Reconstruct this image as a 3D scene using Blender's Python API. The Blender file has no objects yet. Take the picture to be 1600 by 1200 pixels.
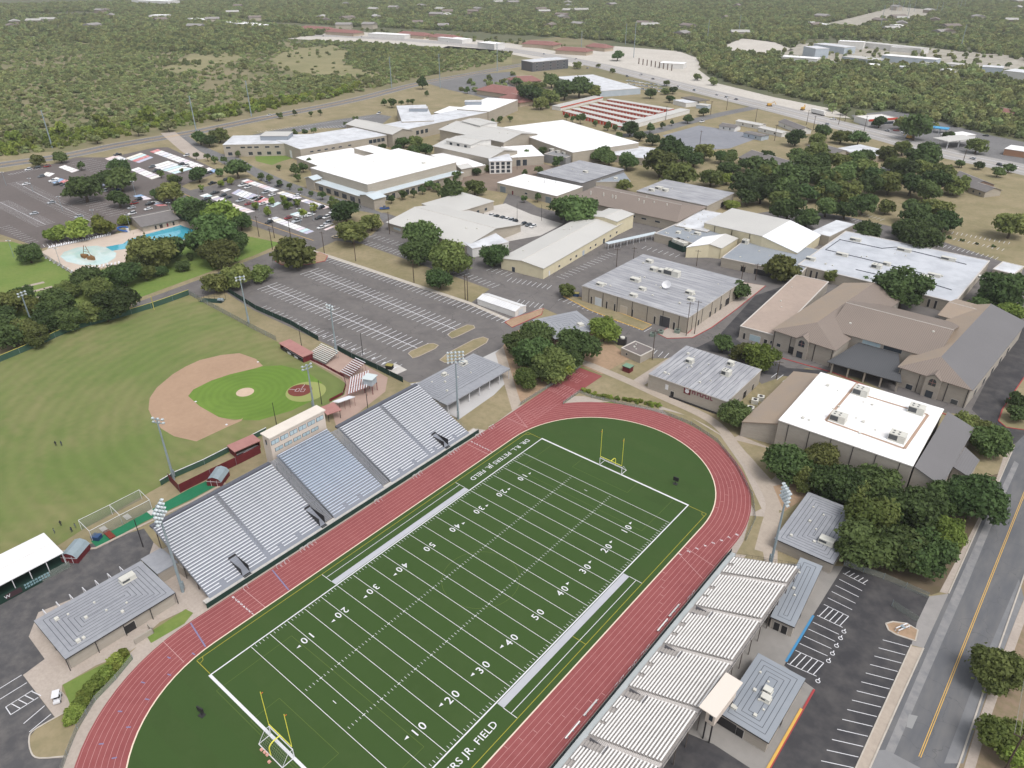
import bpy, bmesh, math, random
from math import sin, cos, pi, radians, hypot, atan2
from mathutils import Vector, Matrix
import numpy as np
random.seed(7)
scn = bpy.context.scene
C = scn.collection

# ------------------------------------------------------------------ camera
CX, CY, CZ = 111.9705, -38.5273, 127.3249
YAW, PITCH, ROLL, FPX = -0.695005, 0.527060, -0.0028417, 1162.682
fwd = Vector((sin(YAW)*cos(PITCH), cos(YAW)*cos(PITCH), -sin(PITCH)))
rgt0 = Vector((cos(YAW), -sin(YAW), 0)); up0 = rgt0.cross(fwd)
rgt = rgt0*cos(ROLL) + up0*sin(ROLL); upv = -rgt0*sin(ROLL) + up0*cos(ROLL)
CAM = Vector((CX, CY, CZ))
cam = bpy.data.cameras.new('camera'); camo = bpy.data.objects.new('camera', cam); C.objects.link(camo)
camo.matrix_world = Matrix(((rgt.x, upv.x, -fwd.x, CX), (rgt.y, upv.y, -fwd.y, CY), (rgt.z, upv.z, -fwd.z, CZ), (0, 0, 0, 1)))
cam.sensor_width = 36; cam.sensor_fit = 'HORIZONTAL'; cam.lens = FPX*36/1600
cam.clip_start = 1; cam.clip_end = 20000
scn.camera = camo

# ------------------------------------------------------------------ light
SUN_AZ, SUN_EL = radians(105), radians(60)      # azimuth measured from +Y towards +X
world = bpy.data.worlds.new('World'); scn.world = world; world.use_nodes = True
wn = world.node_tree.nodes; wl = world.node_tree.links
sky = wn.new('ShaderNodeTexSky'); sky.sky_type = 'NISHITA'; sky.sun_disc = False
sky.sun_elevation = SUN_EL; sky.sun_rotation = SUN_AZ
sky.air_density = 1.4; sky.dust_density = 3.5; sky.ozone_density = 1.0
wn['Background'].inputs[1].default_value = 0.14
hsv = wn.new('ShaderNodeHueSaturation'); hsv.inputs['Saturation'].default_value = .22      # overcast: a paler sky
wl.new(sky.outputs[0], hsv.inputs['Color']); wl.new(hsv.outputs[0], wn['Background'].inputs[0])
sl = bpy.data.lights.new('sun', 'SUN'); sl.energy = 1.25; sl.angle = radians(24); sl.color = (1, 0.965, 0.915)
so = bpy.data.objects.new('sun', sl); C.objects.link(so)
sd = Vector((sin(SUN_AZ)*cos(SUN_EL), cos(SUN_AZ)*cos(SUN_EL), sin(SUN_EL)))
so.rotation_euler = sd.to_track_quat('Z', 'Y').to_euler(); so.location = (0, 0, 400)
scn.view_settings.view_transform = 'Standard'; scn.view_settings.look = 'None'
scn.view_settings.exposure = 0.40; scn.view_settings.gamma = 1.0
scn.render.engine = 'CYCLES'
scn.cycles.max_bounces = 5; scn.cycles.volume_bounces = 0; scn.cycles.transparent_max_bounces = 8

# ------------------------------------------------------------------ helpers
def P(x, y, z=0.0):
    d = fwd + rgt*((x-800)/FPX) - upv*((y-600)/FPX)
    return CAM + d*((z-CZ)/d.z)
def pix(v):
    d = Vector(v)-CAM; z = d.dot(fwd)
    return 800+FPX*d.dot(rgt)/z, 600-FPX*d.dot(upv)/z
def dist(x, y): return (P(x, y)-CAM).dot(fwd)
def lin(r, g, b, k=0.86):
    f = lambda c: (c/255/12.92 if c/255 <= .04045 else ((c/255+.055)/1.055)**2.4)
    return (f(r)*k, f(g)*k, f(b)*k)

MATS = {}
def M(name, c, c2=None, scale=.2, rough=.85, metal=0., c3=None, scale3=3., amt=.6, amt3=.35, bump=0., bscale=20.,
      stripe=None, spec=.3, stretch=None, crack=None):
    """c, c2, c3 are linear colours; object coordinates in metres; stripe=(axis, period, width, colour)"""
    if name in MATS: return MATS[name]
    m = bpy.data.materials.new(name); m.use_nodes = True
    nt = m.node_tree; n = nt.nodes; l = nt.links; b = n['Principled BSDF']
    b.inputs['Roughness'].default_value = rough; b.inputs['Metallic'].default_value = metal
    b.inputs['Specular IOR Level'].default_value = spec
    tc = n.new('ShaderNodeTexCoord'); vec = tc.outputs['Object']
    if stretch:
        mp = n.new('ShaderNodeMapping'); mp.inputs['Scale'].default_value = stretch
        l.new(vec, mp.inputs['Vector']); nvec = mp.outputs[0]
    else: nvec = vec
    def noise(s, lo, hi, det=5):
        t = n.new('ShaderNodeTexNoise'); t.inputs['Scale'].default_value = s; t.inputs['Detail'].default_value = det
        t.inputs['Roughness'].default_value = .62; l.new(nvec, t.inputs['Vector'])
        r = n.new('ShaderNodeMapRange'); r.inputs[1].default_value = lo; r.inputs[2].default_value = hi
        l.new(t.outputs[0], r.inputs[0]); return r.outputs[0]
    def mix(f, a, bb, k=1.0):
        x = n.new('ShaderNodeMix'); x.data_type = 'RGBA'
        if k != 1.0 and not isinstance(f, float):
            mm = n.new('ShaderNodeMath'); mm.operation = 'MULTIPLY'; mm.inputs[1].default_value = k; l.new(f, mm.inputs[0]); f = mm.outputs[0]
        if isinstance(f, float): x.inputs[0].default_value = f
        else: l.new(f, x.inputs[0])
        for s_, v in ((x.inputs[6], a), (x.inputs[7], bb)):
            if isinstance(v, tuple): s_.default_value = (*v, 1)
            else: l.new(v, s_)
        return x.outputs[2]
    col = tuple(c)
    if c2: col = mix(noise(scale, .36, .66), col, tuple(c2), amt)
    if c3: col = mix(noise(scale3, .4, .68, 3), col, tuple(c3), amt3)
    if stripe:
        ax, per, wid, sc = stripe
        sp = n.new('ShaderNodeSeparateXYZ'); l.new(vec, sp.inputs[0])
        d = n.new('ShaderNodeMath'); d.operation = 'DIVIDE'; d.inputs[1].default_value = per; l.new(sp.outputs['xyz'.index(ax)], d.inputs[0])
        fr = n.new('ShaderNodeMath'); fr.operation = 'FRACT'; l.new(d.outputs[0], fr.inputs[0])
        lt = n.new('ShaderNodeMath'); lt.operation = 'LESS_THAN'; lt.inputs[1].default_value = wid/per; l.new(fr.outputs[0], lt.inputs[0])
        col = mix(lt.outputs[0], col, tuple(sc), .85)
    if crack:
        cs, cw, cc, ca = crack
        nz = n.new('ShaderNodeTexNoise'); nz.inputs['Scale'].default_value = cs*3; nz.inputs['Detail'].default_value = 3; l.new(vec, nz.inputs['Vector'])
        vm = n.new('ShaderNodeVectorMath'); vm.operation = 'MULTIPLY_ADD'; vm.inputs[1].default_value = (.35/cs,)*3; l.new(nz.outputs['Color'], vm.inputs[0]); l.new(vec, vm.inputs[2])
        vo = n.new('ShaderNodeTexVoronoi'); vo.feature = 'DISTANCE_TO_EDGE'; vo.inputs['Scale'].default_value = cs; l.new(vm.outputs[0], vo.inputs['Vector'])
        lt = n.new('ShaderNodeMath'); lt.operation = 'LESS_THAN'; lt.inputs[1].default_value = cw*cs; l.new(vo.outputs['Distance'], lt.inputs[0]); col = mix(lt.outputs[0], col, tuple(cc), ca)
    if isinstance(col, tuple): b.inputs['Base Color'].default_value = (*col, 1)
    else: l.new(col, b.inputs['Base Color'])
    if bump:
        t = n.new('ShaderNodeTexNoise'); t.inputs['Scale'].default_value = bscale; t.inputs['Detail'].default_value = 4; l.new(vec, t.inputs['Vector'])
        bp = n.new('ShaderNodeBump'); bp.inputs['Strength'].default_value = bump; bp.inputs['Distance'].default_value = .05
        l.new(t.outputs[0], bp.inputs['Height']); l.new(bp.outputs[0], b.inputs['Normal'])
    MATS[name] = m
    return m

class MB:
    def __init__(s): s.v = []; s.f = []; s.mi = []; s.mats = []
    def _m(s, m):
        if m is None: return 0
        if m not in s.mats: s.mats.append(m)
        return s.mats.index(m)
    def poly(s, pts, m=None):
        o = len(s.v); s.v += [tuple(p) for p in pts]; s.f.append(list(range(o, o+len(pts)))); s.mi.append(s._m(m)); return s
    def box(s, x0, y0, z0, x1, y1, z1, m=None, bottom=True):
        o = len(s.v); k = s._m(m)
        s.v += [(x0,y0,z0),(x1,y0,z0),(x1,y1,z0),(x0,y1,z0),(x0,y0,z1),(x1,y0,z1),(x1,y1,z1),(x0,y1,z1)]
        fs = [(4,5,6,7),(0,1,5,4),(1,2,6,5),(2,3,7,6),(3,0,4,7)] + ([(3,2,1,0)] if bottom else [])
        for f in fs: s.f.append([o+i for i in f]); s.mi.append(k)
        return s
    def obox(s, c, ax, hx, hy, z0, z1, m=None):
        """box centred c (x,y), x axis at angle ax"""
        ca, sa = cos(ax), sin(ax); o = len(s.v); k = s._m(m)
        q = [(c[0]+ca*a-sa*b, c[1]+sa*a+ca*b) for a, b in ((-hx,-hy),(hx,-hy),(hx,hy),(-hx,hy))]
        s.v += [(x,y,z0) for x,y in q]+[(x,y,z1) for x,y in q]
        for f in ((4,5,6,7),(0,1,5,4),(1,2,6,5),(2,3,7,6),(3,0,4,7),(3,2,1,0)): s.f.append([o+i for i in f]); s.mi.append(k)
        return s
    def prism(s, pts, z0, z1, m=None, cap=True, bottom=False):
        """pts ccw 2D"""
        a = sum(pts[i][0]*pts[(i+1)%len(pts)][1]-pts[(i+1)%len(pts)][0]*pts[i][1] for i in range(len(pts)))
        if a < 0: pts = pts[::-1]
        o = len(s.v); n = len(pts); k = s._m(m)
        s.v += [(p[0],p[1],z0) for p in pts]+[(p[0],p[1],z1) for p in pts]
        for i in range(n): j = (i+1)%n; s.f.append([o+i,o+j,o+n+j,o+n+i]); s.mi.append(k)
        if cap: s.f.append([o+n+i for i in range(n)]); s.mi.append(k)
        if bottom: s.f.append([o+i for i in range(n)][::-1]); s.mi.append(k)
        return s
    def tube(s, pts, r, n=6, m=None, cap=True):
        pts = [Vector(p) for p in pts]; k = s._m(m); o = len(s.v)
        rr = r if isinstance(r, (list, tuple)) else [r]*len(pts)
        for i, p in enumerate(pts):
            d = (pts[min(i+1,len(pts)-1)]-pts[max(i-1,0)]).normalized()
            a = d.cross(Vector((0,0,1)) if abs(d.z) < .9 else Vector((1,0,0))).normalized(); b = d.cross(a)
            for q in range(n):
                t = 2*pi*q/n; s.v.append(tuple(p+(a*cos(t)+b*sin(t))*rr[i]))
        for i in range(len(pts)-1):
            for q in range(n):
                s.f.append([o+i*n+q, o+i*n+(q+1)%n, o+(i+1)*n+(q+1)%n, o+(i+1)*n+q]); s.mi.append(k)
        if cap:
            s.f.append([o+q for q in range(n)]); s.mi.append(k)
            e = o+(len(pts)-1)*n; s.f.append([e+q for q in range(n)][::-1]); s.mi.append(k)
        return s
    def line(s, a, b, w, z, m=None):
        dx, dy = b[0]-a[0], b[1]-a[1]; L = hypot(dx,dy) or 1; nx, ny = -dy/L*w/2, dx/L*w/2
        return s.poly([(a[0]-nx,a[1]-ny,z),(b[0]-nx,b[1]-ny,z),(b[0]+nx,b[1]+ny,z),(a[0]+nx,a[1]+ny,z)], m)
    def mesh(s, name, m=None):
        me = bpy.data.meshes.new(name); me.from_pydata(s.v, [], s.f)
        ms = s.mats or [m]
        for x in ms: me.materials.append(x)
        if len(ms) > 1: me.polygons.foreach_set('material_index', s.mi)
        return me
    def build(s, name, m=None, parent=None, smooth=False):
        me = s.mesh(name, m)
        if smooth: me.polygons.foreach_set('use_smooth', [True]*len(me.polygons))
        return link(name, me, parent)
def link(name, me, parent=None, loc=None):
    o = bpy.data.objects.new(name, me); C.objects.link(o)
    if parent: o.parent = parent; KIDS.setdefault(parent.name, []).append(o)
    if loc: o.location = loc
    return o
def tag(o, label=None, cat=None, group=None, kind=None):
    if label: o['label'] = label
    if cat: o['category'] = cat
    if group: o['group'] = group
    if kind: o['kind'] = kind
    return o
def thing(name, label, cat, loc=(0,0,0), rz=0, group=None):
    o = bpy.data.objects.new(name, None); C.objects.link(o); o.empty_display_size = .5
    o.location = loc; o.rotation_euler = (0,0,rz); return tag(o, label, cat, group)
def copy_tree(o, loc=None, rz=None, label=None, group=None, parent=None):
    c = o.copy(); C.objects.link(c); c.parent = parent
    if parent: KIDS.setdefault(parent.name, []).append(c)
    if loc is not None: c.location = loc
    if rz is not None: c.rotation_euler = (0,0,rz)
    if label: c['label'] = label
    if group: c['group'] = group
    for ch in CH(o): copy_tree(ch, parent=c)
    return c
KIDS = {}
def CH(o):
    return list(KIDS.get(o.name, []))
def struct(name, mb, m, parent=None):
    o = mb.build(name, m, parent)
    if not parent: o['kind'] = 'structure'
    return o
def sheet(name, px, z, m, parent=None):
    me = bpy.data.meshes.new(name); bm = bmesh.new()
    f = bm.faces.new([bm.verts.new((*P(x, y).xy, z)) for x, y in px]); f.normal_update()
    if f.normal.z < 0: f.normal_flip()
    bmesh.ops.triangulate(bm, faces=bm.faces[:]); bm.to_mesh(me); bm.free(); me.materials.append(m)
    o = link(name, me, parent)
    if not parent: o['kind'] = 'structure'
    return o
def smoothline(pts, n=6):
    out = []
    for i in range(len(pts)-1):
        p0, p1, p2, p3 = pts[max(i-1,0)], pts[i], pts[i+1], pts[min(i+2,len(pts)-1)]
        for k in range(n):
            t = k/n; out.append(tuple(.5*((2*p1[j])+(-p0[j]+p2[j])*t+(2*p0[j]-5*p1[j]+4*p2[j]-p3[j])*t*t+(-p0[j]+3*p1[j]-3*p2[j]+p3[j])*t**3) for j in (0,1)))
    out.append(tuple(pts[-1][:2])); return out
def ribbon(mb, pts, w, z, m=None, off=0.):
    """ribbon along world polyline, width w, centre offset off to the left"""
    L = []; R = []
    for i, p in enumerate(pts):
        a, b = pts[max(i-1,0)], pts[min(i+1,len(pts)-1)]; dx, dy = b[0]-a[0], b[1]-a[1]; d = hypot(dx,dy) or 1
        nx, ny = -dy/d, dx/d
        L.append((p[0]+nx*(off+w/2), p[1]+ny*(off+w/2), z)); R.append((p[0]+nx*(off-w/2), p[1]+ny*(off-w/2), z))
    for i in range(len(pts)-1): mb.poly([R[i],R[i+1],L[i+1],L[i]], m)
    return mb
def pxline(px, n=6): return smoothline([tuple(P(*p).xy) for p in px], n)
def road(name, px, w, z, m, n=6):
    return struct(name, ribbon(MB(), pxline(px, n), w, z), m)
def text_mesh(s, size, name='lettering', bold=.012, spacing=1.):
    cu = bpy.data.curves.new('t', 'FONT'); cu.body = s; cu.size = size; cu.offset = bold*size; cu.space_character = spacing
    cu.align_x = 'CENTER'; cu.align_y = 'CENTER'; cu.resolution_u = 3
    o = bpy.data.objects.new('t', cu); C.objects.link(o)
    dg = bpy.context.evaluated_depsgraph_get()
    me = bpy.data.meshes.new_from_object(o.evaluated_get(dg)); bpy.data.objects.remove(o); me.name = name
    return me
def text(s, size, loc, rz, m, parent, name='lettering', bold=.012, sx=1., spacing=1.):
    me = text_mesh(s, size, name, bold, spacing); me.materials.clear(); me.materials.append(m)
    o = link(name, me, parent, loc); o.rotation_euler = (0,0,rz); o.scale = (sx,1,1)
    return o
def inpoly(x, y, pg):
    c = False; j = len(pg)-1
    for i in range(len(pg)):
        xi, yi = pg[i]; xj, yj = pg[j]
        if (yi > y) != (yj > y) and x < (xj-xi)*(y-yi)/(yj-yi)+xi: c = not c
        j = i
    return c

# ------------------------------------------------------------------ materials
asph   = M('asphalt', lin(114,110,109), lin(97,93,93), .05, c3=lin(132,127,122), scale3=.25, rough=.9, amt=.8, crack=(.06,.09,lin(78,75,75),.55))
asphold= M('asphalt_worn', lin(122,121,122), lin(100,99,101), .03, c3=lin(138,136,134), scale3=.6, rough=.9, crack=(.08,.12,lin(84,83,84),.6))
asphnew= M('asphalt_new', lin(66,65,68), lin(54,53,57), .06, c3=lin(96,93,92), scale3=.22, amt3=.6, rough=.8)
asphst = M('asphalt_street', lin(106,107,111), lin(90,92,97), .05, c3=lin(126,124,123), scale3=.3, amt3=.55, rough=.85, stretch=(1,.25,1), crack=(.12,.05,lin(78,79,82),.4))
conc   = M('concrete', lin(186,174,164), lin(168,156,147), .15, c3=lin(150,140,132), scale3=1.5, rough=.9)
concl  = M('concrete_pale', lin(205,200,195), lin(186,181,176), .1, c3=lin(170,166,162), scale3=1., rough=.9)
conct  = M('concrete_tan', lin(184,171,158), lin(168,156,144), .1, c3=lin(152,141,131), scale3=1., rough=.9)
grassd = M('grass_dry', lin(158,144,116), lin(132,124,92), .06, c3=lin(112,110,80), scale3=.5, rough=1, amt=.9)
grassg = M('grass_green', lin(108,132,62), lin(134,140,80), .05, c3=lin(86,112,50), scale3=.6, rough=1)
ground_m = M('ground_scrub', lin(140,130,102), lin(112,114,80), .02, c3=lin(120,108,84), scale3=.2, rough=1, amt=.9)
forest_m = M('forest_floor', lin(92,98,72), lin(118,112,84), .02, c3=lin(74,80,56), scale3=.2, rough=1)
earth  = M('bare_earth', lin(176,148,124), lin(150,128,104), .1, c3=lin(130,116,90), scale3=.8, rough=1)
gravel = M('caliche', lin(208,202,194), lin(188,181,172), .03, c3=lin(158,152,144), scale3=.3, rough=1)
white  = M('white_paint', lin(228,228,232), lin(214,214,220), .5, rough=.6)
yellowp= M('yellow_paint', lin(222,178,92), lin(200,160,86), .4, rough=.7)
redkerb= M('red_kerb', lin(170,66,70), lin(140,80,76), .6, rough=.8)
bluep  = M('blue_paint', lin(64,140,190), lin(80,130,165), .5, rough=.7)
kerb   = M('kerb_concrete', lin(196,188,178), lin(170,162,152), .5, rough=.9)
turf   = M('artificial_turf', lin(63,85,43), lin(56,77,38), .03, c3=lin(70,90,50), scale3=.25, rough=.95, spec=.2, stripe=('y', 9.144, 4.572, lin(61,84,42)))  # stripe paints a faint sheen of alternating panels into the turf colour
trackm = M('track_red', lin(148,82,82), lin(134,71,73), .05, c3=lin(160,98,97), scale3=.5, rough=.9, spec=.2)
linew  = M('track_line', lin(200,150,150), rough=.7)
greyband=M('grey_turf', lin(186,187,194), lin(176,177,186), .3, rough=.9)
yturf  = M('yellow_turf', lin(172,164,62), lin(150,146,56), .5, rough=.9)
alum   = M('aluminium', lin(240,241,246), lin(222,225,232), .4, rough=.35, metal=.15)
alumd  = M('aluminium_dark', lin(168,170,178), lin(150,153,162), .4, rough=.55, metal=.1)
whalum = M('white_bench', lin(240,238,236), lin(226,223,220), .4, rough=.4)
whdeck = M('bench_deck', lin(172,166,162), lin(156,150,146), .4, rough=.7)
galv   = M('galvanised_steel', lin(160,174,182), lin(142,156,164), .6, rough=.5, metal=.3)
dark   = M('dark_metal', lin(52,50,52), lin(42,42,44), .5, rough=.6)
blackm = M('black_rubber', lin(34,34,36), rough=.7)
glass  = M('window_glass', lin(44,52,60), lin(66,76,86), .3, rough=.08, spec=.8)
glassl = M('window_glass_pale', lin(182,200,208), lin(160,182,192), .6, rough=.1, spec=.8)
green_s= M('green_screen', lin(34,62,54), lin(26,50,44), .4, rough=.9)
greenf = M('green_mat', lin(38,120,84), lin(32,104,74), .4, rough=.9)
maroon = M('maroon_paint', lin(112,42,48), lin(92,32,40), .5, rough=.7)
maroonl= M('maroon_metal', lin(176,128,122), lin(160,112,108), .4, rough=.6)
beige  = M('beige_stucco', lin(216,203,192), lin(206,191,180), .3, rough=.9)
blockw = M('limestone_wall', lin(182,173,160), lin(166,157,144), .5, c3=lin(156,147,135), scale3=3, rough=.95, stretch=(.3,.3,1.5))
blockg = M('grey_block_wall', lin(178,170,160), lin(164,156,147), .4, c3=lin(154,146,137), scale3=2, rough=.95, stretch=(.3,.3,1.2))
creamw = M('cream_metal_wall', lin(222,212,182), lin(210,198,170), .4, rough=.8)
wallw  = M('white_wall', lin(226,224,222), lin(212,210,206), .3, rough=.8)
roofg  = M('roof_membrane_grey', lin(184,184,188), lin(156,157,163), .12, c3=lin(128,129,136), scale3=.5, rough=.75, stretch=(.25,2.2,1), amt=.9, amt3=.65)
roofgx = M('roof_membrane_grey_cross', lin(184,184,188), lin(156,157,163), .12, c3=lin(128,129,136), scale3=.5, rough=.75, stretch=(2.2,.25,1), amt=.9, amt3=.65)
roofs  = M('roof_membrane_slate', lin(160,162,168), lin(146,148,155), .1, c3=lin(134,136,143), scale3=.8, rough=.75)
roofb  = M('roof_membrane_blue', lin(150,156,164), lin(136,142,151), .1, c3=lin(162,166,172), scale3=.4, rough=.75)
roofw  = M('roof_white', lin(248,248,250,.95), lin(236,236,238,.95), .05, c3=lin(196,190,184), scale3=.22, amt3=.45, rough=.6)
roofwd = M('roof_white_stained', lin(222,224,229), lin(204,207,213), .05, c3=lin(176,176,180), scale3=.16, amt3=.6, rough=.7)
rooft  = M('roof_metal_tan', lin(204,202,198), lin(194,192,189), .05, rough=.5, spec=.4, stripe=('y', .8, .06, lin(186,183,180)))
roofbr = M('roof_metal_brown', lin(140,127,118), lin(131,119,111), .05, rough=.6, spec=.4, stripe=('x', .62, .1, lin(100,90,84)))
roofbry= M('roof_metal_brown_cross', lin(140,127,118), lin(131,119,111), .05, rough=.6, spec=.4, stripe=('y', .62, .1, lin(100,90,84)))
rooftn = M('roof_metal_tan_gold', lin(166,148,130), lin(154,142,132), .12, rough=.55, stripe=('y', .62, .08, lin(130,116,104)))
roofdk = M('roof_metal_grey', lin(120,118,120), lin(112,110,112), .05, rough=.55, stripe=('y', .62, .06, lin(102,100,102)))
roofch = M('roof_metal_charcoal', lin(88,89,92), lin(80,81,84), .05, rough=.55, stripe=('x', .62, .07, lin(66,70,76)))
rooflb = M('roof_metal_pale_blue', lin(206,216,222), lin(192,204,212), .1, rough=.45, stripe=('x', .7, .07, lin(176,190,200)))
roofsh = M('roof_shingle', lin(122,118,118), lin(106,102,102), .5, c3=lin(140,135,132), scale3=2, rough=.95)
roofred= M('roof_tile_red', lin(146,104,98), lin(128,90,86), .3, c3=lin(160,116,108), scale3=1, rough=.9)
fascia = M('fascia_dark', lin(66,64,64), rough=.6)
fascial= M('fascia_pale', lin(206,200,194), rough=.7)
acm    = M('rooftop_unit_metal', lin(214,212,204), lin(196,194,186), .8, rough=.5)
acgrille=M('rooftop_unit_grille', lin(84,86,88), rough=.6)
seamd  = M('roof_seam_dark', lin(84,88,98), rough=.8)
wood   = M('creosoted_wood', lin(86,72,64), lin(70,60,54), 1., rough=.9)
bark   = M('bark', lin(92,80,68), lin(72,62,54), 2., rough=1)
ystuff = M('yellow_steel', lin(232,226,92), rough=.45)
redm   = M('red_metal', lin(208,82,62), lin(196,76,58), .4, rough=.6)
bluebl = M('pale_blue_metal', lin(184,193,203), lin(168,179,191), .2, rough=.6)
watr   = M('pool_water', lin(70,170,196), lin(96,186,206), .1, rough=.03, spec=1.)
# ================================================================== ground
g = MB().poly([(-9000,-6000,0),(9000,-6000,0),(9000,9000,0),(-9000,9000,0)])
struct('ground', g, ground_m)
def ringmat(name, ca, cb, period, c3, dist_=1.5):
    m = M(name, ca, cb, .022, c3=c3, scale3=.09, rough=1, amt=.95, amt3=.7)
    nt = m.node_tree; n = nt.nodes; l = nt.links; b = n['Principled BSDF']
    tc = n.new('ShaderNodeTexCoord'); w = n.new('ShaderNodeTexWave'); w.wave_type = 'RINGS'; w.rings_direction = 'Z'
    w.inputs['Scale'].default_value = 1/period/3.2; w.inputs['Distortion'].default_value = dist_; w.inputs['Detail Scale'].default_value = .3
    l.new(tc.outputs['Object'], w.inputs['Vector'])
    src = b.inputs['Base Color'].links[0].from_socket
    hs = n.new('ShaderNodeHueSaturation'); mr = n.new('ShaderNodeMapRange'); mr.inputs[3].default_value = .955; mr.inputs[4].default_value = 1.04
    l.new(w.outputs[1], mr.inputs[0]); l.new(mr.outputs[0], hs.inputs['Value']); l.new(src, hs.inputs['Color']); l.new(hs.outputs[0], b.inputs['Base Color'])
    return m
def lsheet(name, px, z, m, org, parent=None):
    o = P(*org); mb = MB(); pts = [((P(*p)-o).x, (P(*p)-o).y, 0) for p in px]
    me = bpy.data.meshes.new(name); bm = bmesh.new(); f = bm.faces.new([bm.verts.new(p) for p in pts]); f.normal_update()
    if f.normal.z < 0: f.normal_flip()
    bmesh.ops.triangulate(bm, faces=bm.faces[:]); bm.to_mesh(me); bm.free(); me.materials.append(m)
    ob = link(name, me, parent, (o.x, o.y, z))
    if not parent: ob['kind'] = 'structure'
    return ob

sheet('forest_ground', [(-700,120),(0,70),(430,60),(560,100),(700,75),(900,55),(1080,118),(1290,180),(1600,235),(2300,330),(2300,-20),(1600,-45),(800,-60),(-700,-45)], .01, forest_m)
sheet('campus_grass', [(-500,262),(110,236),(400,182),(800,102),(1000,130),(1290,195),(1600,270),(2300,420),(2300,1500),(-600,1500)], .02, grassd)
mead = M('scrub_grass', lin(150,142,108), lin(128,126,90), .02, c3=lin(116,114,78), scale3=.1, rough=1, amt=.9)
sheet('meadow', [(425,92),(450,78),(520,70),(545,80),(535,98),(560,108),(590,112),(585,122),(520,118),(470,116),(440,108)], .03, mead)
sheet('meadow', [(250,110),(300,85),(370,80),(380,92),(330,105),(290,116)], .03, mead)
sheet('meadow', [(110,60),(150,52),(215,56),(200,66),(130,70)], .03, mead)
sheet('meadow', [(655,85),(700,72),(800,80),(800,100),(700,100)], .031, mead)
sheet('grass_field', [(1500,300),(1560,278),(1640,285),(1800,330),(1700,400),(1590,360),(1505,335)], .035, grassd)
# roads of the background
boul = pxline([(-420,322),(-200,290),(0,258),(105,243),(190,226),(302,207),(400,187),(550,157),(650,132),(730,117),(800,104),(880,90)], 8)
rb = ribbon(MB(), boul, 17, .05); struct('boulevard', rb, asphold)
mk = MB(); ribbon(mk, boul, .5, .09, yellowp, 1.2); ribbon(mk, boul, .5, .09, yellowp, -1.2); ribbon(mk, boul, .7, .09, kerb, -8.8); ribbon(mk, boul, .7, .09, kerb, 8.8)
mk.build('boulevard_markings', parent=bpy.data.objects['boulevard'])
hw = pxline([(330,36),(440,52),(560,58),(680,66),(780,76),(860,88),(930,101),(1000,118),(1080,138),(1150,155),(1220,172),(1290,190),(1380,213),(1480,240),(1600,265),(1800,312),(2100,380)], 6)
sheet('roadworks_ground', [(880,88),(960,72),(1060,80),(1110,98),(1090,108),(1120,130),(1210,152),(1300,170),(1330,185),(1220,176),(1150,160),(1060,135),(960,108)], .03, gravel)
sheet('roadside_gravel', [(380,40),(560,50),(700,58),(800,68),(870,80),(960,90),(900,105),(800,85),(640,70),(440,60)], .031, gravel)
h1 = struct('highway', ribbon(MB(), hw, 30, .06), M('highway_concrete', lin(170,166,164), lin(150,147,146), .02, c3=lin(182,178,172), scale3=.15, rough=.9))
mk = MB(); ribbon(mk, hw, .6, .10, white, 7); ribbon(mk, hw, .6, .10, white, -7); ribbon(mk, hw, 1.4, .10, kerb, 0)
mk.build('highway_markings', parent=h1)
road('side_street', [(700,196),(790,205),(880,222),(950,214),(1010,208),(1060,195),(1120,180),(1180,168)], 12, .055, asphold)
sheet('gravel_lot', [(1035,212),(1092,196),(1195,212),(1140,232),(1080,236)], .058, M('asphalt_lot_blue', lin(140,142,150), lin(122,124,132), .03, c3=lin(156,156,160), scale3=.2, rough=.9))
sheet('shop_yard', [(1330,180),(1400,172),(1540,210),(1600,222),(1700,250),(1600,262),(1470,232),(1350,203)], .057, asphold)
yardm = M('yard_gravel', lin(182,176,166), lin(156,150,138), .03, c3=lin(130,126,108), scale3=.08, amt3=.6, rough=1)
sheet('industrial_yard', [(1215,88),(1250,68),(1370,66),(1480,78),(1650,92),(1650,122),(1500,115),(1380,110),(1230,98)], .03, yardm)
sheet('industrial_yard', [(1270,42),(1330,28),(1400,10),(1460,16),(1445,30),(1380,30),(1340,44)], .03, yardm)
sheet('quarry_ground', [(1130,72),(1160,60),(1210,66),(1240,78),(1190,88),(1140,84)], .03, gravel)
sheet('clinic_parking', [(660,128),(720,118),(800,112),(850,160),(790,165),(745,150),(700,140)], .035, asphold)
sheet('church_yard', [(1375,262),(1400,245),(1450,258),(1440,270),(1390,272)], .036, asphold)

# school yards
sheet('school_yard', [(205,476),(330,430),(425,393),(480,372),(530,350),(600,332),(640,345),(780,330),(800,290),(870,290),(1000,330),(1060,320),(1100,345),(1240,325),(1330,340),(1420,360),(1600,420),(1660,520),(1600,640),(1585,690),(1520,650),(1440,640),(1340,590),(1260,575),(1190,600),(1150,560),(1020,560),(960,535),(925,515),(850,482),(790,548),(690,592),(640,598),(395,484),(350,455),(215,490)], .05, asph)
sheet('lawn', [(491,392),(525,376),(565,381),(690,425),(765,452),(735,474),(690,460),(507,397)], .062, grassd)
sheet('lawn', [(540,325),(590,335),(600,350),(580,368),(545,372),(515,352)], .062, grassd)
sheet('lawn', [(755,325),(790,318),(830,335),(880,350),(845,368),(790,378),(735,400),(760,360)], .062, concl)
sheet('lawn', [(800,300),(850,300),(905,318),(890,336),(840,324)], .066, grassd)
sheet('quad_lawn', [(720,262),(800,240),(870,262),(860,290),(780,300),(720,290)], .063, M('mulch', lin(138,122,110), lin(118,106,96), .2, rough=1))
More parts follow.
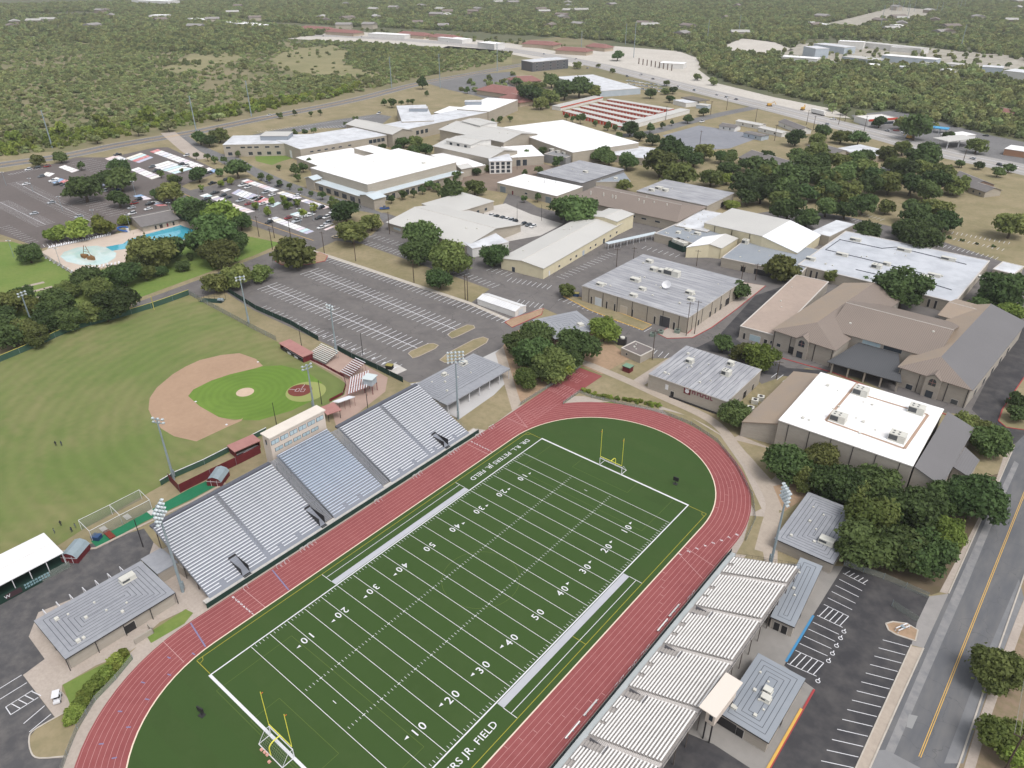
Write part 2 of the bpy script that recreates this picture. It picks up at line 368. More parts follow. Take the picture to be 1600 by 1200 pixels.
sheet('school_drive', [(345,240),(372,246),(400,262),(450,284),(500,302),(560,318),(610,338),(590,352),(540,330),(480,308),(420,290),(385,268),(352,258),(320,240),(290,226),(270,212),(285,205),(310,225)], .055, asphold)
sheet('student_parking', [(278,302),(371,280),(386,278),(523,325),(540,350),(495,370),(478,370),(346,322)], .056, asph)
road('school_street', [(262,290),(290,303),(345,327),(400,346),(460,366),(500,380)], 11, .057, asph)
sheet('pool_parking', [(-160,310),(0,270),(90,255),(118,246),(172,246),(240,231),(262,230),(345,268),(290,288),(262,303),(300,322),(275,330),(205,345),(175,368),(66,388),(0,366),(-160,420)], .056, M('asphalt_brown', lin(108,100,98), lin(94,88,86), .04, c3=lin(120,112,108), scale3=.6, rough=.9))
sheet('pool_lawn', [(60,390),(120,430),(190,414),(300,382),(330,352),(372,366),(440,380),(400,398),(330,424),(205,470),(90,520),(-100,560),(-100,380),(20,378)], .04, grassg)
sheet('lawn', [(398,242),(440,241),(470,244),(440,252),(425,258),(400,252)], .058, grassg)
sheet('lawn', [(420,268),(440,262),(500,258),(500,285),(470,285)], .0585, grassd)
sheet('overflow_parking', [(365,218),(420,205),(520,188),(590,178),(612,182),(590,200),(500,200),(420,215)], .057, asphold)
road('access_drive', [(262,207),(280,222),(300,238),(320,248)], 11, .058, conc)
pk = sheet('football_parking_kerb', [(490,391),(507,396),(735,472),(800,500),(846,481),(850,485),(800,505),(734,476),(506,400),(490,396)], .066, kerb)

# street on the right
sheet('street', [(1592,680),(1532,815),(1482,926),(1443,1013),(1360,1198),(1250,1450),(1380,1450),(1498,1193),(1537,1080),(1600,900),(1760,500),(1700,500)], .04, asphst)
st = bpy.data.objects['street']
sheet('worn_lane', [(1585,720),(1540,815),(1490,926),(1452,1013),(1372,1198),(1388,1198),(1468,1013),(1506,926),(1552,815),(1592,725)], .046, M('asphalt_pale', lin(150,148,148), lin(130,130,132), .1, c3=lin(112,114,120), scale3=.5, rough=.9, amt3=.6), st)
sheet('worn_lane', [(1600,935),(1545,1075),(1505,1193),(1475,1193),(1525,1060),(1592,905)], .046, M('asphalt_mid', lin(136,136,138), lin(112,114,120), .1, c3=lin(118,120,124), scale3=.5, rough=.9, amt3=.6), st)
sheet('street_patch', [(1343,1172),(1385,1172),(1438,1200),(1440,1330),(1260,1400)], .048, M('asphalt_patch', lin(140,140,142), lin(128,128,130), .2, rough=.9), st)
mk = MB()
a, b = P(1600,772).xy, P(1437,1183).xy; d = (b-a).normalized(); nrm = Vector((-d.y, d.x))
for s_ in (-.16, .16): mk.line(a-d*60+nrm*s_, b+nrm*s_, .14, .052, yellowp)
mk.build('centre_line', parent=st)
sheet('median_patch', [(1420,1116),(1434,1119),(1425,1139),(1416,1136)], .05, M('asphalt_patch2', lin(150,150,150), rough=.9), st)
def kerbline(name, px, w=.3, h=.14, m=kerb, parent=None, z=.03, n=1):
    pts = pxline(px, n) if n > 1 else [tuple(P(*p).xy) for p in px]
    mb = MB(); L = []; R = []
    for i, p in enumerate(pts):
        a, b = pts[max(i-1,0)], pts[min(i+1,len(pts)-1)]; dx, dy = b[0]-a[0], b[1]-a[1]; d = hypot(dx,dy) or 1
        L.append((p[0]-dy/d*w/2, p[1]+dx/d*w/2)); R.append((p[0]+dy/d*w/2, p[1]-dx/d*w/2))
    for i in range(len(pts)-1):
        mb.poly([(*R[i],h+z),(*R[i+1],h+z),(*L[i+1],h+z),(*L[i],h+z)]); mb.poly([(*R[i],z),(*R[i+1],z),(*R[i+1],h+z),(*R[i],h+z)]); mb.poly([(*L[i+1],z),(*L[i],z),(*L[i],h+z),(*L[i+1],h+z)])
    o = mb.build(name, m, parent)
    if not parent: o['kind'] = 'structure'
    return o
kerbline('street_kerb', [(1585,697),(1562,750),(1532,815),(1482,928)])
kerbline('street_kerb', [(1443,1013),(1400,1108),(1360,1198),(1300,1330)])
kerbline('street_kerb', [(1700,660),(1600,900),(1537,1080),(1505,1175),(1498,1195),(1440,1330)])
sheet('verge', [(1424,1010),(1443,1013),(1360,1198),(1300,1330),(1270,1330),(1337,1200)], .07, conct)
sheet('sidewalk', [(1575,690),(1558,745),(1528,812),(1468,925),(1480,928),(1530,816),(1560,752),(1583,698)], .07, conc)
sheet('verge', [(1600,905),(1540,1085),(1500,1196),(1450,1330),(1560,1330),(1700,1000),(1760,860)], .045, M('verge_soil', lin(150,130,112), lin(128,116,92), .2, c3=lin(110,112,74), scale3=.8, rough=1))
struct('sidewalk', ribbon(MB(), pxline([(1640,860),(1600,955),(1572,1030),(1545,1105),(1530,1150),(1515,1200),(1490,1290)], 4), 1.6, .075), conc)
# visitors' car park
vp = sheet('visitor_car_park', [(1318,885),(1360,892),(1452,932),(1433,972),(1424,1008),(1337,1200),(1270,1330),(1130,1330),(1204,1200),(1273,1077),(1250,1060),(1225,1040),(1262,975)], .05, asphnew)
sheet('driveway_apron', [(1452,932),(1482,928),(1443,1013),(1424,1008),(1433,972)], .056, M('asphalt_pale2', lin(158,154,152), lin(130,128,128), .2, rough=.9))
kerbline('car_park_kerb', [(1424,1008),(1337,1200),(1290,1310)], .25)
# left car park
sheet('service_yard', [(-120,990),(0,905),(100,862),(225,826),(243,852),(235,866),(187,905),(62,958),(46,993),(75,1030),(36,1055),(88,1124),(47,1152),(49,1178),(62,1186),(102,1184),(92,1215),(40,1300),(-200,1300)], .05, M('asphalt_service', lin(88,87,89), lin(72,71,74), .08, c3=lin(116,112,110), scale3=.35, rough=.9, amt3=.6))
sheet('forecourt', [(60,957),(45,995),(70,1030),(36,1055),(90,1126),(118,1106),(97,1080),(97,1071),(150,1040),(200,1020),(218,1008),(236,1006),(228,992),(250,972),(300,948),(330,935),(345,925),(300,900),(240,848),(233,868),(190,905)], .055, conc)
sheet('planting_strip', [(98,1070),(200,1018),(208,1030),(180,1062),(120,1128),(112,1108)], .066, grassg)
sheet('verge', [(46,1152),(56,1140),(112,1108),(150,1090),(112,1160),(105,1180),(62,1186),(49,1178)], .066, grassd)
kerbline('planter_kerb', [(112,1108),(58,1138),(46,1152),(49,1176),(62,1185),(102,1182)], .25, n=3)
sheet('planting_strip', [(228,992),(290,952),(302,958),(288,975),(240,1003),(236,1005)], .066, grassg)
# far end of the stadium
sheet('plaza', [(640,600),(690,590),(782,545),(790,580),(797,592),(772,617),(718,655),(693,643),(660,610)], .056, M('plaza_concrete', lin(196,194,194), lin(182,180,180), .1, rough=.9))
sheet('lawn', [(718,655),(772,617),(796,618),(801,641),(760,672),(742,670)], .061, grassd)
sheet('walkway', [(774,552),(786,541),(814,631),(800,641)], .068, conct)
sheet('grove_ground', [(786,541),(800,520),(850,500),(960,540),(985,560),(940,585),(905,570),(814,631)], .064, earth)
struct('walkway', ribbon(MB(), pxline([(893,568),(912,567),(945,580),(985,597),(1030,618),(1100,650),(1132,675),(1150,700),(1172,724),(1192,755),(1207,790),(1198,830),(1190,862)], 4), 3.4, .072), conct)
sheet('walkway', [(985,597),(1040,562),(1060,552),(1068,558),(1010,600),(1000,606)], .069, conc)
sheet('gym_court', [(1135,690),(1155,680),(1215,705),(1240,760),(1225,800),(1205,792),(1185,745)], .067, conct)
sheet('dry_bed', [(1150,688),(1205,702),(1222,735),(1205,750),(1170,712)], .0715, grassd)
sheet('dry_bed', [(1208,760),(1240,752),(1262,775),(1240,790),(1225,800)], .0715, earth)
sheet('oak_ground', [(1240,740),(1300,720),(1440,770),(1560,740),(1530,815),(1470,925),(1455,930),(1320,885),(1260,800)], .062, M('leaf_litter', lin(110,96,80), lin(92,86,62), .3, rough=1))
sheet('dry_bed', [(900,606),(930,592),(985,597),(960,612),(1030,634),(1030,640),(940,626),(905,617)], .071, grassd)
sheet('grass_strip', [(1035,640),(1075,650),(1125,680),(1160,730),(1190,795),(1180,800),(1150,745),(1110,700),(1060,665)], .0705, grassd)
sheet('grass_strip', [(1172,806),(1200,808),(1192,850),(1200,872),(1150,866),(1162,845)], .066, grassd)
sheet('walkway', [(1200,808),(1222,800),(1215,850),(1215,882),(1195,880),(1190,850)], .0675, conct)
# kerbed islands in the school yard
def island(px, m=grassd, k=kerb, name='traffic_island'):
    o = sheet(name, px, .19, m)
    kerbline('island_kerb', px+[px[0]], .35, .15, k, o, z=.05)
    return o
island([(638,553),(642,549),(668,538),(677,537),(685,540),(680,545),(655,557),(645,560)], grassd, conct)
island([(700,524),(705,519),(730,508),(740,509),(742,513),(715,526),(706,529)], grassd, conct)
island([(687,563),(700,552),(740,531),(755,527),(763,530),(760,536),(710,565),(695,567)], grassd, conct)
island([(430,408),(440,400),(500,395),(512,400),(508,408),(480,414),(440,414)], earth, redkerb)
island([(789,504),(800,498),(850,482),(846,492),(800,512)], earth, redkerb)
island([(880,463),(900,463),(1018,508),(1004,516),(960,500),(920,484)], grassd, yellowp)
island([(1028,522),(1046,511),(1074,522),(1157,441),(1196,447),(1150,484),(1112,512),(1082,528),(1042,529)], conc, redkerb)
island([(1384,975),(1395,972),(1417,975),(1434,985),(1430,1002),(1400,992),(1388,985)], earth, kerb)
sheet('drive_tarmac', [(1120,528),(1180,462),(1245,440),(1240,450),(1190,490),(1150,530),(1170,545),(1230,575),(1300,580),(1270,592),(1195,585),(1150,556),(1085,545)], .06, asphnew)
sheet('drive_tarmac', [(1560,560),(1600,500),(1700,480),(1640,640),(1588,692),(1575,700),(1540,660),(1518,640)], .06, asphnew)
island([(1560,658),(1566,640),(1600,590),(1700,560),(1690,650),(1600,672),(1572,668)], grassd, redkerb)
# parking bay markings
def stalls(mb, p0, p1, n, L, side=0, slant=0., w=.2, z=.075, axis=False):
    a, b = P(*p0).xy, P(*p1).xy; d = (b-a)/n; u = d.normalized(); nn = Vector((-u.y, u.x)); v = (nn+u*slant)
    for i in range(n+1):
        q = a+d*i
        mb.line(q-v*(L if side <= 0 else 0), q+v*(L if side >= 0 else 0), w, z)
    if axis: mb.line(a, b, w, z+.004)
mk = MB()
stalls(mk, (484,424), (722,519), 34, 5.2, 0, 0, .26, axis=True)
stalls(mk, (418,447), (662,548), 34, 5.2, 0, 0, .26, axis=True)
stalls(mk, (505,398), (796,498), 44, 5.0, -1, 0, .24)
stalls(mk, (401,484), (455,508), 8, 5.0, 1)
stalls(mk, (463,511), (612,578), 20, 5.0, 1, w=.2)
stalls(mk, (462,508), (614,576), 10, 1.6, 1, w=.5, z=.08)
stalls(mk, (565,381), (640,404), 12, 5.0, 1); stalls(mk, (588,367), (630,380), 6, 5, -1)
stalls(mk, (708,427), (768,450), 9, 5, 1); stalls(mk, (884,464), (1018,512), 17, 5, -1)
stalls(mk, (800,434), (862,446), 8, 5, -1); stalls(mk, (870,432), (950,395), 14, 4.6, -1)
stalls(mk, (805,475), (842,482), 5, 5, 1); stalls(mk, (760,423), (790,432), 4, 5, 1)
stalls(mk, (1010,385), (1062,398), 6, 4.6, -1); stalls(mk, (1205,590), (1232,600), 3, 4.6, 1)
stalls(mk, (1335,330), (1382,342), 8, 4.6, -1); stalls(mk, (1330,345), (1370,355), 7, 4.6, 1); stalls(mk, (1465,380), (1560,402), 13, 4.6, -1); stalls(mk, (1490,362), (1578,378), 12, 4.6, -1); stalls(mk, (1475,372), (1565,392), 12, 4.2, 1)
stalls(mk, (1018,545), (1045,552), 3, 4.6, -1)
mk.build('parking_markings', white, bpy.data.objects['school_yard'])
mk = MB()
stalls(mk, (1378,1001), (1300,1160), 12, 5.4, 0, w=.13)
mk2 = MB()
a, b = P(1398,1004).xy, P(1312,1200).xy
for i in range(14):
    q = a+(b-a)*i/13; e = P(1423-3,1011).xy+(P(1337,1200).xy-P(1423,1011).xy)*i/13; e0 = P(1379,1000).xy+(P(1283,1189).xy-P(1379,1000).xy)*i/13
    mk2.line(e0, e, .14, .075)
    q0 = P(1316,896).xy; 
a0, a1, b0, b1 = P(1317,896).xy, P(1230,1037).xy, P(1352,914).xy, P(1276,1057).xy
ks = (0, .075, .15, .225, .3, .375, .5, .575, .65, .725, .8, .87, 1.)
for k in ks: mk2.line(a0+(a1-a0)*k, b0+(b1-b0)*k, .14, .075)
for k0, k1 in ((-.06, 0.), (.375, .5), (.87, 1.)):
    for t in (.2, .4, .6, .8, 1.):
        mk2.line(a0+(a1-a0)*k0+((b0+(b1-b0)*k0)-(a0+(a1-a0)*k0))*t, a0+(a1-a0)*k1+((b0+(b1-b0)*k1)-(a0+(a1-a0)*k1))*(t-.12), .16, .075)
for k in (.53, .6, .68, .76, .835, 1.03):    # wheelchair symbols
    q = b0+(b1-b0)*k+(b0-a0).normalized()*.6
    for i in range(8):
        t0, t1 = 2*pi*i/8, 2*pi*(i+1)/8
        mk2.line(q+Vector((cos(t0),sin(t0)))*.42, q+Vector((cos(t1),sin(t1)))*.42, .16, .076)
    mk2.line(q+(b0-b1).normalized()*.3, q+(b0-b1).normalized()*.95, .2, .077)
mk2.build('parking_markings', white, vp)
kb = MB(); q0, q1 = P(1271,962).xy, P(1228,1034).xy; kb.line(q0, q1, .5, .08); kb.build('blue_kerb_paint', bluep, vp)
kerbline('fire_lane_kerb', [(1272,1078),(1202,1202),(1150,1300)], .4, .16, redkerb)
kerbline('fire_lane_stripe', [(1252,1108),(1199,1202),(1147,1300)], .5, .17, yellowp)
mk = MB()
for y0 in (0,):
    for a, b in (((0,1076),(34,1055)),((0,1093),(42,1067)),((37,1131),(70,1103)),((46,1144),(80,1116)),((17,1117),(60,1090)),((9,1105),(51,1079)),((9,1105),(17,1117)),((-40,1030),(0,1005))):
        mk.line(P(*a).xy, P(*b).xy, .16, .075)
    for t in (.2,.45,.7,.95):
        A = P(9,1105).xy.lerp(P(51,1079).xy, t); B = P(17,1117).xy.lerp(P(60,1090).xy, t+.15 if t < .9 else 1.1); mk.line(A, B, .16, .075)
mk.build('parking_markings', white, bpy.data.objects['service_yard'])
mk = MB()
stalls(mk, (0,316), (71,351), 26, 5, 0, axis=True); stalls(mk, (25,285), (140,345), 34, 5, 0, axis=True); stalls(mk, (0,356), (44,381), 10, 5, 1)
stalls(mk, (70,386), (172,366), 16, 4.6, 1); stalls(mk, (12,272), (62,262), 12, 4.6, -1); stalls(mk, (133,312), (185,335), 10, 5, 0); stalls(mk, (126,252), (168,266), 7, 9, 0, w=.2)
mk.build('parking_markings', white, bpy.data.objects['pool_parking'])
mk = MB()
stalls(mk, (405,207), (585,183), 44, 5, 1); stalls(mk, (470,203), (590,192), 26, 5, 0); mk.build('parking_markings', white, bpy.data.objects['overflow_parking'])
sy = MB(); ribbon(sy, pxline([(285,302),(345,327),(400,346),(460,366),(490,376)], 4), .35, .08); sy.build('centre_line', yellowp, bpy.data.objects['school_street'])
# painted student bays
pal = [lin(*c) for c in ((244,244,246),(240,238,238),(244,236,234),(232,206,206),(206,92,104),(242,238,228),(240,230,214),(186,204,226),(120,156,206),(196,224,230),(240,240,244),(236,222,228),(246,246,244),(228,222,236),(244,244,246),(242,242,240),(238,240,244))]
pm = [M('bay_paint_%d' % i, c, tuple(v*.6+.25 for v in pal[(i*5+3) % len(pal)]), .35, rough=.8, amt=.6) for i, c in enumerate(pal)]
def murals(lot, q, n, skip=()):
    A, B, Cc, D = [P(*p).xy for p in q]
    for i in range(n):
        if i in skip: continue
        t0, t1 = i/n+.03/n, (i+1)/n-.06/n
        pts = [A.lerp(B, t0), A.lerp(B, t1), D.lerp(Cc, t1), D.lerp(Cc, t0)]
        mb = MB().poly([(p.x, p.y, .085) for p in (pts if (pts[1]-pts[0]).cross(pts[3]-pts[0]) > 0 else pts[::-1])]); mb.build('painted_bay', random.choice(pm), lot)
S2 = bpy.data.objects['student_parking']; S1 = bpy.data.objects['pool_parking']
s9 = lambda *p: [(270+x/5.926, 200+y/5.926) for x, y in p]
c5 = lambda *p: [(x/4, 220+y/4) for x, y in p]
murals(S2, s9((630,492),(1400,752),(1465,735),(690,474)), 22, (9,15))
murals(S2, s9((540,605),(780,690),(850,640),(610,565)), 7); murals(S2, s9((700,655),(930,735),(1010,695),(790,625)), 6, (4,))
murals(S2, s9((480,715),(690,790),(765,772),(560,698)), 6); murals(S2, s9((875,842),(1240,985),(1312,958),(955,822)), 10)
murals(S2, s9((330,650),(420,680),(500,655),(410,628)), 3); murals(S2, s9((1080,800),(1200,835),(1330,795),(1190,765)), 4); murals(S2, s9((245,628),(300,645),(372,630),(318,606)), 2); murals(S2, s9((1340,925),(1420,950),(1540,898),(1470,880)), 3, (1,)); murals(S2, s9((420,690),(480,708),(545,690),(480,668)), 2); murals(S2, s9((440,580),(480,592),(545,570),(500,560)), 2)
murals(S1, c5((935,68),(1315,208),(1365,188),(985,52)), 14, (11,)); murals(S1, c5((935,160),(1095,208),(1205,176),(1050,125)), 6); murals(S1, c5((815,182),(950,242),(1010,224),(865,165)), 6)
murals(S1, c5((655,112),(720,140),(800,115),(730,88)), 3); murals(S1, c5((780,110),(870,140),(960,105),(880,75)), 4); murals(S1, c5((365,165),(450,200),(500,185),(405,152)), 4); murals(S1, c5((265,215),(310,225),(345,205),(290,195)), 2); murals(S1, c5((300,255),(400,285),(460,255),(350,228)), 4); murals(S1, c5((830,345),(990,410),(1050,405),(880,335)), 7, (3,)); murals(S1, c5((530,235),(650,285),(690,270),(570,225)), 4)
# ================================================================== football field and track
W_, L_ = 48.768, 109.728; YD = .9144; CXF = W_/2
def oval(r, n=40, y0=4.9, y1=104.9):
    p = [(CXF+r*cos(t), y1+r*sin(t)) for t in np.linspace(0, pi, n)] + [(CXF+r*cos(t), y0+r*sin(t)) for t in np.linspace(pi, 2*pi, n)]
    return p
RI, RO = 31.35, 41.0
def ring(mb, r0, r1, z, m=None, n=40):
    a, b = oval(r0, n), oval(r1, n); k = len(a)
    for i in range(k): j = (i+1)%k; mb.poly([(*a[i],z),(*b[i],z),(*b[j],z),(*a[j],z)], m)
    return mb
field = struct('football_field', MB().poly([(*p,.09) for p in oval(RI)]), turf)
apron = struct('stadium_ground', MB().poly([(*p,.045) for p in oval(RO+3.5)]), conc)
sheet('track_verge', [(905,572),(940,588),(882,630),(960,628),(985,634),(880,640),(850,620)], .05, grassg)
track = struct('running_track', ring(MB(), RI+.15, RO-.4, .10), trackm)
MB().poly([(-16.4,104,.098),(-7.4,104,.098),(-7.4,153.5,.098),(-17.2,153.5,.098)]).build('sprint_chute', trackm, track)
MB().poly([(-19.6,-2,.0985),(-15,-8,.0985),(-15,18,.0985),(-18.4,12,.0985)]).build('track_margin', trackm, track) if 0 else None
ring(MB(), RI-.12, RI+.16, .115).build('inside_kerb', M('kerb_cream', lin(232,212,192), rough=.8), track)
mk = MB()
for i in range(1, 9): r = RI+.15+i*1.09; ring(mk, r-.035, r+.035, .112)
for i in range(0, 9):
    x = CXF-(RI+.15+i*1.09); mk.line((x,104.9), (x,140 if i else 105), .08, .1125)
mk.build('lane_lines', linew, track)
mk = MB()
for y, w in ((17.5,.12),(93.5,.12),(-2.,.1),(112.,.1)): mk.line((CXF-RI-.2,y),(CXF-RO+.9,y), w, .118)
mk.line((CXF+RI+.2,92),(CXF+RO-.8,88), .1, .118); mk.line((CXF+RI+.2,95),(CXF+RO-.8,93.5), .1, .118)
for k in range(8):      # staggered exchange marks
    r = RI+.15+(k+.5)*1.09
    for t in (18+6*k, 70+4.5*k):
        a = radians(t*.9); q = (CXF+r*cos(a), 104.9+r*sin(a)); mk.obox(q, a, .42, .035, .111, .119)
        a = radians(360-t*.85-20); q = (CXF+r*cos(a), 4.9+r*sin(a)); mk.obox(q, a, .42, .035, .111, .119)
    for y in (84-2.2*k, 26+3*k): mk.obox((CXF+r, y), 0, .42, .035, .111, .119)
    mk.obox((CXF-r, 112+k*.55), .3, .22, .15, .111, .119)
mk.build('exchange_marks', M('track_mark', lin(206,164,162), rough=.7), track)
mk = MB()
bm_ = M('track_mark_blue', lin(128,126,160), rough=.7)
for y in (3.5, 24.5): mk.line((CXF-RI-.4,y-.5),(CXF-RO+.8,y+.9), .3, .119)
for k in range(16):
    a = pi+radians(8+k*5.3); r = RI+1+((k*37) % 70)/10; mk.obox((CXF+r*cos(a), 4.9+r*sin(a)), a, .45, .13, .111, .12)
mk.build('blue_marks', bm_, track)
for k in range(8):
    text(str(k+1), 1.0, (CXF-(RI+.15+(k+.5)*1.09), 14.6, .122), -pi/2, white, track, 'lane_number', .02)
    r = RI+.15+(k+.5)*1.09; a = radians(0+4.5*max(k-2,0)); y = 92+k*2.2
    if y <= 104.9: text(str(k+1), 1.1, (CXF+r, y, .122), pi/2, white, track, 'lane_number', .02)
    else:
        a = (y-104.9)/r; text(str(k+1), 1.1, (CXF+r*cos(a), 104.9+r*sin(a), .122), pi/2+a, white, track, 'lane_number', .02)
    text(str(k+1), .9, (CXF-(RI+.15+(k+.5)*1.09), 95.2, .122), -pi/2, white, track, 'lane_number', .02)
mk = MB()       # hurdle and lane pictograms on the chute, painted outlines
for j, (yy, n0) in enumerate(((134,9),(137.5,10),(144,6),(148,6))):
    for k in range(n0):
        x = -16.2+k*.95; mk.line((x, yy), (x, yy+2.6), .10, .108)
        if k % 2 == 0: mk.line((x, yy+2.6*((j+k)%2)), (x+.95, yy+2.6*((j+k)%2)), .10, .109)
mk.build('chute_marks', linew, track)
# ---- football lines
mk = MB(); z = .098; xs0, xs1 = 0, W_
mk.poly([(-.28,-.6,z),(W_+.28,-.6,z),(W_+.28,0,z),(-.28,0,z)]); mk.poly([(-.28,L_,z),(W_+.28,L_,z),(W_+.28,L_+.5,z),(-.28,L_+.5,z)])
mk.poly([(-.28,0,z),(0,0,z),(0,L_,z),(-.28,L_,z)]); mk.poly([(W_,0,z),(W_+.28,0,z),(W_+.28,L_,z),(W_,L_,z)])
for i in range(21): y = (10+5*i)*YD; mk.line((.15,y),(W_-.15,y), .11, z+.002)
for i in range(1, 100):
    if i % 5: 
        y = (10+i)*YD
        for x0, x1 in ((.25,.95),(W_-.95,W_-.25),(17.8-.3,17.8+.35),(W_-17.8-.35,W_-17.8+.3)): mk.line((x0,y),(x1,y), .085, z+.002)
    else:
        y = (10+i)*YD
        for x in (17.8, W_-17.8): mk.line((x,y-.35),(x,y+.35), .14, z+.004)
for y in (13*YD, 107*YD): mk.line((CXF-.5,y),(CXF+.5,y), .14, z+.004)
mk.build('field_lines', white, field)
mk = MB(); y0, y1 = 35*YD, 85*YD
mk.poly([(W_+.41,y0,.0985),(50.8,y0,.0985),(50.8,y1,.0985),(W_+.41,y1,.0985)]); mk.poly([(-2.0,y0,.0985),(-.41,y0,.0985),(-.41,y1,.0985),(-2.0,y1,.0985)])
mk.build('coaching_strip', greyband, field)
mk = MB()
for s_, e in ((52.66,54.2),(-3.9,-5.4)):
    mk.line((s_,y0),(s_,y1), .13, .101); b_ = 50.8 if s_ > 0 else -2.0
    for y in (y0, y1): mk.line((b_,y),(e,y), .13, .1015)
mk.build('team_area_lines', white, field)
mk = MB()
mk.line((-5.55,0),(-5.55,L_), .13, .1); mk.line((54.3,0),(54.3,L_), .13, .1)
for y in (-.1, L_+.1): mk.line((-5.55,y),(-.4,y), .13, .1005); mk.line((W_+.4,y),(54.3,y), .13, .1005)
for x, y, s_, t_ in ((-5.55,0,1,1),(54.3,0,-1,1),(-5.55,L_,1,-1),(54.3,L_,-1,-1)): mk.line((x+s_*1.2,y),(x+s_*.85,y+t_*.85),.12,.1007); mk.line((x+s_*.85,y+t_*.85),(x,y+t_*1.2),.12,.1007)
mk.line((50.9,L_/2),(54.3,L_/2), .13, .1012)
mk.build('soccer_lines', yturf, field)
mk = MB(); fy = M('yellow_turf_faint', lin(90,108,50), rough=.9)
def rectl(x0,y0,x1,y1,w=.1):
    for a, b in (((x0,y0),(x1,y0)),((x1,y0),(x1,y1)),((x1,y1),(x0,y1)),((x0,y1),(x0,y0))): mk.line(a,b,w,.0965)
rectl(15.3,-1,33.6,5.5); rectl(4.2,-1.5,44.7,16.4); rectl(15.3,L_-5.5,33.6,L_); rectl(4.2,L_-16.4,44.7,L_+1)
for i in range(36):
    t0, t1 = 2*pi*i/36, 2*pi*(i+1)/36; mk.line((CXF+9.15*cos(t0),L_/2+9.15*sin(t0)),(CXF+9.15*cos(t1),L_/2+9.15*sin(t1)),.1,.0965)
mk.build('soccer_lines', fy, field)
for i in range(1, 10):
    n_ = min(i, 10-i); y = (10+10*i)*YD
    for side in (0, 1):
        x = 7.3 if side == 0 else W_-7.3; rz = -pi/2 if side == 0 else pi/2; sg = -1 if side == 0 else 1
        for k, ch in enumerate(str(n_*10)): text(ch, 2.5, (x, y+sg*(-.95 if k == 0 else .95), .103), rz, white, field, 'yard_number', .008)
        if n_ != 5:
            dr = -1 if i < 5 else 1; yy = y+dr*2.3; xx = x+(.55 if side == 0 else -.55)
            ar = MB(); tri = [(xx-.32,yy,.103),(xx+.32,yy,.103),(xx,yy+dr*.95,.103)]
            ar.poly(tri if dr > 0 else tri[::-1]).build('yard_arrow', white, field)
nm = 'DR. R.L. PETERS JR. FIELD'
text(nm, 2.15, (-3.0, 94.2, .103), -pi/2, white, field, 'sideline_lettering', .004, 1.0, 1.08)
text(nm, 2.15, (51.7, 15.9, .103), pi/2, white, field, 'sideline_lettering', .004, 1.0, 1.08)

# ---- goals
def goal(y, rz, label):
    t = thing('goal_post', label, 'goal post', (CXF, y, .09), rz, 'combined goals on the end lines')
    hw_ = 3.66; h = 2.44
    fr = MB()
    for s_ in (-1, 1): fr.tube([(s_*hw_,0,0),(s_*hw_,0,h)], .11, 8)
    fr.tube([(-hw_,0,h),(hw_,0,h)], .11, 8)
    fr.build('goal_frame', white, t)
    bf = MB()
    for s_ in (-1, 1): bf.tube([(s_*hw_,0,.08),(s_*hw_,-2.6,.08)], .08, 6); bf.tube([(s_*hw_,0,h-.05),(s_*hw_,-.9,h-.05),(s_*hw_,-2.6,.1)], .05, 6)
    bf.tube([(-hw_,-2.6,.08),(hw_,-2.6,.08)], .1, 6); bf.build('back_frame', white, t)
    net = MB()
    for k in range(16): x = -hw_+2*hw_*k/15; net.tube([(x,-.9,h-.05),(x,-2.6,.12)], .014, 3, cap=False)
    for k in range(8): u = k/7; net.tube([(-hw_,-.9-1.7*u,(h-.05)*(1-u)+.12*u),(hw_,-.9-1.7*u,(h-.05)*(1-u)+.12*u)], .014, 3, cap=False)
    net.build('net', M('goal_net', lin(150,158,146), rough=.9), t)
    MB().tube([(-3.556,.05,3.05),(3.556,.05,3.05)], .09, 8).build('crossbar', ystuff, t)
    for s_ in (-1, 1):
        u = MB().tube([(s_*3.556,.05,3.05),(s_*3.556,.05,12.2)], .07, 8).build('upright', ystuff, t)
        MB().box(s_*3.556-.03,.05,11.6,s_*3.556+.03,.5,11.75).build('ribbon', M('orange_ribbon', lin(214,110,60), rough=.8), u)
    pts = [(0,-2.5,0),(0,-2.5,1.8)]+[(0,-2.5+1.2*(1-cos(a)),1.8+1.25*sin(a)) for a in np.linspace(.2,pi/2,6)]+[(0,.05,3.05)]
    MB().tube(pts, .12, 8).build('gooseneck', ystuff, t)
    return t
goal(-.2, 0, 'yellow uprights on white goal frame with orange markers lying behind it')
goal(L_+.25, pi, 'yellow uprights on white goal frame at the end line by the field house')
for i, (px, py) in enumerate(((414,1176),(418,1180),(421,1191),(409,1172))):
    mb = MB(); q = P(px,py); mb.box(-.28,-.28,0,.28,.28,.08).box(-.2,-.2,.08,.2,.2,.3)
    tag(mb.build('end_zone_pylon', M('salmon_vinyl', lin(214,164,150), rough=.6)), 'salmon pylon pad lying on turf behind the goal', 'pylon', 'pylon pads behind the goal').location = (q.x, q.y, .09)
def playclock(x, y, rz, label):
    t = thing('play_clock', label, 'clock', (x, y, .09), rz, 'delay clocks behind the end zones')
    MB().box(-.75,-.15,1.1,.75,.15,2.3).build('housing', dark, t); MB().box(-.6,-.17,1.25,.6,-.152,2.15).build('display', blackm, t)
    MB().tube([(0,0,0),(0,0,1.1)], .08, 6).build('post', dark, t); MB().box(-.6,-.5,0,.6,.5,.1).build('base', dark, t)
playclock(7.0,-6.3, pi+.2, 'black delay clock on turf behind goal with markers'); playclock(41.8,115.9,.1,'black delay clock on turf beyond the goal by the field house')
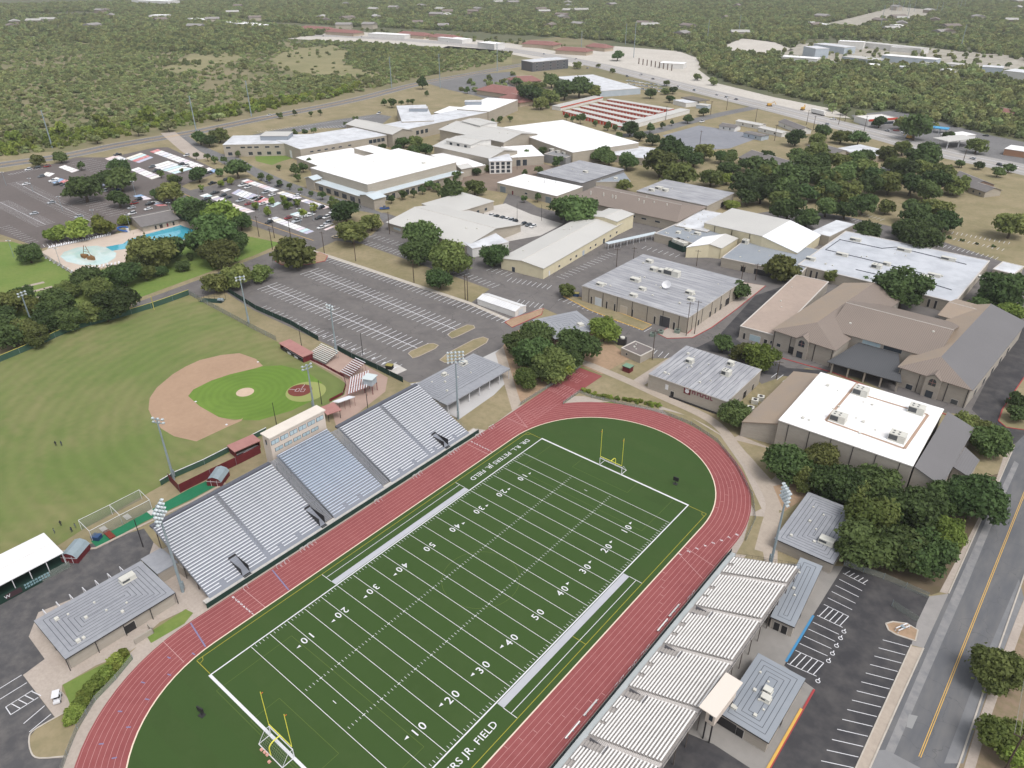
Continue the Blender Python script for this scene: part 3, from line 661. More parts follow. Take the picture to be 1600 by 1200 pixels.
for i, (x, y0, y1, st_) in enumerate(((64.0,34.2,38.9,'single plank'),(63.9,40.3,44.9,'with backrest'),(64.3,67.4,71.8,'single plank'),(64.2,72.6,77.1,'with backrest'))):
    t = thing('team_bench', 'white team bench '+st_+' on track before visitor seats '+('by the small press box' if i < 2 else 'toward the field house'), 'bench', (x,(y0+y1)/2,.11), 0, 'team benches on the track')
    h = (y1-y0)/2; MB().box(-.14,-h,.42,.14,h,.47).build('seat', whalum, t)
    if i % 2: MB().box(.3,-h,.75,.28,h,.98).build('backrest', whalum, t)
    for yy in (-h+.5, 0, h-.5): MB().box(-.2,yy-.03,0,.35,yy+.03,.42).build('leg', galv, t)

# ================================================================== home grandstand
def rail(mb, p0, p1, h=1.05, r=.025, posts=6, mid=True):
    p0, p1 = Vector(p0), Vector(p1); u = Vector((0,0,h)); mb.tube([p0+u, p1+u], r, 4)
    if mid: mb.tube([p0+u*.5, p1+u*.5], r*.8, 4)
    for k in range(posts+1): q = p0.lerp(p1, k/posts); mb.tube([q, q+u], r, 4)
GX, GZ, RUN, RISE = -19.0, 1.25, .76, .326
home = thing('home_grandstand', 'large aluminium grandstand of long bench rows with press box at its back', 'grandstand', (GX,54,0))
Y0 = 54
NR = 27
def boxmesh(name, x, y, z_, m): return MB().box(-x/2,-y/2,-z_/2,x/2,y/2,z_/2).mesh(name, m)
def bench_rows(root, secs, n, x0, z0, run, rise, seat_m, foot_m, sgn=-1, y_off=0, cut=None, first=0, wid=.27):
    """secs: list of (y0,y1) ; sgn direction of ascent along x. Each bench one part"""
    for (a, b) in secs:
        sm, fm = {}, {}
        for i in range(first, n):
            spans = [(a, b)]
            if cut:
                for (c0, c1, imax) in cut:
                    if i < imax:
                        ns = []
                        for s0, s1 in spans:
                            if c1 <= s0 or c0 >= s1: ns.append((s0,s1)); continue
                            if c0-s0 > .6: ns.append((s0,c0))
                            if s1-c1 > .6: ns.append((c1,s1))
                        spans = ns
            x = sgn*(i*run); z_ = z0+i*rise
            for s0, s1 in spans:
                k = round(s1-s0, 2)
                if k not in sm: sm[k] = boxmesh('bench', wid, k, .05, seat_m)
                link('bench', sm[k], root, (x, (s0+s1)/2-y_off, z_+.43))
            k = round(b-a, 2)
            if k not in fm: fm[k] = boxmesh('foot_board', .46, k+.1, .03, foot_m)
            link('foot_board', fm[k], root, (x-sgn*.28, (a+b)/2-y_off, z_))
secsL = [(10.7, 26.2), (27.4, 43.2)]; secsC = [(46.2, 62.7)]; secsR = [(65.8, 80.6), (81.8, 97.0)]
vom = [(19.2,21.2,6),(41.6,43.3,7),(86.6,88.4,6)]
gaps = [(14.2,15.6,2),(30.0,31.3,2),(35.2,36.5,2),(50.2,51.4,2),(55.,56.2,2),(69.5,70.8,2),(75.0,76.2,2),(83.2,84.4,2),(91.5,92.7,2)]
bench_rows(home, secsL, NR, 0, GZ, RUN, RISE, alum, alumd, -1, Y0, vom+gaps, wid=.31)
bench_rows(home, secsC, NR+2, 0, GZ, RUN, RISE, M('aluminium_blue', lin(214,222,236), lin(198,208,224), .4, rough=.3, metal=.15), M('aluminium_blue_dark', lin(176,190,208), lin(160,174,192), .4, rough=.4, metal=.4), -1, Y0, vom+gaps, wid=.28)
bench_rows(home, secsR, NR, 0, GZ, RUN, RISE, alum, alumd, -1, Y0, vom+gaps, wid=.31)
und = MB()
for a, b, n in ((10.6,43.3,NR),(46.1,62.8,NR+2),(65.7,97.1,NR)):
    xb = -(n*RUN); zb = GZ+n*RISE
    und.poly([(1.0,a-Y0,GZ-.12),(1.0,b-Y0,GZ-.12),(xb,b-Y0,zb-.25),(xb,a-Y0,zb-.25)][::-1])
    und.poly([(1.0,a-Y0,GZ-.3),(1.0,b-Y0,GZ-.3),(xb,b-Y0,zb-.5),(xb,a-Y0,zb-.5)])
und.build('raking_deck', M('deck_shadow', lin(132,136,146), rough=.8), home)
aisle = MB(); arl = MB(); stepm = M('aisle_step', lin(150,152,158), lin(120,122,128), 2., rough=.6)
for a, b, n in ((26.2,27.4,NR),(43.3,46.1,NR+1),(62.8,65.7,NR),(80.6,81.8,NR)):
    aisle = MB()
    for i in range(n*2):
        x = -i*RUN/2; z_ = GZ+i*RISE/2; aisle.box(x-.2,a-Y0+.1,z_-.05,x+.16,b-Y0-.1,z_)
    aisle.build('aisle_steps', stepm, home)
    for k in range(6): x = -2-k*3.; z_ = GZ-x/RUN*RISE; arl.tube([(x,(a+b)/2-Y0,z_),(x,(a+b)/2-Y0,z_+1),(x-2,(a+b)/2-Y0,z_+1+2/RUN*RISE),(x-2,(a+b)/2-Y0,z_+2/RUN*RISE)], .04, 4)
arl.build('aisle_rails', M('rail_grey', lin(120,122,126), rough=.5), home)
ends = MB()
for y in (10.5, 43.4, 46.0, 62.9, 65.6, 97.2):
    for i in range(0, NR-1, 3):
        x = -i*RUN; z_ = GZ+i*RISE; ends.tube([(x,y-Y0,z_),(x,y-Y0,z_+1.1)], .035, 4)
    for hh in (.55, 1.1): ends.tube([(0,y-Y0,GZ+hh),(-NR*RUN,y-Y0,GZ+NR*RISE+hh)], .03, 4)
for a, b in ((10.5,43.4),(46,62.9),(65.6,97.2)): rail(ends, (-NR*RUN,a-Y0,GZ+NR*RISE), (-NR*RUN,b-Y0,GZ+NR*RISE), 1.1, .03, 14)
ends.build('guard_rails', M('rail_grey', lin(120,122,126), rough=.5), home)
bw = MB()
for a, b in ((10.5,43.4),(65.6,97.2)): bw.box(-NR*RUN-1.3,a-Y0,GZ+NR*RISE-.5,-NR*RUN-.15,b-Y0,GZ+NR*RISE+.05); 
bw.build('rear_walkway', M('walkway_grey', lin(98,100,110), lin(86,88,98), .3, rough=.8), home)
fwk = MB(); fwk.box(.35,9.2-Y0,GZ-.35,2.2,99.8-Y0,GZ-.13); fwk.box(.35,9.2-Y0,0,.5,99.8-Y0,GZ-.36); fwk.build('front_walkway', concl, home)
fs = MB(); fs.box(2.2,9.0-Y0,.1,2.26,100.-Y0,1.5); fs.build('wind_screen', green_s, home)
fr = MB()
rail(fr, (2.15,9.2-Y0,GZ-.13), (2.15,99.8-Y0,GZ-.13), 1.05, .02, 46); fr.build('front_rail', galv, home)
for y0_, y1_, im in vom:
    v = MB(); ym = (y0_+y1_)/2-Y0; xx = -im*RUN; zt = GZ+im*RISE
    v.box(xx+.2,y0_-Y0+.05,GZ-.2,1.5,y1_-Y0-.05,GZ+.0); v.box(xx-.1,y0_-Y0,GZ-.3,xx+.2,y1_-Y0,zt+.5)
    v.box(xx+.2,y0_-Y0,GZ-.3,.6,y0_-Y0+.08,zt+.1); v.box(xx+.2,y1_-Y0-.08,GZ-.3,.6,y1_-Y0,zt+.1)
    v.build('stair_opening', dark, home)
lg = MB()
for y in np.linspace(11, 97, 24):
    for k in (6, 13, 20, 26.5): x = -k*RUN; lg.tube([(x,y-Y0,0),(x,y-Y0,GZ+k*RISE-.5)], .12, 5)
lg.build('support_columns', M('steel_column', lin(96,88,84), rough=.8), home)
MB().box(-20.2,10.8-Y0,0,-10.5,97-Y0,3.0).build('understand_rooms', blockg, home)
eb = MB(); eb.box(-20.2,6.2-Y0,0,-13.,10.8-Y0,3.2); eb.build('ticket_room', blockg, home)
MB().box(-20.5,6.-Y0,3.2,-12.8,11.1-Y0,3.45).build('ticket_room_roof', roofs, home)
for k in range(4): MB().box(-19.5+k*1.6,6.13-Y0,.1,-18.5+k*1.6,6.19-Y0,2.2).build('ticket_window', glass, home)
bn = MB()
for a, b in ((46,62.9),): bn.box(-22.4,a-Y0,0,-22,b-Y0,11)
# press box
pb = thing('press_box', 'beige two storey press box with two rows of pale windows behind the grandstand', 'press box', (-42.0,54.6,0))
MB().box(-3.4,-9.0,0,0,9.0,15.8).build('wall', beige, pb)
MB().box(-3.7,-9.3,15.8,.35,9.3,16.1).build('roof', M('press_roof', lin(226,217,207), lin(214,205,195), .3, rough=.8), pb)
for r_, (n, zz, h_) in enumerate(((6,13.4,1.35),(6,11.0,1.1))):
    for k in range(n):
        y = -7.5+k*2.95+(.8 if r_ else 0)
        if y > 8: continue
        w_ = MB(); w_.box(-.02,y-1.25,zz,.06,y+1.25,zz+h_).build('window', fascia, pb)
        pane = MB(); pane.box(.0,y-1.15,zz+.1,.085,y-.06,zz+h_-.08); pane.box(.0,y+.04,zz+.1,.085,y+1.15,zz+h_-.08); pane.build('pane', glassl, KIDS[pb.name][-1])
MB().box(-2.2,-9.06,13.,-1.6,-8.98,14.6).build('side_window', glass, pb)
# ================================================================== visitors' stand
vis = thing('visitor_grandstand', 'white bench grandstand with grey aisles backing onto flat roofed stadium rooms', 'grandstand', (67.6,50,0))
VY = 50; VR, VRI, NV = .70, .285, 21
vsec = [(91.6,97.8),(78.4,90.4),(64.7,77.2),(51.0,63.5),(37.3,49.8),(23.6,36.1),(10,22.4)]
vv = [(75.3,77.3,6),(61.6,63.6,6),(47.9,49.9,6),(34.2,36.2,6),(20.4,22.5,6)]
vg = [(94.2,95.3,2),(84.6,85.8,2),(81.6,82.3,2),(70.6,72.,2),(67.4,68.4,2),(57.2,58.4,2),(54.,55.,2),(43.4,44.8,2),(40.3,41.,2),(29.4,31,2)]
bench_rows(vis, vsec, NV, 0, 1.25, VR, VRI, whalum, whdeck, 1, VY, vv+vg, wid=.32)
und = MB(); und.poly([(-.5,10-VY,1.1),(NV*VR+.2,10-VY,1.1+NV*VRI),(NV*VR+.2,97.8-VY,1.1+NV*VRI),(-.5,97.8-VY,1.1)])
und.poly([(-.5,10-VY,.95),(-.5,97.8-VY,.95),(NV*VR+.2,97.8-VY,.85+NV*VRI),(NV*VR+.2,10-VY,.85+NV*VRI)]); und.build('raking_deck', whdeck, vis)
for (a, b) in ((90.4,91.6),(77.2,78.4),(63.5,64.7),(49.8,51.),(36.1,37.3),(22.4,23.6)):
    st_ = MB()
    for i in range(NV*2-6): x = 2+i*VR/2; st_.box(x-.15,a-VY+.1,1.12+(x/VR)*VRI,x+.2,b-VY-.1,1.26+(x/VR)*VRI)
    st_.build('aisle_steps', M('aisle_white', lin(206,200,196), lin(184,178,174), 2, rough=.6), vis)
v = MB()
for y0_, y1_, im in vv:
    v.box(.5,y0_-VY,1.0,im*VR+.2,y0_-VY+.12,2.3); v.box(.5,y1_-VY-.12,1.0,im*VR+.2,y1_-VY,2.6); v.box(im*VR+.1,y0_-VY,1.,im*VR+.25,y1_-VY,3.6)
v.build('stair_walls', M('grey_panel', lin(120,118,122), rough=.7), vis)
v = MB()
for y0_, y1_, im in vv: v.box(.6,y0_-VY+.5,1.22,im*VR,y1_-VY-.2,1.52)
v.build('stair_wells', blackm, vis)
fw = MB(); fw.box(-1.6,9-VY,.0,-.45,99.6-VY,1.15); fw.build('front_walkway', M('walk_pale', lin(186,192,194), lin(172,178,180), .2, rough=.8), vis)
MB().box(-1.72,9-VY,.1,-1.64,99.8-VY,2.05).build('wind_screen', M('black_screen', lin(26,36,38), rough=.9), vis)
e = MB(); rail(e, (-1.5,98.2-VY,1.2), (NV*VR,98.2-VY,1.2+NV*VRI), 1.0, .025, 12); rail(e, (NV*VR+.2,10-VY,1.2+NV*VRI), (NV*VR+.2,97.8-VY,1.2+NV*VRI), .9, .03, 40); e.build('guard_rails', M('rail_dark', lin(70,72,76), rough=.6), vis)
lg = MB()
for y in np.linspace(11, 97, 20):
    for k in (5, 11, 17, 20.5): x = k*VR; lg.tube([(x,y-VY,0),(x,y-VY,1.0+k*VRI-.2)], .1, 5)
lg.build('support_columns', M('steel_column', lin(96,88,84), rough=.8), vis)
# ================================================================== generic buildings
def frame(A, B, Cc, h):
    num = isinstance(Cc, (int, float)); a, b = P(*A, h), P(*B, h); c = None if num else P(*Cc, h)
    rz = atan2(b.y-a.y, b.x-a.x); Lx = hypot(b.x-a.x, b.y-a.y)
    Ly = Cc if num else -(c.x-a.x)*sin(rz)+(c.y-a.y)*cos(rz)
    return a, rz, Lx, Ly
def visitor_press():
    a, rz, Lx, Ly = frame((1092,1104), (1119,1122), (1157,1064), 9.2)
    vb = thing('visitor_press_box', 'small cream press box with flat roof on top of the visitor seats', 'press box', (a.x,a.y,0), rz)
    MB().box(0,0,9.0,Lx,Ly,9.2).build('roof', M('press_roof_cream', lin(226,216,206), rough=.8), vb); MB().box(1.2,.9,5.4,Lx-.5,Ly-.9,9.0).build('wall', beige, vb)
    for x in (1.4,Lx-.8):
        for y in (1.2,Ly-1.2): MB().box(x-.12,y-.12,0,x+.12,y+.12,5.4).build('column', dark, vb)
    MB().box(Lx*.55,.82,6.4,Lx*.75,.92,8.4).build('side_window', glass, vb); MB().box(1.12,1.6,6.9,1.22,Ly-1.6,8.4).build('front_window', glass, vb)
visitor_press()
def vent(mb, x, y, z_, s_=.5):
    mb.box(x-s_/2,y-s_/2,z_,x+s_/2,y+s_/2,z_+s_*.7)
def ac_unit(parent, x, y, z_, sx=2.4, sy=1.6, h=1.3, m=None):
    o = MB().box(x-sx/2,y-sy/2,z_+.15,x+sx/2,y+sy/2,z_+h).box(x-sx/2-.1,y-sy/2-.1,z_,x+sx/2+.1,y+sy/2+.1,z_+.2).build('rooftop_unit', m or acm, parent)
    if h >= 1.8:
        for kx in (-.28, .05):
            for ky in (-.2, .2):
                n = 10; MB().poly([(x+kx*sx+.34*cos(2*pi*i/n), y+ky*sy+.34*sin(2*pi*i/n), z_+h+.012) for i in range(n)]).build('fan', acgrille, o)
    MB().box(x-sx/2+.1,y-sy/2-.015,z_+.4,x+sx/2-sx*.45,y-sy/2,z_+h-.25).build('grille', acgrille, o); return o
def opening(t, side, u, z0, w, h, m, Lx, Ly, name='window', proud=.05, frame_m=None):
    def bx(w_, z0_, z1_, p0, p1):
        mb = MB()
        if side == 'f': mb.box(u-w_/2,-p1,z0_,u+w_/2,-p0,z1_)
        elif side == 'b': mb.box(u-w_/2,Ly+p0,z0_,u+w_/2,Ly+p1,z1_)
        elif side == 'r': mb.box(Lx+p0,u-w_/2,z0_,Lx+p1,u+w_/2,z1_)
        else: mb.box(-p1,u-w_/2,z0_,-p0,u+w_/2,z1_)
        return mb
    fm = frame_m or fascial
    o = bx(w+.2, z0-(.1 if name == 'window' else 0), z0+h+.1, -.02, proud).build(name, fm, t)
    bx(w, z0, z0+h, -.02, proud+.03).build('pane' if name == 'window' else 'leaf', m, o)
    return o
def local(t, px, h):
    return t.matrix_basis.inverted() @ P(*px, h)
def flat(name, label, A, B, Cc, h, wall=blockg, roof=roofg, over=.25, fas=fascia, fth=.3, seams=None, wins=(), units=(), vents=0, parapet=0, group=None, cat='building', seed=1, down=None, seam_w=.12, seam_p=1.0, z0=0):
    a, rz, Lx, Ly = frame(A, B, Cc, h)
    t = thing(name, label, cat, (a.x, a.y, z0), rz, group); h -= z0
    MB().box(0,0,0,Lx,Ly,h-fth).build('wall', wall, t)
    if parapet:
        mb = MB()
        for b_ in ((-over,-over,Lx+over,.3),(-over,Ly-.3,Lx+over,Ly+over),(-over,.3,.3,Ly-.3),(Lx-.3,.3,Lx+over,Ly-.3)): mb.box(b_[0],b_[1],h-fth,b_[2],b_[3],h)
        mb.build('parapet', fas, t); zr = h-parapet; MB().box(.3,.3,h-fth-.001,Lx-.3,Ly-.3,zr).build('roof', roof, t)
    else:
        MB().box(-over,-over,h-fth,Lx+over,Ly+over,h-.05).build('fascia', fas, t)
        zr = h; MB().box(-over+.05,-over+.05,h-.05,Lx+over-.05,Ly+over-.05,h).build('roof', roof, t)
    if seams:
        mb = MB(); w = seam_w
        if seams == 'rings':
            k = 1
            while k*seam_p*2 < min(Lx, Ly):
                d = k*seam_p
                for p, q in (((d,d),(Lx-d,d)),((Lx-d,d),(Lx-d,Ly-d)),((Lx-d,Ly-d),(d,Ly-d)),((d,Ly-d),(d,d))): mb.line(p, q, w, zr+.012+.002*(k % 2))
                k += 1
        elif seams == 'x':
            n = int(Ly/seam_p)
            for k in range(1, n): mb.line((0,k*seam_p),(Lx,k*seam_p), w, zr+.012)
        else:
            n = int(Lx/seam_p)
            for k in range(1, n): mb.line((k*seam_p,0),(k*seam_p,Ly), w, zr+.012)
        s_ = mb.build('roof_seams', seamd, t)
    for w_ in wins:
        side, u, z0_, w, hh, m = w_[:6]; nm = w_[6] if len(w_) > 6 else 'window'
        u = u*(Lx if side in 'fb' else Ly) if abs(u) <= 1 else u
        opening(t, side, u, z0_, w, hh, m, Lx, Ly, nm)
    rnd = random.Random(seed); M4 = Matrix.Translation((a.x,a.y,0)) @ Matrix.Rotation(rz,4,'Z')
    for un in units:
        q = M4.inverted() @ P(un[0], un[1], h+z0+.6); s_ = un[2:] or (2.4,1.6,1.2); ac_unit(t, q.x, q.y, zr, *s_)
    if vents:
        mb = MB()
        for k in range(vents): vent(mb, rnd.uniform(.12,.88)*Lx, rnd.uniform(.12,.88)*Ly, zr, rnd.choice((.4,.6,.8)))
        mb.build('roof_vents', acm, t)
    if down:
        for k in range(down): x = Lx*(k+.5)/down; MB().box(x-.08,-.12,0,x+.08,0,h-fth).build('downpipe', dark, t)
        nk = max(1, int(down*Ly/Lx))
        for k in range(nk): y = Ly*(k+.5)/nk; MB().box(Lx,y-.08,0,Lx+.12,y+.08,h-fth).build('downpipe', dark, t)
    return t, Lx, Ly
def gable(name, label, A, B, Cc, he, hr, axis='x', wall=creamw, roof=rooft, over=.5, wins=(), group=None, cat='building', off=.5, hip=0, vents=0, z0=0, seed=2):
    """A,B,C on the eave height; ridge along axis at fraction off across"""
    a, rz, Lx, Ly = frame(A, B, Cc, he)
    t = thing(name, label, cat, (a.x,a.y,z0), rz, group); he -= z0; hr -= z0
    w = MB(); w.box(0,0,0,Lx,Ly,he-.05)
    o = over; r = MB(); th = .18
    if axis == 'x':
        ym = Ly*off; x0, x1 = -o, Lx+o; hx = hip
        q = [(x0,-o,he),(x1,-o,he),(x1-hx,ym,hr),(x0+hx,ym,hr),(x1,Ly+o,he),(x0,Ly+o,he)]
        fs = [(0,1,2,3),(4,5,3,2)]; ends_ = [(1,4,2),(5,0,3)]
        if not hip: w.poly([(0,0,he-.05),(0,ym,hr-.2),(0,Ly,he-.05)]); w.poly([(Lx,0,he-.05),(Lx,Ly,he-.05),(Lx,ym,hr-.2)])
    else:
        xm = Lx*off; y0, y1 = -o, Ly+o; hx = hip
        q = [(Lx+o,y0,he),(Lx+o,y1,he),(xm,y1-hx,hr),(xm,y0+hx,hr),(-o,y1,he),(-o,y0,he)]
        fs = [(0,1,2,3),(4,5,3,2)]; ends_ = [(1,4,2),(5,0,3)]
        if not hip: w.poly([(0,0,he-.05),(Lx,0,he-.05),(xm,0,hr-.2)]); w.poly([(Lx,Ly,he-.05),(0,Ly,he-.05),(xm,Ly,hr-.2)])
    w.build('wall', wall, t)
    for f in fs+(ends_ if hip else []): r.poly([q[i] for i in f])
    for f in fs+(ends_ if hip else []): r.poly([(q[i][0],q[i][1],q[i][2]-th) for i in f][::-1])
    bd = [0,1,4,5] if hip else [0,1,2,4,5,3]
    for i in range(len(bd)):
        A_, B_ = q[bd[i]], q[bd[(i+1)%len(bd)]]; r.poly([(A_[0],A_[1],A_[2]-th),(B_[0],B_[1],B_[2]-th),B_,A_])
    r.build('roof', roof, t)
    rc = MB(); rc.tube([(q[2][0],q[2][1],q[2][2]+.02),(q[3][0],q[3][1],q[3][2]+.02)], .12, 5); rc.build('ridge_cap', fascial, KIDS[t.name][-1])
    for w_ in wins:
        side, u, z0_, ww, hh, m = w_[:6]; nm = w_[6] if len(w_) > 6 else 'window'
        u = u*(Lx if side in 'fb' else Ly) if abs(u) <= 1 else u
        opening(t, side, u, z0_, ww, hh, m, Lx, Ly, nm)
    if vents:
        rnd = random.Random(seed); mb = MB()
        for k in range(vents):
            f = rnd.uniform(.1,.9); g_ = rnd.uniform(.15,.4)
            if axis == 'x': vent(mb, f*Lx, ym*2*g_ if off == .5 else Ly*g_, he+(hr-he)*2*g_-.1, .7)
            else: vent(mb, Lx*g_, f*Ly, he+(hr-he)*2*g_-.1, .7)
        mb.build('roof_vents', acm, t)
    return t, Lx, Ly
def roofed(name, label, V, faces, mats, walls, wall_m, cat='building', group=None, base=0, org=0, rot=(0,1), th=.25):
    """V: list of (px,py,h); faces: index lists with a material each; walls: edge index pairs dropped to the ground"""
    W3 = [P(x, y, h) for x, y, h in V]; o = W3[org]; d = W3[rot[1]]-W3[rot[0]]; rz = atan2(d.y, d.x)
    t = thing(name, label, cat, (o.x, o.y, 0), rz, group)
    I = (Matrix.Translation((o.x,o.y,0)) @ Matrix.Rotation(rz,4,'Z')).inverted(); Lc = [I @ w for w in W3]
    for f, m in zip(faces, mats):
        pts = [Lc[i] for i in f]; n = (pts[1]-pts[0]).cross(pts[2]-pts[0])
        if n.z < 0: pts = pts[::-1]
        mb = MB().poly(pts).poly([p-Vector((0,0,th)) for p in pts][::-1])
        for i in range(len(pts)): p, q = pts[i], pts[(i+1)%len(pts)]; z_ = Vector((0,0,th)); mb.poly([p-z_, q-z_, q, p])
        mb.build('roof_slope', m, t)
    for e in walls:
        p, q = Lc[e[0]], Lc[e[1]]; zb = e[2] if len(e) > 2 else base; c = sum((Lc[i] for i in range(len(Lc))), Vector())/len(Lc)
        m_ = (p+q)/2; din = Vector((c.x-m_.x, c.y-m_.y, 0)).normalized()*.35
        p, q = p+din, q+din; dd = din.normalized()*.3
        z_ = Vector((0,0,th*.9))
        mb = MB().poly([(p.x,p.y,zb),(q.x,q.y,zb),q-z_,p-z_]); mb.build('wall', wall_m, t)
    return t, I, Lc
# ================================================================== stadium rooms
D = dark; GL = glass
t, lx, ly = flat('restroom_block', 'long low block building with concentric seamed grey roof beside the service yard', (104,1026), (269,926), (217,880), 3.6, blockg, roofs, .5, seams='rings', units=[(199,903,3.2,1.8,1.2)], vents=9, seam_p=.9, wins=[('f',.55,0.2,2.4,2.2,D,'doorway'),('l',.5,.2,1.2,2.1,D,'doorway'),('r',.5,1.2,1.2,1,GL)])
for k in range(5): x = -.4+k*(lx+.8)/4; MB().box(x-.07,-.45,0,x+.07,-.3,3.3).build('column', D, t)
MB().box(lx*.5,-4.2,0,lx*.68,-3.9,1.5).box(lx*.68-.2,-4.2,0,lx*.68,-2,1.5).build('privacy_wall', blockg, t)
for k in range(7):
    x = lx*(.1+k*.125); MB().tube([(x,ly+.6,2.6),(x,ly+3.6,2.6)], .1, 5).tube([(x,ly+3.6,0),(x,ly+3.6,2.6)], .1, 5).build('outrigger', white, t)
t, lx, ly = flat('concession_block', 'open fronted concession building with white posts and grey roof next to the plaza', (685,625), (782,570), (741,552), 4.0, blockg, roofs, .3, seams='rings', units=[(724,567,2.6,1.8,1.2),(694,584,1.6,1.2,1.),], vents=6, seam_p=1.0, wins=[('f',.3,.1,2,2.4,D,'doorway'),('f',.55,1.,2.6,1.4,D,'serving_hatch'),('f',.8,1,2.6,1.4,D,'serving_hatch')])
MB().box(-.3,-4.2,3.55,lx+.3,-.3,3.9).build('porch_roof', roofs, t)
for k in range(7): x = .2+k*(lx-.4)/6; MB().box(x-.1,-4.,0,x+.1,-3.8,3.55).build('porch_post', white, t)
t, lx, ly = flat('field_house', 'square block field house with maroon wall sign and striped grey roof', (1014,584), (1136,627), (1192,578), 5.7, blockg, roofgx, .15, fascial, seams='y', seam_p=1.6, seam_w=.14, units=[(1078,564,2.4,2,1.5),(1135,583,2.8,2.4,1.8),(1142,568,2,1.8,1.5)], vents=10, wins=[('f',.33,.1,1.2,2.2,D,'door'),('f',.25,2.2,1.0,1.8,white,'wall_panel'),('r',.35,.1,1.2,2.2,D,'door'),('r',.55,.1,2.4,2.6,D,'roller_door'),('r',.8,.1,1.2,2.2,D,'door')])
sg = MB().box(lx*.47,-.14,3.3,lx*.555,-.02,5.6).build('wall_sign', maroon, t)
mb = MB()
for i in range(14):
    a0 = 2*pi*i/14
    mb.poly([(lx*.513,-.15,4.45),(lx*.513+.75*cos(a0),-.15,4.35+.75*sin(a0)),(lx*.513+.75*cos(a0+2*pi/14),-.15,4.35+.75*sin(a0+2*pi/14))])
mb.poly([(lx*.513-.5,-.152,5.0),(lx*.513-.95,-.152,5.45),(lx*.513-.1,-.152,5.1)]).poly([(lx*.513+.1,-.152,5.1),(lx*.513+.95,-.152,5.45),(lx*.513+.5,-.152,5.0)])
mb.build('sign_emblem', white, sg)
lt = M('letter_maroon', lin(140,84,96), lin(96,40,52), 1.2, rough=.7)
for k, (u, w) in enumerate(((.575,.9),(.605,.5),(.638,1.0),(.675,.9),(.705,.9),(.74,1.0),(.775,.45),(.80,.9))):
    x = lx*u; mb = MB(); mb.box(x,-.12,4.0,x+.32,-.02,5.2)
    if w > .6: mb.box(x+.33,-.12,4.0 if k % 2 else 4.9,x+w,-.02,4.3 if k % 2 else 5.2)
    mb.build('sign_letter', lt, t)
MB().box(lx*.3,-.5,0,lx,-.1,.5).build('plinth', D, t)
t, lx, ly = flat('pump_house', 'small tan utility building with rooftop machinery at the end of the sprint chute', (971,543), (1001,556), (1020,544), 3.1, blockg, M('roof_dark_grey', lin(124,116,114), lin(108,102,100), .3, rough=.9), .1, fascial, parapet=.2, vents=3, wins=[('f',.3,1,.8,.8,GL)])
t2 = thing('cooling_unit', 'white cooling fan unit on dark frame beside the small utility building', 'machine', P(972,538), .4)
MB().box(-1.5,-1.2,0,1.5,1.2,2.6).build('cabinet', D, t2); MB().tube([(0,0,2.6),(0,0,3.1)], .9, 12).build('fan_cowl', acm, t2)
flat('garden_shed', 'tiny maroon shed with green roof on dry grass', (973,571), (984,575), (990,571), 2.2, maroon, M('green_roof', lin(120,150,128), rough=.7), .2, cat='shed')
flat('grove_building', 'grey flat roofed building half hidden by the trees at the lot corner', (834,500), (868,529), (925,505), 4.2, M('brown_wall', lin(140,120,106), rough=.9), roofs, .5, seams='rings', seam_p=1.6, units=[(907,506,2.2,2,.8)], wins=[('f',.6,.1,1.4,2.1,D,'door')])
B1w = [('f',.10,.1,.7,3.2,D),('f',.17,.1,3.2,3.6,M('white_door', lin(206,212,218), rough=.6),'garage_door'),('f',.255,.1,.7,3.2,D),('f',.335,.1,.7,3.2,D),('f',.42,.1,3.2,3.4,M('tan_door', lin(196,184,168), rough=.7),'garage_door'),('f',.505,.1,.7,3.2,D),('f',.715,.1,.7,3.2,D),('f',.805,.1,4.4,4.4,M('grey_door', lin(72,72,76), rough=.6),'garage_door'),('f',.89,.1,.8,3.2,D),('r',.2,.1,1.2,2.4,D,'door'),('r',.4,.1,1,2.6,D),('r',.5,.1,1,2.6,D),('r',.6,.1,1,2.6,D),('r',.72,.1,3.6,3.2,D,'garage_door'),('r',.9,.1,3,3,D,'garage_door')]
t, lx, ly = flat('workshop_building', 'large square workshop with garage doors and mottled grey roof full of machinery', (910,446), (1075,496), (1155,436), 7.0, blockw, roofg, .2, fascial, seams='x', seam_p=2.2, seam_w=.1, vents=16, down=7, wins=B1w,
  units=[(938,444,3,1.8,1.3),(993,437,4.2,2.2,1.4),(1004,451,2.8,1.8,1.2),(990,461,3,1.8,1.2),(1015,408,3,2,1.3),(1078,457,3.2,2.2,1.4),(1080,467,2.6,2,1.2),(1022,421,3,2.4,1.6),(1035,424,3,2.4,1.6),(1050,428,7,2.6,2.4)])
I4 = (Matrix.Translation(t.location) @ Matrix.Rotation(t.rotation_euler.z,4,'Z')).inverted(); q = I4 @ P(1042,447,8)
mb = MB(); n = 14; rg = [(0,0)]
for i in range(n):
    a0, a1 = 2*pi*i/n, 2*pi*(i+1)/n; mb.poly([(q.x,q.y,8.2),(q.x+2*cos(a0),q.y+1.2*sin(a0)-.5,8.9+1.3*sin(a0)),(q.x+2*cos(a1),q.y+1.2*sin(a1)-.5,8.9+1.3*sin(a1))])
mb.tube([(q.x,q.y+.3,7),(q.x,q.y,8.3)], .12, 6); mb.build('satellite_dish', white, t)
gable('arched_shed', 'long white metal shed at the edge of the parking lot', (746,466.5), (805,486.5), (823,478), 2.7, 3.7, 'x', wallw, M('white_corrugated', lin(232,232,234), lin(214,214,216), .2, rough=.5, stripe=('x',1.2,.1,lin(198,198,200))), .15, cat='shed', wins=[('r',.5,.05,3,2.3,M('white_door', lin(206,212,218), rough=.6),'roller_door')])
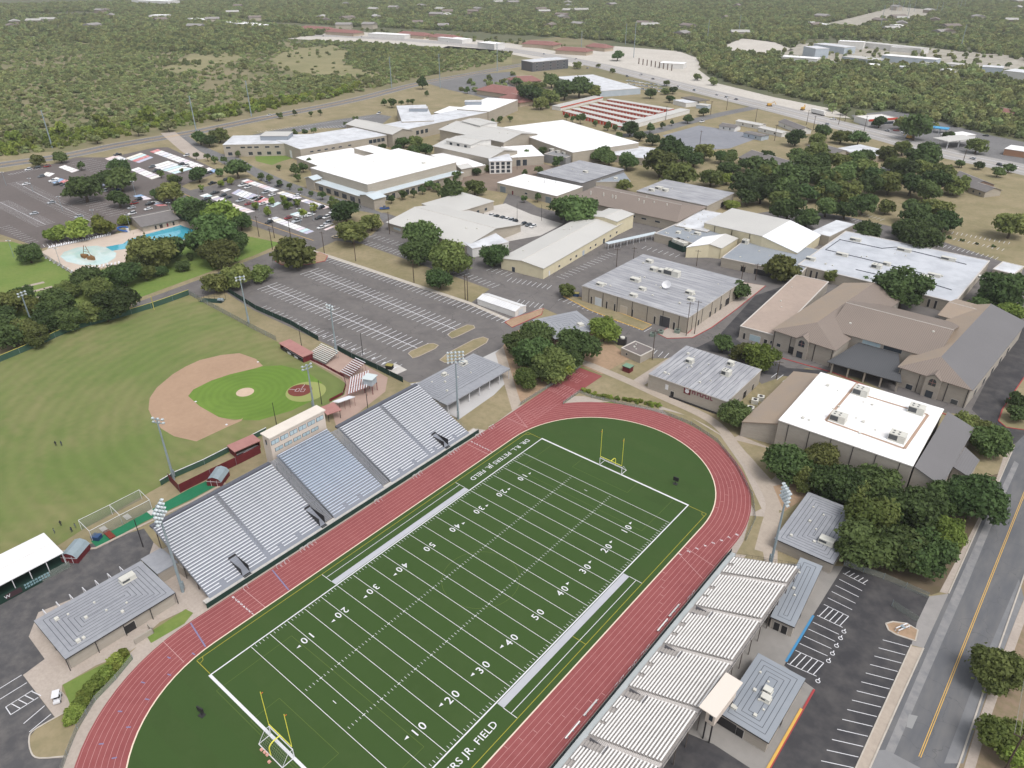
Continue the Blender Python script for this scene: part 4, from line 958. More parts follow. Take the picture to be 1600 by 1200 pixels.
# classroom sheds
gable('long_classroom', 'long cream classroom building with pale metal gable roof and stall row beside it', (783,403), (849,419), (1009,345), 5.3, 6.6, 'y', creamw, rooft, .4, vents=6, wins=[('f',.3,.1,1.6,2.2,GL,'door'),('r',.06,.1,1.1,2.2,white,'door'),('r',.16,1.4,1.4,.9,GL),('r',.28,1.4,1.4,.9,GL),('r',.34,1.4,1.4,.9,GL),('r',.42,.1,1.8,2.4,bluebl,'door'),('r',.5,1.4,1.4,.9,GL),('r',.56,1.4,1.4,.9,GL),('r',.66,.1,1.8,2.4,GL,'door'),('r',.74,1.4,1.4,1,GL),('r',.82,1.4,1.4,1,GL),('r',.9,1.4,1.4,1,GL)])
gable('raised_classroom', 'cream upper hall with pale roof rising out of the long classroom roof', (925,337), (964,346), (985,333), 7.6, 8.4, 'y', creamw, rooft, .4)
gable('tan_hall', 'wide stone hall with large pale tan metal roof behind the oaks', (606,347), (730,383), (786,343), 4.2, 7.4, 'x', blockw, rooft, .8, vents=3, wins=[('f',.12,1.4,5,1.,glassl),('f',.5,1.2,2,1.2,GL),('r',.3,.1,2,2.6,GL,'door')])
flat('tan_hall_wing', 'narrow wing with tan roof and blue canopy running back from the wide hall', (708,333), (771,314), (735,297), 5.2, blockw, rooft, .4, fascial, wins=[('f',.2,1,2,1.6,GL),('f',.4,1,2,1.6,GL),('f',.6,1,2,1.6,GL),('f',.8,1,2,1.6,GL)])
flat('tan_hall_annex', 'white annex at the gable end of the wide stone hall', (738,388), (795,378), (793,358), 4.6, wallw, roofwd, .2, fascial, wins=[('f',.45,.1,1.6,2.4,GL,'door')])
# gymnasium and new school
flat('gym_lower_storey', 'low surrounding storey with pale blue metal roof and colonnade around the big white gym', (489,283), (572,309), (713,267), 5.0, blockw, rooflb, .8, fascial, wins=[('f',u,.4,4.6,2.8,GL) for u in (.15,.3,.45,.6,.75,.9)]+[('r',u,.5,2.4,3.0,GL) for u in (.06,.12,.2,.26,.4,.46,.52,.66,.72,.84,.9)])
flat('main_gymnasium', 'huge blocky gymnasium with brilliant white flat roof', (485,262), (574,288), (704,251), 10.2, blockw, roofw, .15, fascial, units=[(662,254,2,2,.8)], vents=4)
gable('gym_entrance', 'little pale gabled entrance pavilion at the near corner of the white gym', (562,304), (584,311), (596,305), 6.2, 7.6, 'y', blockw, rooflb, .8)
gable('gym_entrance', 'little pale gabled entrance pavilion at the street end of the white gym', (477,278), (490,281), (497,277), 6.6, 8., 'y', blockw, rooflb, .8)
wn2 = [('f',u,1.,3,2.2,GL) for u in (.06,.27,.36,.46,.56,.68,.84,.92)]+[('f',u,5.8,3.2,1.2,GL) for u in (.05,.2,.27,.34,.45,.55)]
flat('west_classroom_wing', 'two storey stone classroom wing with white roof facing the green lawn', (348,226), (500,223), (517,209), 8.6, blockw, roofwd, .2, fascial, wins=wn2)
flat('west_roof_monitor', 'blue grey clerestory box standing on the white classroom wing roof', (406,212), (449,212), (455,205.5), 12., M('clerestory_grey', lin(150,158,168), rough=.6), rooft, .3, fascial, z0=8.5)
flat('diagonal_wing', 'long diagonal stone wing with white roof and small slit windows', (469,233), (604,211), (574,196), 8.95, blockw, roofwd, .2, fascial, wins=[('f',u,5.6,2.6,.9,GL) for u in (.12,.2,.28,.36,.44,.55)]+[('f',u,4.8,3.,2.6,GL) for u in (.8,.85,.9,.95)]+[('l',.4,.3,3,5,white,'portal')])
flat('link_block', 'low white roofed link block between the gym and the diagonal wing', (497,259), (585,243), (548,231), 5.6, blockw, roofw, .15, fascial, vents=5)
flat('service_block', 'small white roofed block behind the big gym', (553,231), (597,243), (616,236), 9.2, blockw, roofw, .15, fascial)
gable('north_link_hall', 'pale gabled hall with stone gable joining the school wings', (541,194), (613,210), (632,201), 10, 12.6, 'x', blockw, rooft, .6, wins=[('r',.5,2,6,4,GL)])
flat('north_wing', 'white roofed wing with blue skylight box at the back of the school', (628,190), (678,188), (678,163), 9.6, blockw, roofwd, .2, fascial)
flat('north_roof_monitor', 'blue glazed rooftop box on the back school wing', (639,169), (667,169), 7, 12.5, M('clerestory_grey', lin(150,158,168), rough=.6), roofwd, .2, fascial, z0=9.5)
flat('east_wing', 'white roofed end wing with blue rooftop box nearest the storage units', (714,170), (764,174), (757,152), 9.6, blockw, roofw, .2, fascial)
flat('east_roof_monitor', 'blue glazed rooftop box on the end wing toward storage units', (726,158.5), (752,158.5), 7, 12.5, M('clerestory_grey', lin(150,158,168), rough=.6), roofwd, .2, fascial, z0=9.5)
flat('rear_corridor', 'thin white roofed corridor block between the two back wings', (678,176), (722,179), (716,167), 8.6, blockw, roofw, .2, fascial, wins=[('f',.3,5,3,1,GL),('f',.6,5,3,1,GL)])
flat('spine_corridor', 'long diagonal white roofed corridor along the back of the school', (630,203), (763,175), (752,164), 8.75, blockw, roofwd, .2, fascial, wins=[('f',.15,3,3,3,GL),('f',.2,3,3,3,GL),('f',.25,3,3,3,GL),('f',.5,5,2,1,GL)])
gable('library_hall', 'pale gabled library hall with clerestory beside the quad', (678,228), (765,247), (800,234), 8.4, 11.4, 'x', blockw, rooft, .8, wins=[('r',.5,3,6,3,GL)])
gable('library_monitor', 'small gabled clerestory on the library hall roof', (697,219), (735,226), (748,214), 12.4, 13.4, 'x', wallw, rooft, .6, wins=[('f',.2,9.8,2.4,1.6,GL),('f',.5,9.8,2.4,1.6,GL),('f',.8,9.8,2.4,1.6,GL)])
gable('cafeteria_hall', 'largest pale gabled school hall with clerestory on its ridge', (687,202), (787,222), (828,207), 9.4, 12.8, 'x', blockw, rooft, .8, vents=3)
gable('cafeteria_monitor', 'small gabled clerestory on the largest school hall', (722,189), (750,196), (762,188), 13.6, 14.6, 'x', wallw, rooft, .6, wins=[('f',.25,11,3,1.6,GL),('f',.7,11,3,1.6,GL)])
flat('quad_block', 'low block with white roof between library hall and gym', (673,242), (729,263), (754,256), 5, blockw, roofw, .2, fascial, wins=[('f',.6,.5,3,2.6,GL)])
gable('quad_entrance', 'tiny pale gabled porch facing the school quad', (709,260), (721,264), (731,259), 5.6, 7, 'y', blockw, rooft, .6)
flat('curved_library_front', 'white library front with two rows of dark windows', (765,252), (800,251), (806,240), 8.2, wallw, roofwd, .3, fascial, wins=[('f',u,z_,2.2,1.9,GL) for u in (.12,.36,.6,.84) for z_ in (.6,3.2,5.6)])
flat('school_east_block', 'vast white roofed rear block of the school beside the side street', (784,199), (895,238), (962,212), 8.6, blockw, roofw, .2, fascial)
flat('entry_block', 'white roofed entry block facing the mulched quad', (800,246), (850,243), (838,226), 6.2, blockw, roofw, .2, fascial, wins=[('f',.2,.3,3,4,GL),('f',.4,.3,3,4,GL)])
flat('plant_yard', 'open grey plant enclosure with machinery at the school rear', (850,240), (884,246), (897,231), 6., M('grey_metal_wall', lin(140,140,142), rough=.7), M('plant_floor', lin(96,98,102), rough=.9), .1, fascial, parapet=1.6, units=[(862,233,3,3,2.6),(872,236,3,3,2.6),(882,238,3,3,2.6)])
flat('white_shop_block', 'single storey stone shop block with stained white roof and grey shutters', (777,285), (870,306), (900,289), 5.4, blockw, roofw, .2, fascial, vents=4, wins=[('f',.1,.1,4.4,3.6,M('shutter_grey', lin(120,130,138), rough=.6),'roller_door'),('f',.27,.1,1.2,2.4,maroon,'door'),('f',.87,.1,4.4,3.6,M('shutter_grey', lin(120,130,138), rough=.6),'roller_door'),('f',.5,2.2,2,1,GL)])
flat('grey_hall', 'broad windowless hall with streaked grey roof behind the white shop block', (839,270), (910,286), (973,264), 7., M('dark_block', lin(128,124,122), rough=.9), roofg, .2, fascia, seams='x', seam_p=2.4, vents=6, units=[(915,268,3,2,1.2)])
flat('grey_hall_annex', 'lower blue grey roofed annex of the streaked grey hall', (930,284), (985,283), (1016,268), 5., blockw, roofb, .2, fascial, vents=5, units=[(962,278,2.4,2,1)])
flat('garden_annex', 'low white roofed block beside the side street oaks', (945,240), (1005,247), (1030,232), 5, blockw, roofwd, .2, fascial, vents=4, units=[(995,228,2,2,1)])
t, lx, ly = gable('brown_roof_hall', 'long hall with taupe metal roof and white roof flues', (889,309), (1057,346), (1100,323), 5.4, 9.2, 'x', blockw, roofbr, .8, hip=7, wins=[('f',.62,2.6,3,.9,GL),('f',.72,2.6,3,.9,GL),('f',.84,2.6,3,.9,GL),('r',.3,.1,2.4,2.6,D,'door')])
mb = MB()
for px_, py_ in ((957,308),(962,309),(1006,317),(943,305),(970,304),(998,314),(1010,310),(1022,318),(923,302),(1042,322)):
    q = Matrix.Rotation(-t.rotation_euler.z,4,'Z') @ (P(px_,py_,8)-t.location); mb.tube([(q.x,q.y,6.4),(q.x,q.y,9.3)], .35, 6)
mb.build('roof_flues', acm, t)
flat('streaked_block', 'low block with streaked grey roof and rooftop plant under the oaks', (995,298), (1105,321), (1146,301), 5.8, blockw, roofg, .3, fascial, vents=5, units=[(1030,294,4,3,1.5),(1040,297,3,3,1.5),(1018,297,3,2,1.5)], wins=[('r',.6,.4,5,3,D,'opening')])
t, I_, Lc = roofed('arena_hall', 'large gabled gym with pale grey and white metal slopes', [(1100,348,7.4),(1144,325,7.4),(1235,344,9.6),(1191,369,9.6),(1283,367,5.4),(1246,395,5.4)], [(0,1,2,3),(3,2,4,5)], [rooft, M('roof_metal_white', lin(240,242,246), rough=.5)], [(0,3),(3,5),(5,4),(0,1)], creamw, rot=(0,3))
mb = MB()
for k in (.2,.5,.8): q = Lc[0].lerp(Lc[3], k); mb.box(q.x-.1,-.05+q.y,0,q.x+.1,.2+q.y,q.z-.4)
mb.build('downpipes', D, t)
roofed('small_gabled_shed', 'cream gabled hall with white and grey roof slopes beside the green chillers', [(1072,386,5.4),(1108,381,7.),(1134,365,7.),(1098,370,5.4),(1128,388,5.4),(1154,372,5.4)], [(0,1,2,3),(1,4,5,2)], [roofw, rooft], [(0,1),(1,4),(4,5),(0,3)], creamw, rot=(0,4))
flat('kitchen_block', 'low cluttered blue grey roofed block beside the gabled arena', (1023,364), (1100,384), (1135,360), 4.4, blockw, roofb, .15, fascial, parapet=.2, vents=12, units=[(1075,358,3,2,1.2),(1090,364,3,2,1.2),(1060,362,2,2,1)])
flat('kitchen_link', 'narrow roof strip with pipework joining the taupe hall and arena', (1055,352), (1105,362), (1140,335), 4.8, blockw, roofwd, .15, fascial, parapet=.2, vents=6)
t = thing('chiller_plant', 'grey chillers behind a dark green screen fence at the service drive', 'machine', P(1062,388), -.3)
MB().box(-5,-3,0,5,-2.85,3).box(-5,3,0,5,3.15,3).box(-5.1,-3,0,-5,3,3).box(5,-3,0,5.1,3,3).build('screen_fence', green_s, t)
for k in (-2.6,.4,3.2): MB().box(k-1.2,-2,0,k+1.2,2,4.2).build('chiller', acm, t)
t = thing('generator_cage', 'black screened generator enclosure with small grey roof at the drive', 'machine', P(1157,418), -.3)
MB().box(-5,-3.4,0,5,-3.2,2.4).box(-5,3.2,0,5,3.4,2.4).box(-5,-3.2,0,-4.8,3.2,2.4).box(4.8,-3.2,0,5,3.2,2.4).build('screen', blackm, t); MB().box(-3,-1,2.6,3,4,2.8).build('canopy', roofb, t); MB().box(-2.6,-.6,0,2.6,2,2.2).build('generator', D, t)
bfu = [(1337,374,5,2,1.4),(1413,390,6,2,1.4),(1482,404,6,2,1.4),(1316,397,5,2,1.3),(1386,412,3,2,1.4),(1370,416,4,3,1.8),(1446,434,4,3,1.8),(1460,429,5,2,1.2),(1535,432,3,2,1),(1267,404,4,2,1.4)]
t, lx, ly = flat('main_flat_block', 'very wide single storey block with pale blue white membrane roof', (1247,413), (1492,472), (1560,410), 5., blockw, M('roof_pale', lin(203,206,213), lin(188,192,200), .03, c3=lin(168,172,180), scale3=.12, amt3=.6, rough=.7), .2, fascial, parapet=.15, vents=14, units=bfu, wins=[('f',u,.3,.9,3.4,D) for u in (.02,.06,.1,.14,.5,.56,.62,.78,.86,.9)])
mb = MB()
for p, q in (((1311,374),(1378,388)),((1378,388),(1400,386)),((1400,386),(1510,413)),((1290,390),(1350,404)),((1350,404),(1445,428)),((1290,390),(1313,374)),((1337,421),(1372,429)),((1445,440),(1487,453))):
    a, b = [Matrix.Rotation(-t.rotation_euler.z,4,'Z') @ (P(*v,5)-t.location) for v in (p,q)]; mb.tube([(a.x,a.y,5.05),(b.x,b.y,5.05)], .16, 5)
mb.build('roof_pipe', seamd, t)
flat('flat_block_west', 'pale blue roofed strip of the wide block behind the generator', (1128,402), (1250,428), (1290,392), 4.6, blockw, roofb, .15, fascial, parapet=.12, vents=5, units=[(1165,378,3,3,2),(1180,377,5,2.4,2),(1190,380,3,3,1.6)], wins=[('f',.55,.1,8,2.6,D,'opening')])
flat('flat_block_north', 'thin grey roofed wing between the arena and parking oaks', (1268,362), (1296,369), (1317,346), 5.5, blockw, roofwd, .2, fascial)
flat('flat_block_end', 'small pale roofed projection at the end of the wide block under an oak', (1517,470), (1553,480), (1568,461), 4.2, blockw, roofwd, .2, fascial, parapet=.12, vents=3)
flat('flat_block_corner', 'small grey roofed corner room of the wide block near the drive', (1552,420), (1585,428), (1596,415), 4.2, blockw, roofwd, .2, fascial, parapet=.12)
# taupe two storey school
flat('taupe_school_base', 'low wing with tan flat roof along the new black drive', (1157,509), (1213,524), (1299,441), 5., blockg, M('roof_tan_flat', lin(178,160,148), lin(166,150,140), .1, c3=lin(154,140,130), scale3=.5, rough=.8), .15, fascial, parapet=.15, vents=3, wins=[('f',.15,.1,.8,2.4,D),('f',.45,.3,4,2.4,glassl),('f',.75,.1,1.2,2.2,D,'door'),('f',.95,1.2,2,1.2,GL)])
def wingface(label, name, A, B, Cc, he, hr, rl, rr, rf, hip, wins, off=.5):
    a, rz, Lx, Ly = frame(A, B, Cc, he); t = thing(name, label, 'building', (a.x,a.y,0), rz)
    MB().box(0,0,0,Lx,Ly,he-.1).build('wall', blockg, t); o = .7; xm = Lx*off
    q = dict(fl=(-o,-o,he),fr=(Lx+o,-o,he),bl=(-o,Ly+o,he),br=(Lx+o,Ly+o,he),rf=(xm,hip,hr),rb=(xm,Ly+o,hr))
    for nm, pts, m in (('roof_slope',('fl','rf','rb','bl'),rl),('roof_slope',('fr','br','rb','rf'),rr),('roof_slope',('fl','fr','rf'),rf)):
        p = [Vector(q[k]) for k in pts]; n = (p[1]-p[0]).cross(p[2]-p[0]); p = p if n.z > 0 else p[::-1]; z_ = Vector((0,0,.22))
        mb = MB().poly(p).poly([v-z_ for v in p][::-1])
        for i in range(len(p)): mb.poly([p[i]-z_, p[(i+1)%len(p)]-z_, p[(i+1)%len(p)], p[i]])
        mb.build(nm, m, t)
    MB().poly([(0,Ly,he-.1),(Lx,Ly,he-.1),(xm,Ly,hr-.3)][::-1]).build('gable_wall', blockg, t)
    # dormer over the arched window
    dx = Lx*.5; w = 2.7; mb = MB(); mb.poly([(dx-w,-1.3,he-.2),(dx,-1.3,he+1.7),(dx,3.2,he+1.7)]).poly([(dx,-1.3,he+1.7),(dx+w,-1.3,he-.2),(dx,3.2,he+1.7)]); mb.build('dormer_roof', rf, t)
    MB().box(dx-w+.3,-1.0,0,dx+w-.3,-.02,he-.2).poly([(dx-w+.3,-1.,he-.2),(dx+w-.3,-1.,he-.2),(dx,-1.,he+1.4)]).build('bay_wall', blockg, t)
    n = 10; arc = [(dx-1.1,-1.06,he-2.6),(dx+1.1,-1.06,he-2.6)]+[(dx+1.1*cos(pi*i/n),-1.06,he-1.2+1.1*sin(pi*i/n)) for i in range(n+1)]
    wd = MB().poly(arc).build('arched_window', GL, t); MB().box(dx-.05,-1.1,he-2.6,dx+.05,-1.07,he-.1).box(dx-1.1,-1.1,he-1.5,dx+1.1,-1.07,he-1.4).build('glazing_bar', maroonl, wd)
    MB().box(dx-1.1,-1.08,.2,dx+1.1,-1.0,2.6).build('lower_window', GL, t)
    for w_ in wins: opening(t, w_[0], w_[1]*(Lx if w_[0] in 'fb' else Ly), w_[2], w_[3], w_[4], w_[5], Lx, Ly, w_[6] if len(w_) > 6 else 'window')
    mb = MB()
    for k in (.02,.3,.7,.98): mb.box(Lx*k-.1,-.16,0,Lx*k+.1,-.0,he-.2)
    mb.build('downpipes', D, t); return t, Lx, Ly
wingface('tan roofed wing of the taupe school beside the black drive with arched window dormer', 'school_wing', (1210,515), (1304,546), (1402,466), 7.2, 10.8, rooftn, roofbry, roofbr, 9, [('f',.12,1.2,1.4,1.2,GL),('f',.35,.1,2.2,2.8,D,'door')])
wingface('grey roofed wing of the taupe school nearest the street with arched window dormer', 'school_wing', (1407,573), (1517,608), (1586,500), 7.2, 10.8, rooftn, roofdk, roofbr, 9, [('f',.85,.3,2,1.6,acgrille,'louvre'),('f',.2,.2,2,1.8,GL)]+[('r',u,.5,3,2.4,GL) for u in (.15,.3,.45,.6,.75)], .42)
gable('school_centre_hall', 'central hall of the taupe school with ribbed roof and tall gable', (1296,514), (1462,560), 34, 8.2, 12.6, 'x', blockg, roofbr, .6, vents=2, wins=[('f',.42,6.4,6,1.4,glassl),('f',.62,6.4,6,1.4,GL)])
t, I_, Lc = roofed('school_porch', 'charcoal metal porch roof on posts between the two taupe school wings', [(1345,533,6.4),(1404,550,6.4),(1409,598,4.2),(1292,565,4.2)], [(0,1,2,3)], [roofch], [], blockg, rot=(3,2), org=3)
for k in (.08,.3,.52,.74,.95): q = Lc[3].lerp(Lc[2], k); MB().box(q.x-.25,.6,0,q.x+.25,1.1,4.0).build('porch_post', blockg, t)
flat('school_rear_room', 'rear brown roofed room of the taupe school beside an oak', (1328,462), (1385,478), (1400,462), 7.4, blockg, roofdk, .6, fascia)
gable('school_rear_gable', 'gold toned rear gable of the taupe school near the round shrub', (1468,492), (1540,512), 20, 7.6, 9.6, 'x', blockg, rooftn, .5)
kerbline('school_kerb', [(1222,560),(1300,582),(1400,622),(1490,652)], .5, .15, redkerb)
# white roofed gym
t, lx, ly = flat('competition_gym', 'tall block gym with bright white roof framed by brown walkways', (1217,656), (1426,728), (1481,641), 10., blockg, roofw, .15, fascial, vents=12, down=6, units=[(1345,613,4.2,3,2.2),(1432,641,4.2,3,2.2),(1310,654,4.2,3,2.2),(1402,684,4.2,3,2.2)])
mb = MB(); M4 = Matrix.Rotation(-t.rotation_euler.z,4,'Z'); lc = lambda x, y: (lambda v: (v.x, v.y))(M4 @ (P(x,y,10)-t.location))
for p, q in (((1340,598),(1290,657)),((1290,657),(1413,701)),((1413,701),(1450,648)),((1352,618),(1450,648))): mb.line(lc(*p), lc(*q), .8, 10.03)
mb.build('roof_walkway', M('walkway_tan', lin(176,150,132), rough=.9), t)
roofed('gym_lean_to', 'tan and grey streaked sloping side roof joined to the tall white roofed gym', [(1159,659,5.2),(1215,662,7.6),(1286,585,7.6),(1240,580,5.2)], [(0,1,2,3)], [rooftn], [(0,1),(0,3),(3,2)], blockg)
roofed('gym_foyer', 'grey metal sloping foyer roof on the street side of the white roofed gym', [(1429,729,9.6),(1481,643,9.6),(1523,669,6.2),(1472,760,6.2)], [(0,1,2,3)], [roofdk], [(0,3),(3,2),(1,2)], blockg, rot=(0,3))
roofed('gym_porch', 'low grey porch roof at the street corner of the gym foyer', [(1489,729,5.5),(1508,698,5.5),(1531,719,4.4),(1514,745,4.4)], [(0,1,2,3)], [roofdk], [(0,3),(3,2)], blockg)
# visitor rooms
kw = dict(wall=blockg, roof=roofs, over=.3, seams='rings', seam_p=.95)
flat('visitor_room', 'grey ring seamed roof building with white rooftop unit beside the big oaks', (1212,841), (1301,880), (1331,796), 3.4, units=[(1292,845,3.4,2,1.3)], vents=7, **kw)
kw['roof'] = roofb
flat('visitor_room', 'narrow blue grey roofed building behind the visitor seats next to the oaks', (1206,963), (1240,978), (1297,890), 3.4, vents=3, wins=[('f',.3,.1,1.2,2.2,D,'door'),('f',.65,.1,1.2,2.2,D,'door'),('r',.3,.1,1.2,2.2,D,'door')], **kw)
flat('visitor_room', 'wide blue grey roofed building with rooftop machinery behind the small press box', (1126,1113), (1200,1158), (1257,1061), 3.4, vents=8, units=[(1200,1078,1.6,1.4,1),(1197,1090,1.8,1.4,1)], wins=[('f',.15,.1,4,2.4,D,'opening'),('f',.45,.1,1.4,2.2,D,'door'),('r',.4,.1,1.2,2.2,D,'door')], **kw)
sheet('rear_court', [(1060,1140),(1115,1163),(1176,1203),(1120,1280),(1010,1230)], .052, asphnew)
sheet('stadium_walk', [(1150,870),(1215,880),(1318,885),(1262,975),(1225,1040),(1273,1077),(1204,1200),(1100,1330),(1000,1330),(1060,1200)], .047, M('concrete_grey', lin(150,146,142), lin(130,127,124), .2, rough=.9))
# ================================================================== background buildings
def boxb(name, label, A, B, depth, h, wall, roof, cat='building', group=None, **k): return flat(name, label, A, B, depth, h, wall, roof, .2, fascial, .4, cat=cat, group=group, **k)
gable('pool_house', 'grey shingled bath house beside the swimming pool', (222,354), (278,342), (259,328), 3., 5.4, 'x', blockw, roofsh, .8, wins=[('f',.35,.1,1,2,D,'door'),('f',.5,.1,1.6,2,D,'door'),('f',.68,.1,1,2,maroon,'door'),('f',.85,.1,1,2,D,'door')])
for i in range(6):
    s0 = (879+(948-879)*i/5, 173+(155-173)*i/5); e0 = (964+(1045-964)*i/5, 194+(171-194)*i/5)
    t, lx, ly = boxb('storage_row', 'long white roofed self storage row with red doors', s0, e0, 7, 3.4, wallw, rooft, 'storage building', 'self storage rows')
    mb = MB()
    for k in range(int(lx/4)): mb.box(k*4+.6,-.06,.1,k*4+3.6,-.02,2.5)
    for k in range(2): mb.box(lx+.02,k*4.5+1,.1,lx+.07,k*4.5+4.4,2.5)
    mb.build('red_doors', redm, t); MB().box(-.25,-.27,2.62,lx+.25,-.21,3.1).box(lx+.21,-.2,2.62,lx+.27,ly+.2,3.1).build('red_trim', redm, t)
t, lx, ly = boxb('storage_perimeter', 'long white roofed outer storage building along the side street', (976,198), (1078,171), 10, 3.4, wallw, rooft, 'storage building')
MB().box(-.27,-.3,2.7,-.21,ly,3.3).build('red_trim', redm, t)
t, lx, ly = boxb('storage_perimeter', 'rear white roofed storage building beside the dense oaks', (876,167), (942,151), 10, 3.4, wallw, rooft, 'storage building'); MB().box(-.25,-.27,2.4,lx,-.21,3.3).build('red_trim', redm, t)
boxb('dark_office', 'dark slate three storey office block by the highway junction', (832,97), (888,92), 24, 11, M('slate_wall', lin(92,98,106), lin(110,96,92), .1, rough=.8), roofwd, wins=[('f',u,z_,3,1.8,GL) for u in (.12,.3,.5,.7,.88) for z_ in (1,4.4,7.8)])
boxb('car_dealer', 'wide pale blue metal dealership with red trim signs', (868,120), (938,142), (982,132), 6, bluebl, roofwd)
boxb('dealer_showroom', 'white dealership showroom with blue tower beside the parked cars', (930,139), (982,134), 14, 5, wallw, roofwd, wins=[('f',.5,.5,6,3,GL)])
for i, (x, y, w, d_) in enumerate(((488,44,44,26),(530,49,44,26),(640,53,44,24),(688,57,36,24),(840,68,48,26),(892,78,48,22),(930,72,30,20))):
    gable('shop_row', ('red tiled shop row along the highway by the scrubland' if i < 2 else 'red tiled shop row along the highway opposite the thicket' if i < 4 else 'red tiled shop row near the highway junction'), (x-w/2,y), (x+w/2,y+3), d_, 5, 9, 'x', M('shop_wall', lin(196,180,160), rough=.9), roofred, 1.5, hip=8, cat='shop', group='red tiled shops on the highway')
for i, (a, b, d_, h, ttl) in enumerate((((575,52),(632,55),24,6,'long white roofed store along the far highway'),((746,66),(772,69),22,8,'white store with dark front beside the highway'),((684,58),(722,62),22,6,'tan flat roofed store beside the highway'),((205,0),(262,2),40,12,'large white institutional building in the distant trees'),((232,24),(258,24),30,8,'white gabled house group in the distant woods'),((288,28),(318,31),26,6,'white roofed commercial block in the distant woods'),((350,34),(400,40),30,6,'long white warehouse in the distant woods'))):
    boxb('distant_store', ttl, a, b, d_, h, wallw, roofw)
gable('clinic', 'taupe red roofed clinic with hipped roof behind the school', (745,140), (800,148), 30, 4.5, 9, 'x', M('shop_wall', lin(196,180,160), rough=.9), roofred, 1.5, hip=10)
gable('clinic', 'dark red hipped roof building beside the dense oaks', (805,128), (845,126), 26, 4.5, 8.5, 'x', M('shop_wall', lin(196,180,160), rough=.9), roofred, 1.5, hip=8); gable('clinic', 'small red hipped lodge between clinic and storage rows', (782,152), (812,160), 20, 4, 7.5, 'x', M('shop_wall', lin(196,180,160), rough=.9), roofred, 1.5, hip=6)
# industrial estate
for i, (a, b, d_, h, wl, rf, ttl) in enumerate((((1256,72),(1275,76),20,12,bluebl,roofwd,'tall pale blue metal shed at the estate entrance'),((1272,68),(1320,74),22,9,bluebl,roofwd,'pale blue metal shed with dark opening in the estate'),((1310,64),(1350,66),16,10,wallw,roofw,'white capped metal shed in the industrial estate'),((1345,66),(1440,76),18,7,wallw,rooft,'very long low white warehouse in the industrial estate'),((1220,88),(1277,92),18,7,wallw,roofw,'white gabled metal shed at the estate corner'),((1316,88),(1368,94),22,7,bluebl,rooft,'grey blue workshop in the estate middle'),((1378,86),(1463,93),18,8,bluebl,roofw,'long pale blue workshop with white roof'),((1352,100),(1372,102),14,5,wallw,roofw,'small white shed below the estate'),((1395,102),(1410,105),12,5,wallw,roofwd,'tiny white shed among estate trees'),((1433,98),(1460,101),18,6,wallw,rooft,'cream roofed shed in the industrial estate'),((1477,99),(1497,101),18,6,wallw,rooft,'beige roofed shed beside white shed'),((1469,108),(1493,111),14,6,wallw,roofw,'white curved roof shed at the woods edge'),((1535,104),(1568,106),18,9,bluebl,roofwd,'blue white hangar shed beside the ribbed greenhouse shed'),((1568,110),(1640,118),26,9,wallw,M('ribbed_white', lin(226,228,232), rough=.5, stripe=('x',3.,.5,lin(190,194,200))),'ribbed white greenhouse shed of the estate'),((1392,73),(1440,77),12,6,wallw,roofw,'white low shed behind estate trees'),((1262,34),(1288,38),14,6,wallw,roofw,'lone white roofed barn in the far woods'),((1390,38),(1408,40),16,7,wallw,roofw,'lone white house roof in far woods clearing'),((1400,44),(1410,46),12,5,bluebl,roofw,'tiny pale blue roof in the far woods'))):
    boxb('industrial_shed', ttl, a, b, d_, h, wl, rf, 'shed')
# shops on the right highway side
t, lx, ly = boxb('red_trim_shop', 'white fast food shop with bright red roof band beside the highway', (1358,187), (1402,184), 18, 5, wallw, roofwd, 'shop', parapet=.5); MB().box(-.3,-.34,3.6,lx+.3,-.26,5.3).build('red_band', redm, t); MB().box(lx*.1,-.1,.3,lx*.9,-.03,2.6).build('shop_window', GL, t)
def canopy(name, label, A, B, d_, h, m):
    a, rz, Lx, Ly = frame(A, B, d_, h); t = thing(name, label, 'canopy', (a.x,a.y,0), rz); MB().box(0,0,h-.6,Lx,Ly,h).build('canopy_roof', m, t)
    for x in (.12,.5,.88):
        for y in (.2,.8): MB().box(Lx*x-.25,Ly*y-.25,0,Lx*x+.25,Ly*y+.25,h-.6).build('canopy_post', white, t)
canopy('car_wash_canopy', 'bright blue canopy in front of the woods', (1455,199), (1481,202), 8, 4, M('bright_blue', lin(70,160,210), rough=.5)); canopy('petrol_canopy', 'pale grey petrol station canopy beside the highway', (1482,221), (1528,216), 14, 6, rooft)
canopy('petrol_canopy', 'yellow edged petrol canopy near the storage rows', (1064,152), (1092,158), 14, 5, M('canopy_dark', lin(110,104,98), rough=.7))
boxb('petrol_shop', 'white roofed petrol station shop behind its canopy', (1490,214), (1525,210), 12, 4.5, wallw, roofw, 'shop'); boxb('brick_store', 'white roofed brick store by the highway lots', (1570,232), (1612,238), 16, 4.5, M('brick_wall', lin(170,130,104), rough=.9), roofw, 'shop')
boxb('petrol_kiosk', 'small white shop beside the yellow edged canopy', (1052,156), (1072,161), 14, 4, wallw, roofwd, 'shop'); boxb('grey_kiosk', 'low grey kiosk beside the side street', (1088,163), (1105,165), 8, 3.5, bluebl, rooft, 'shop')
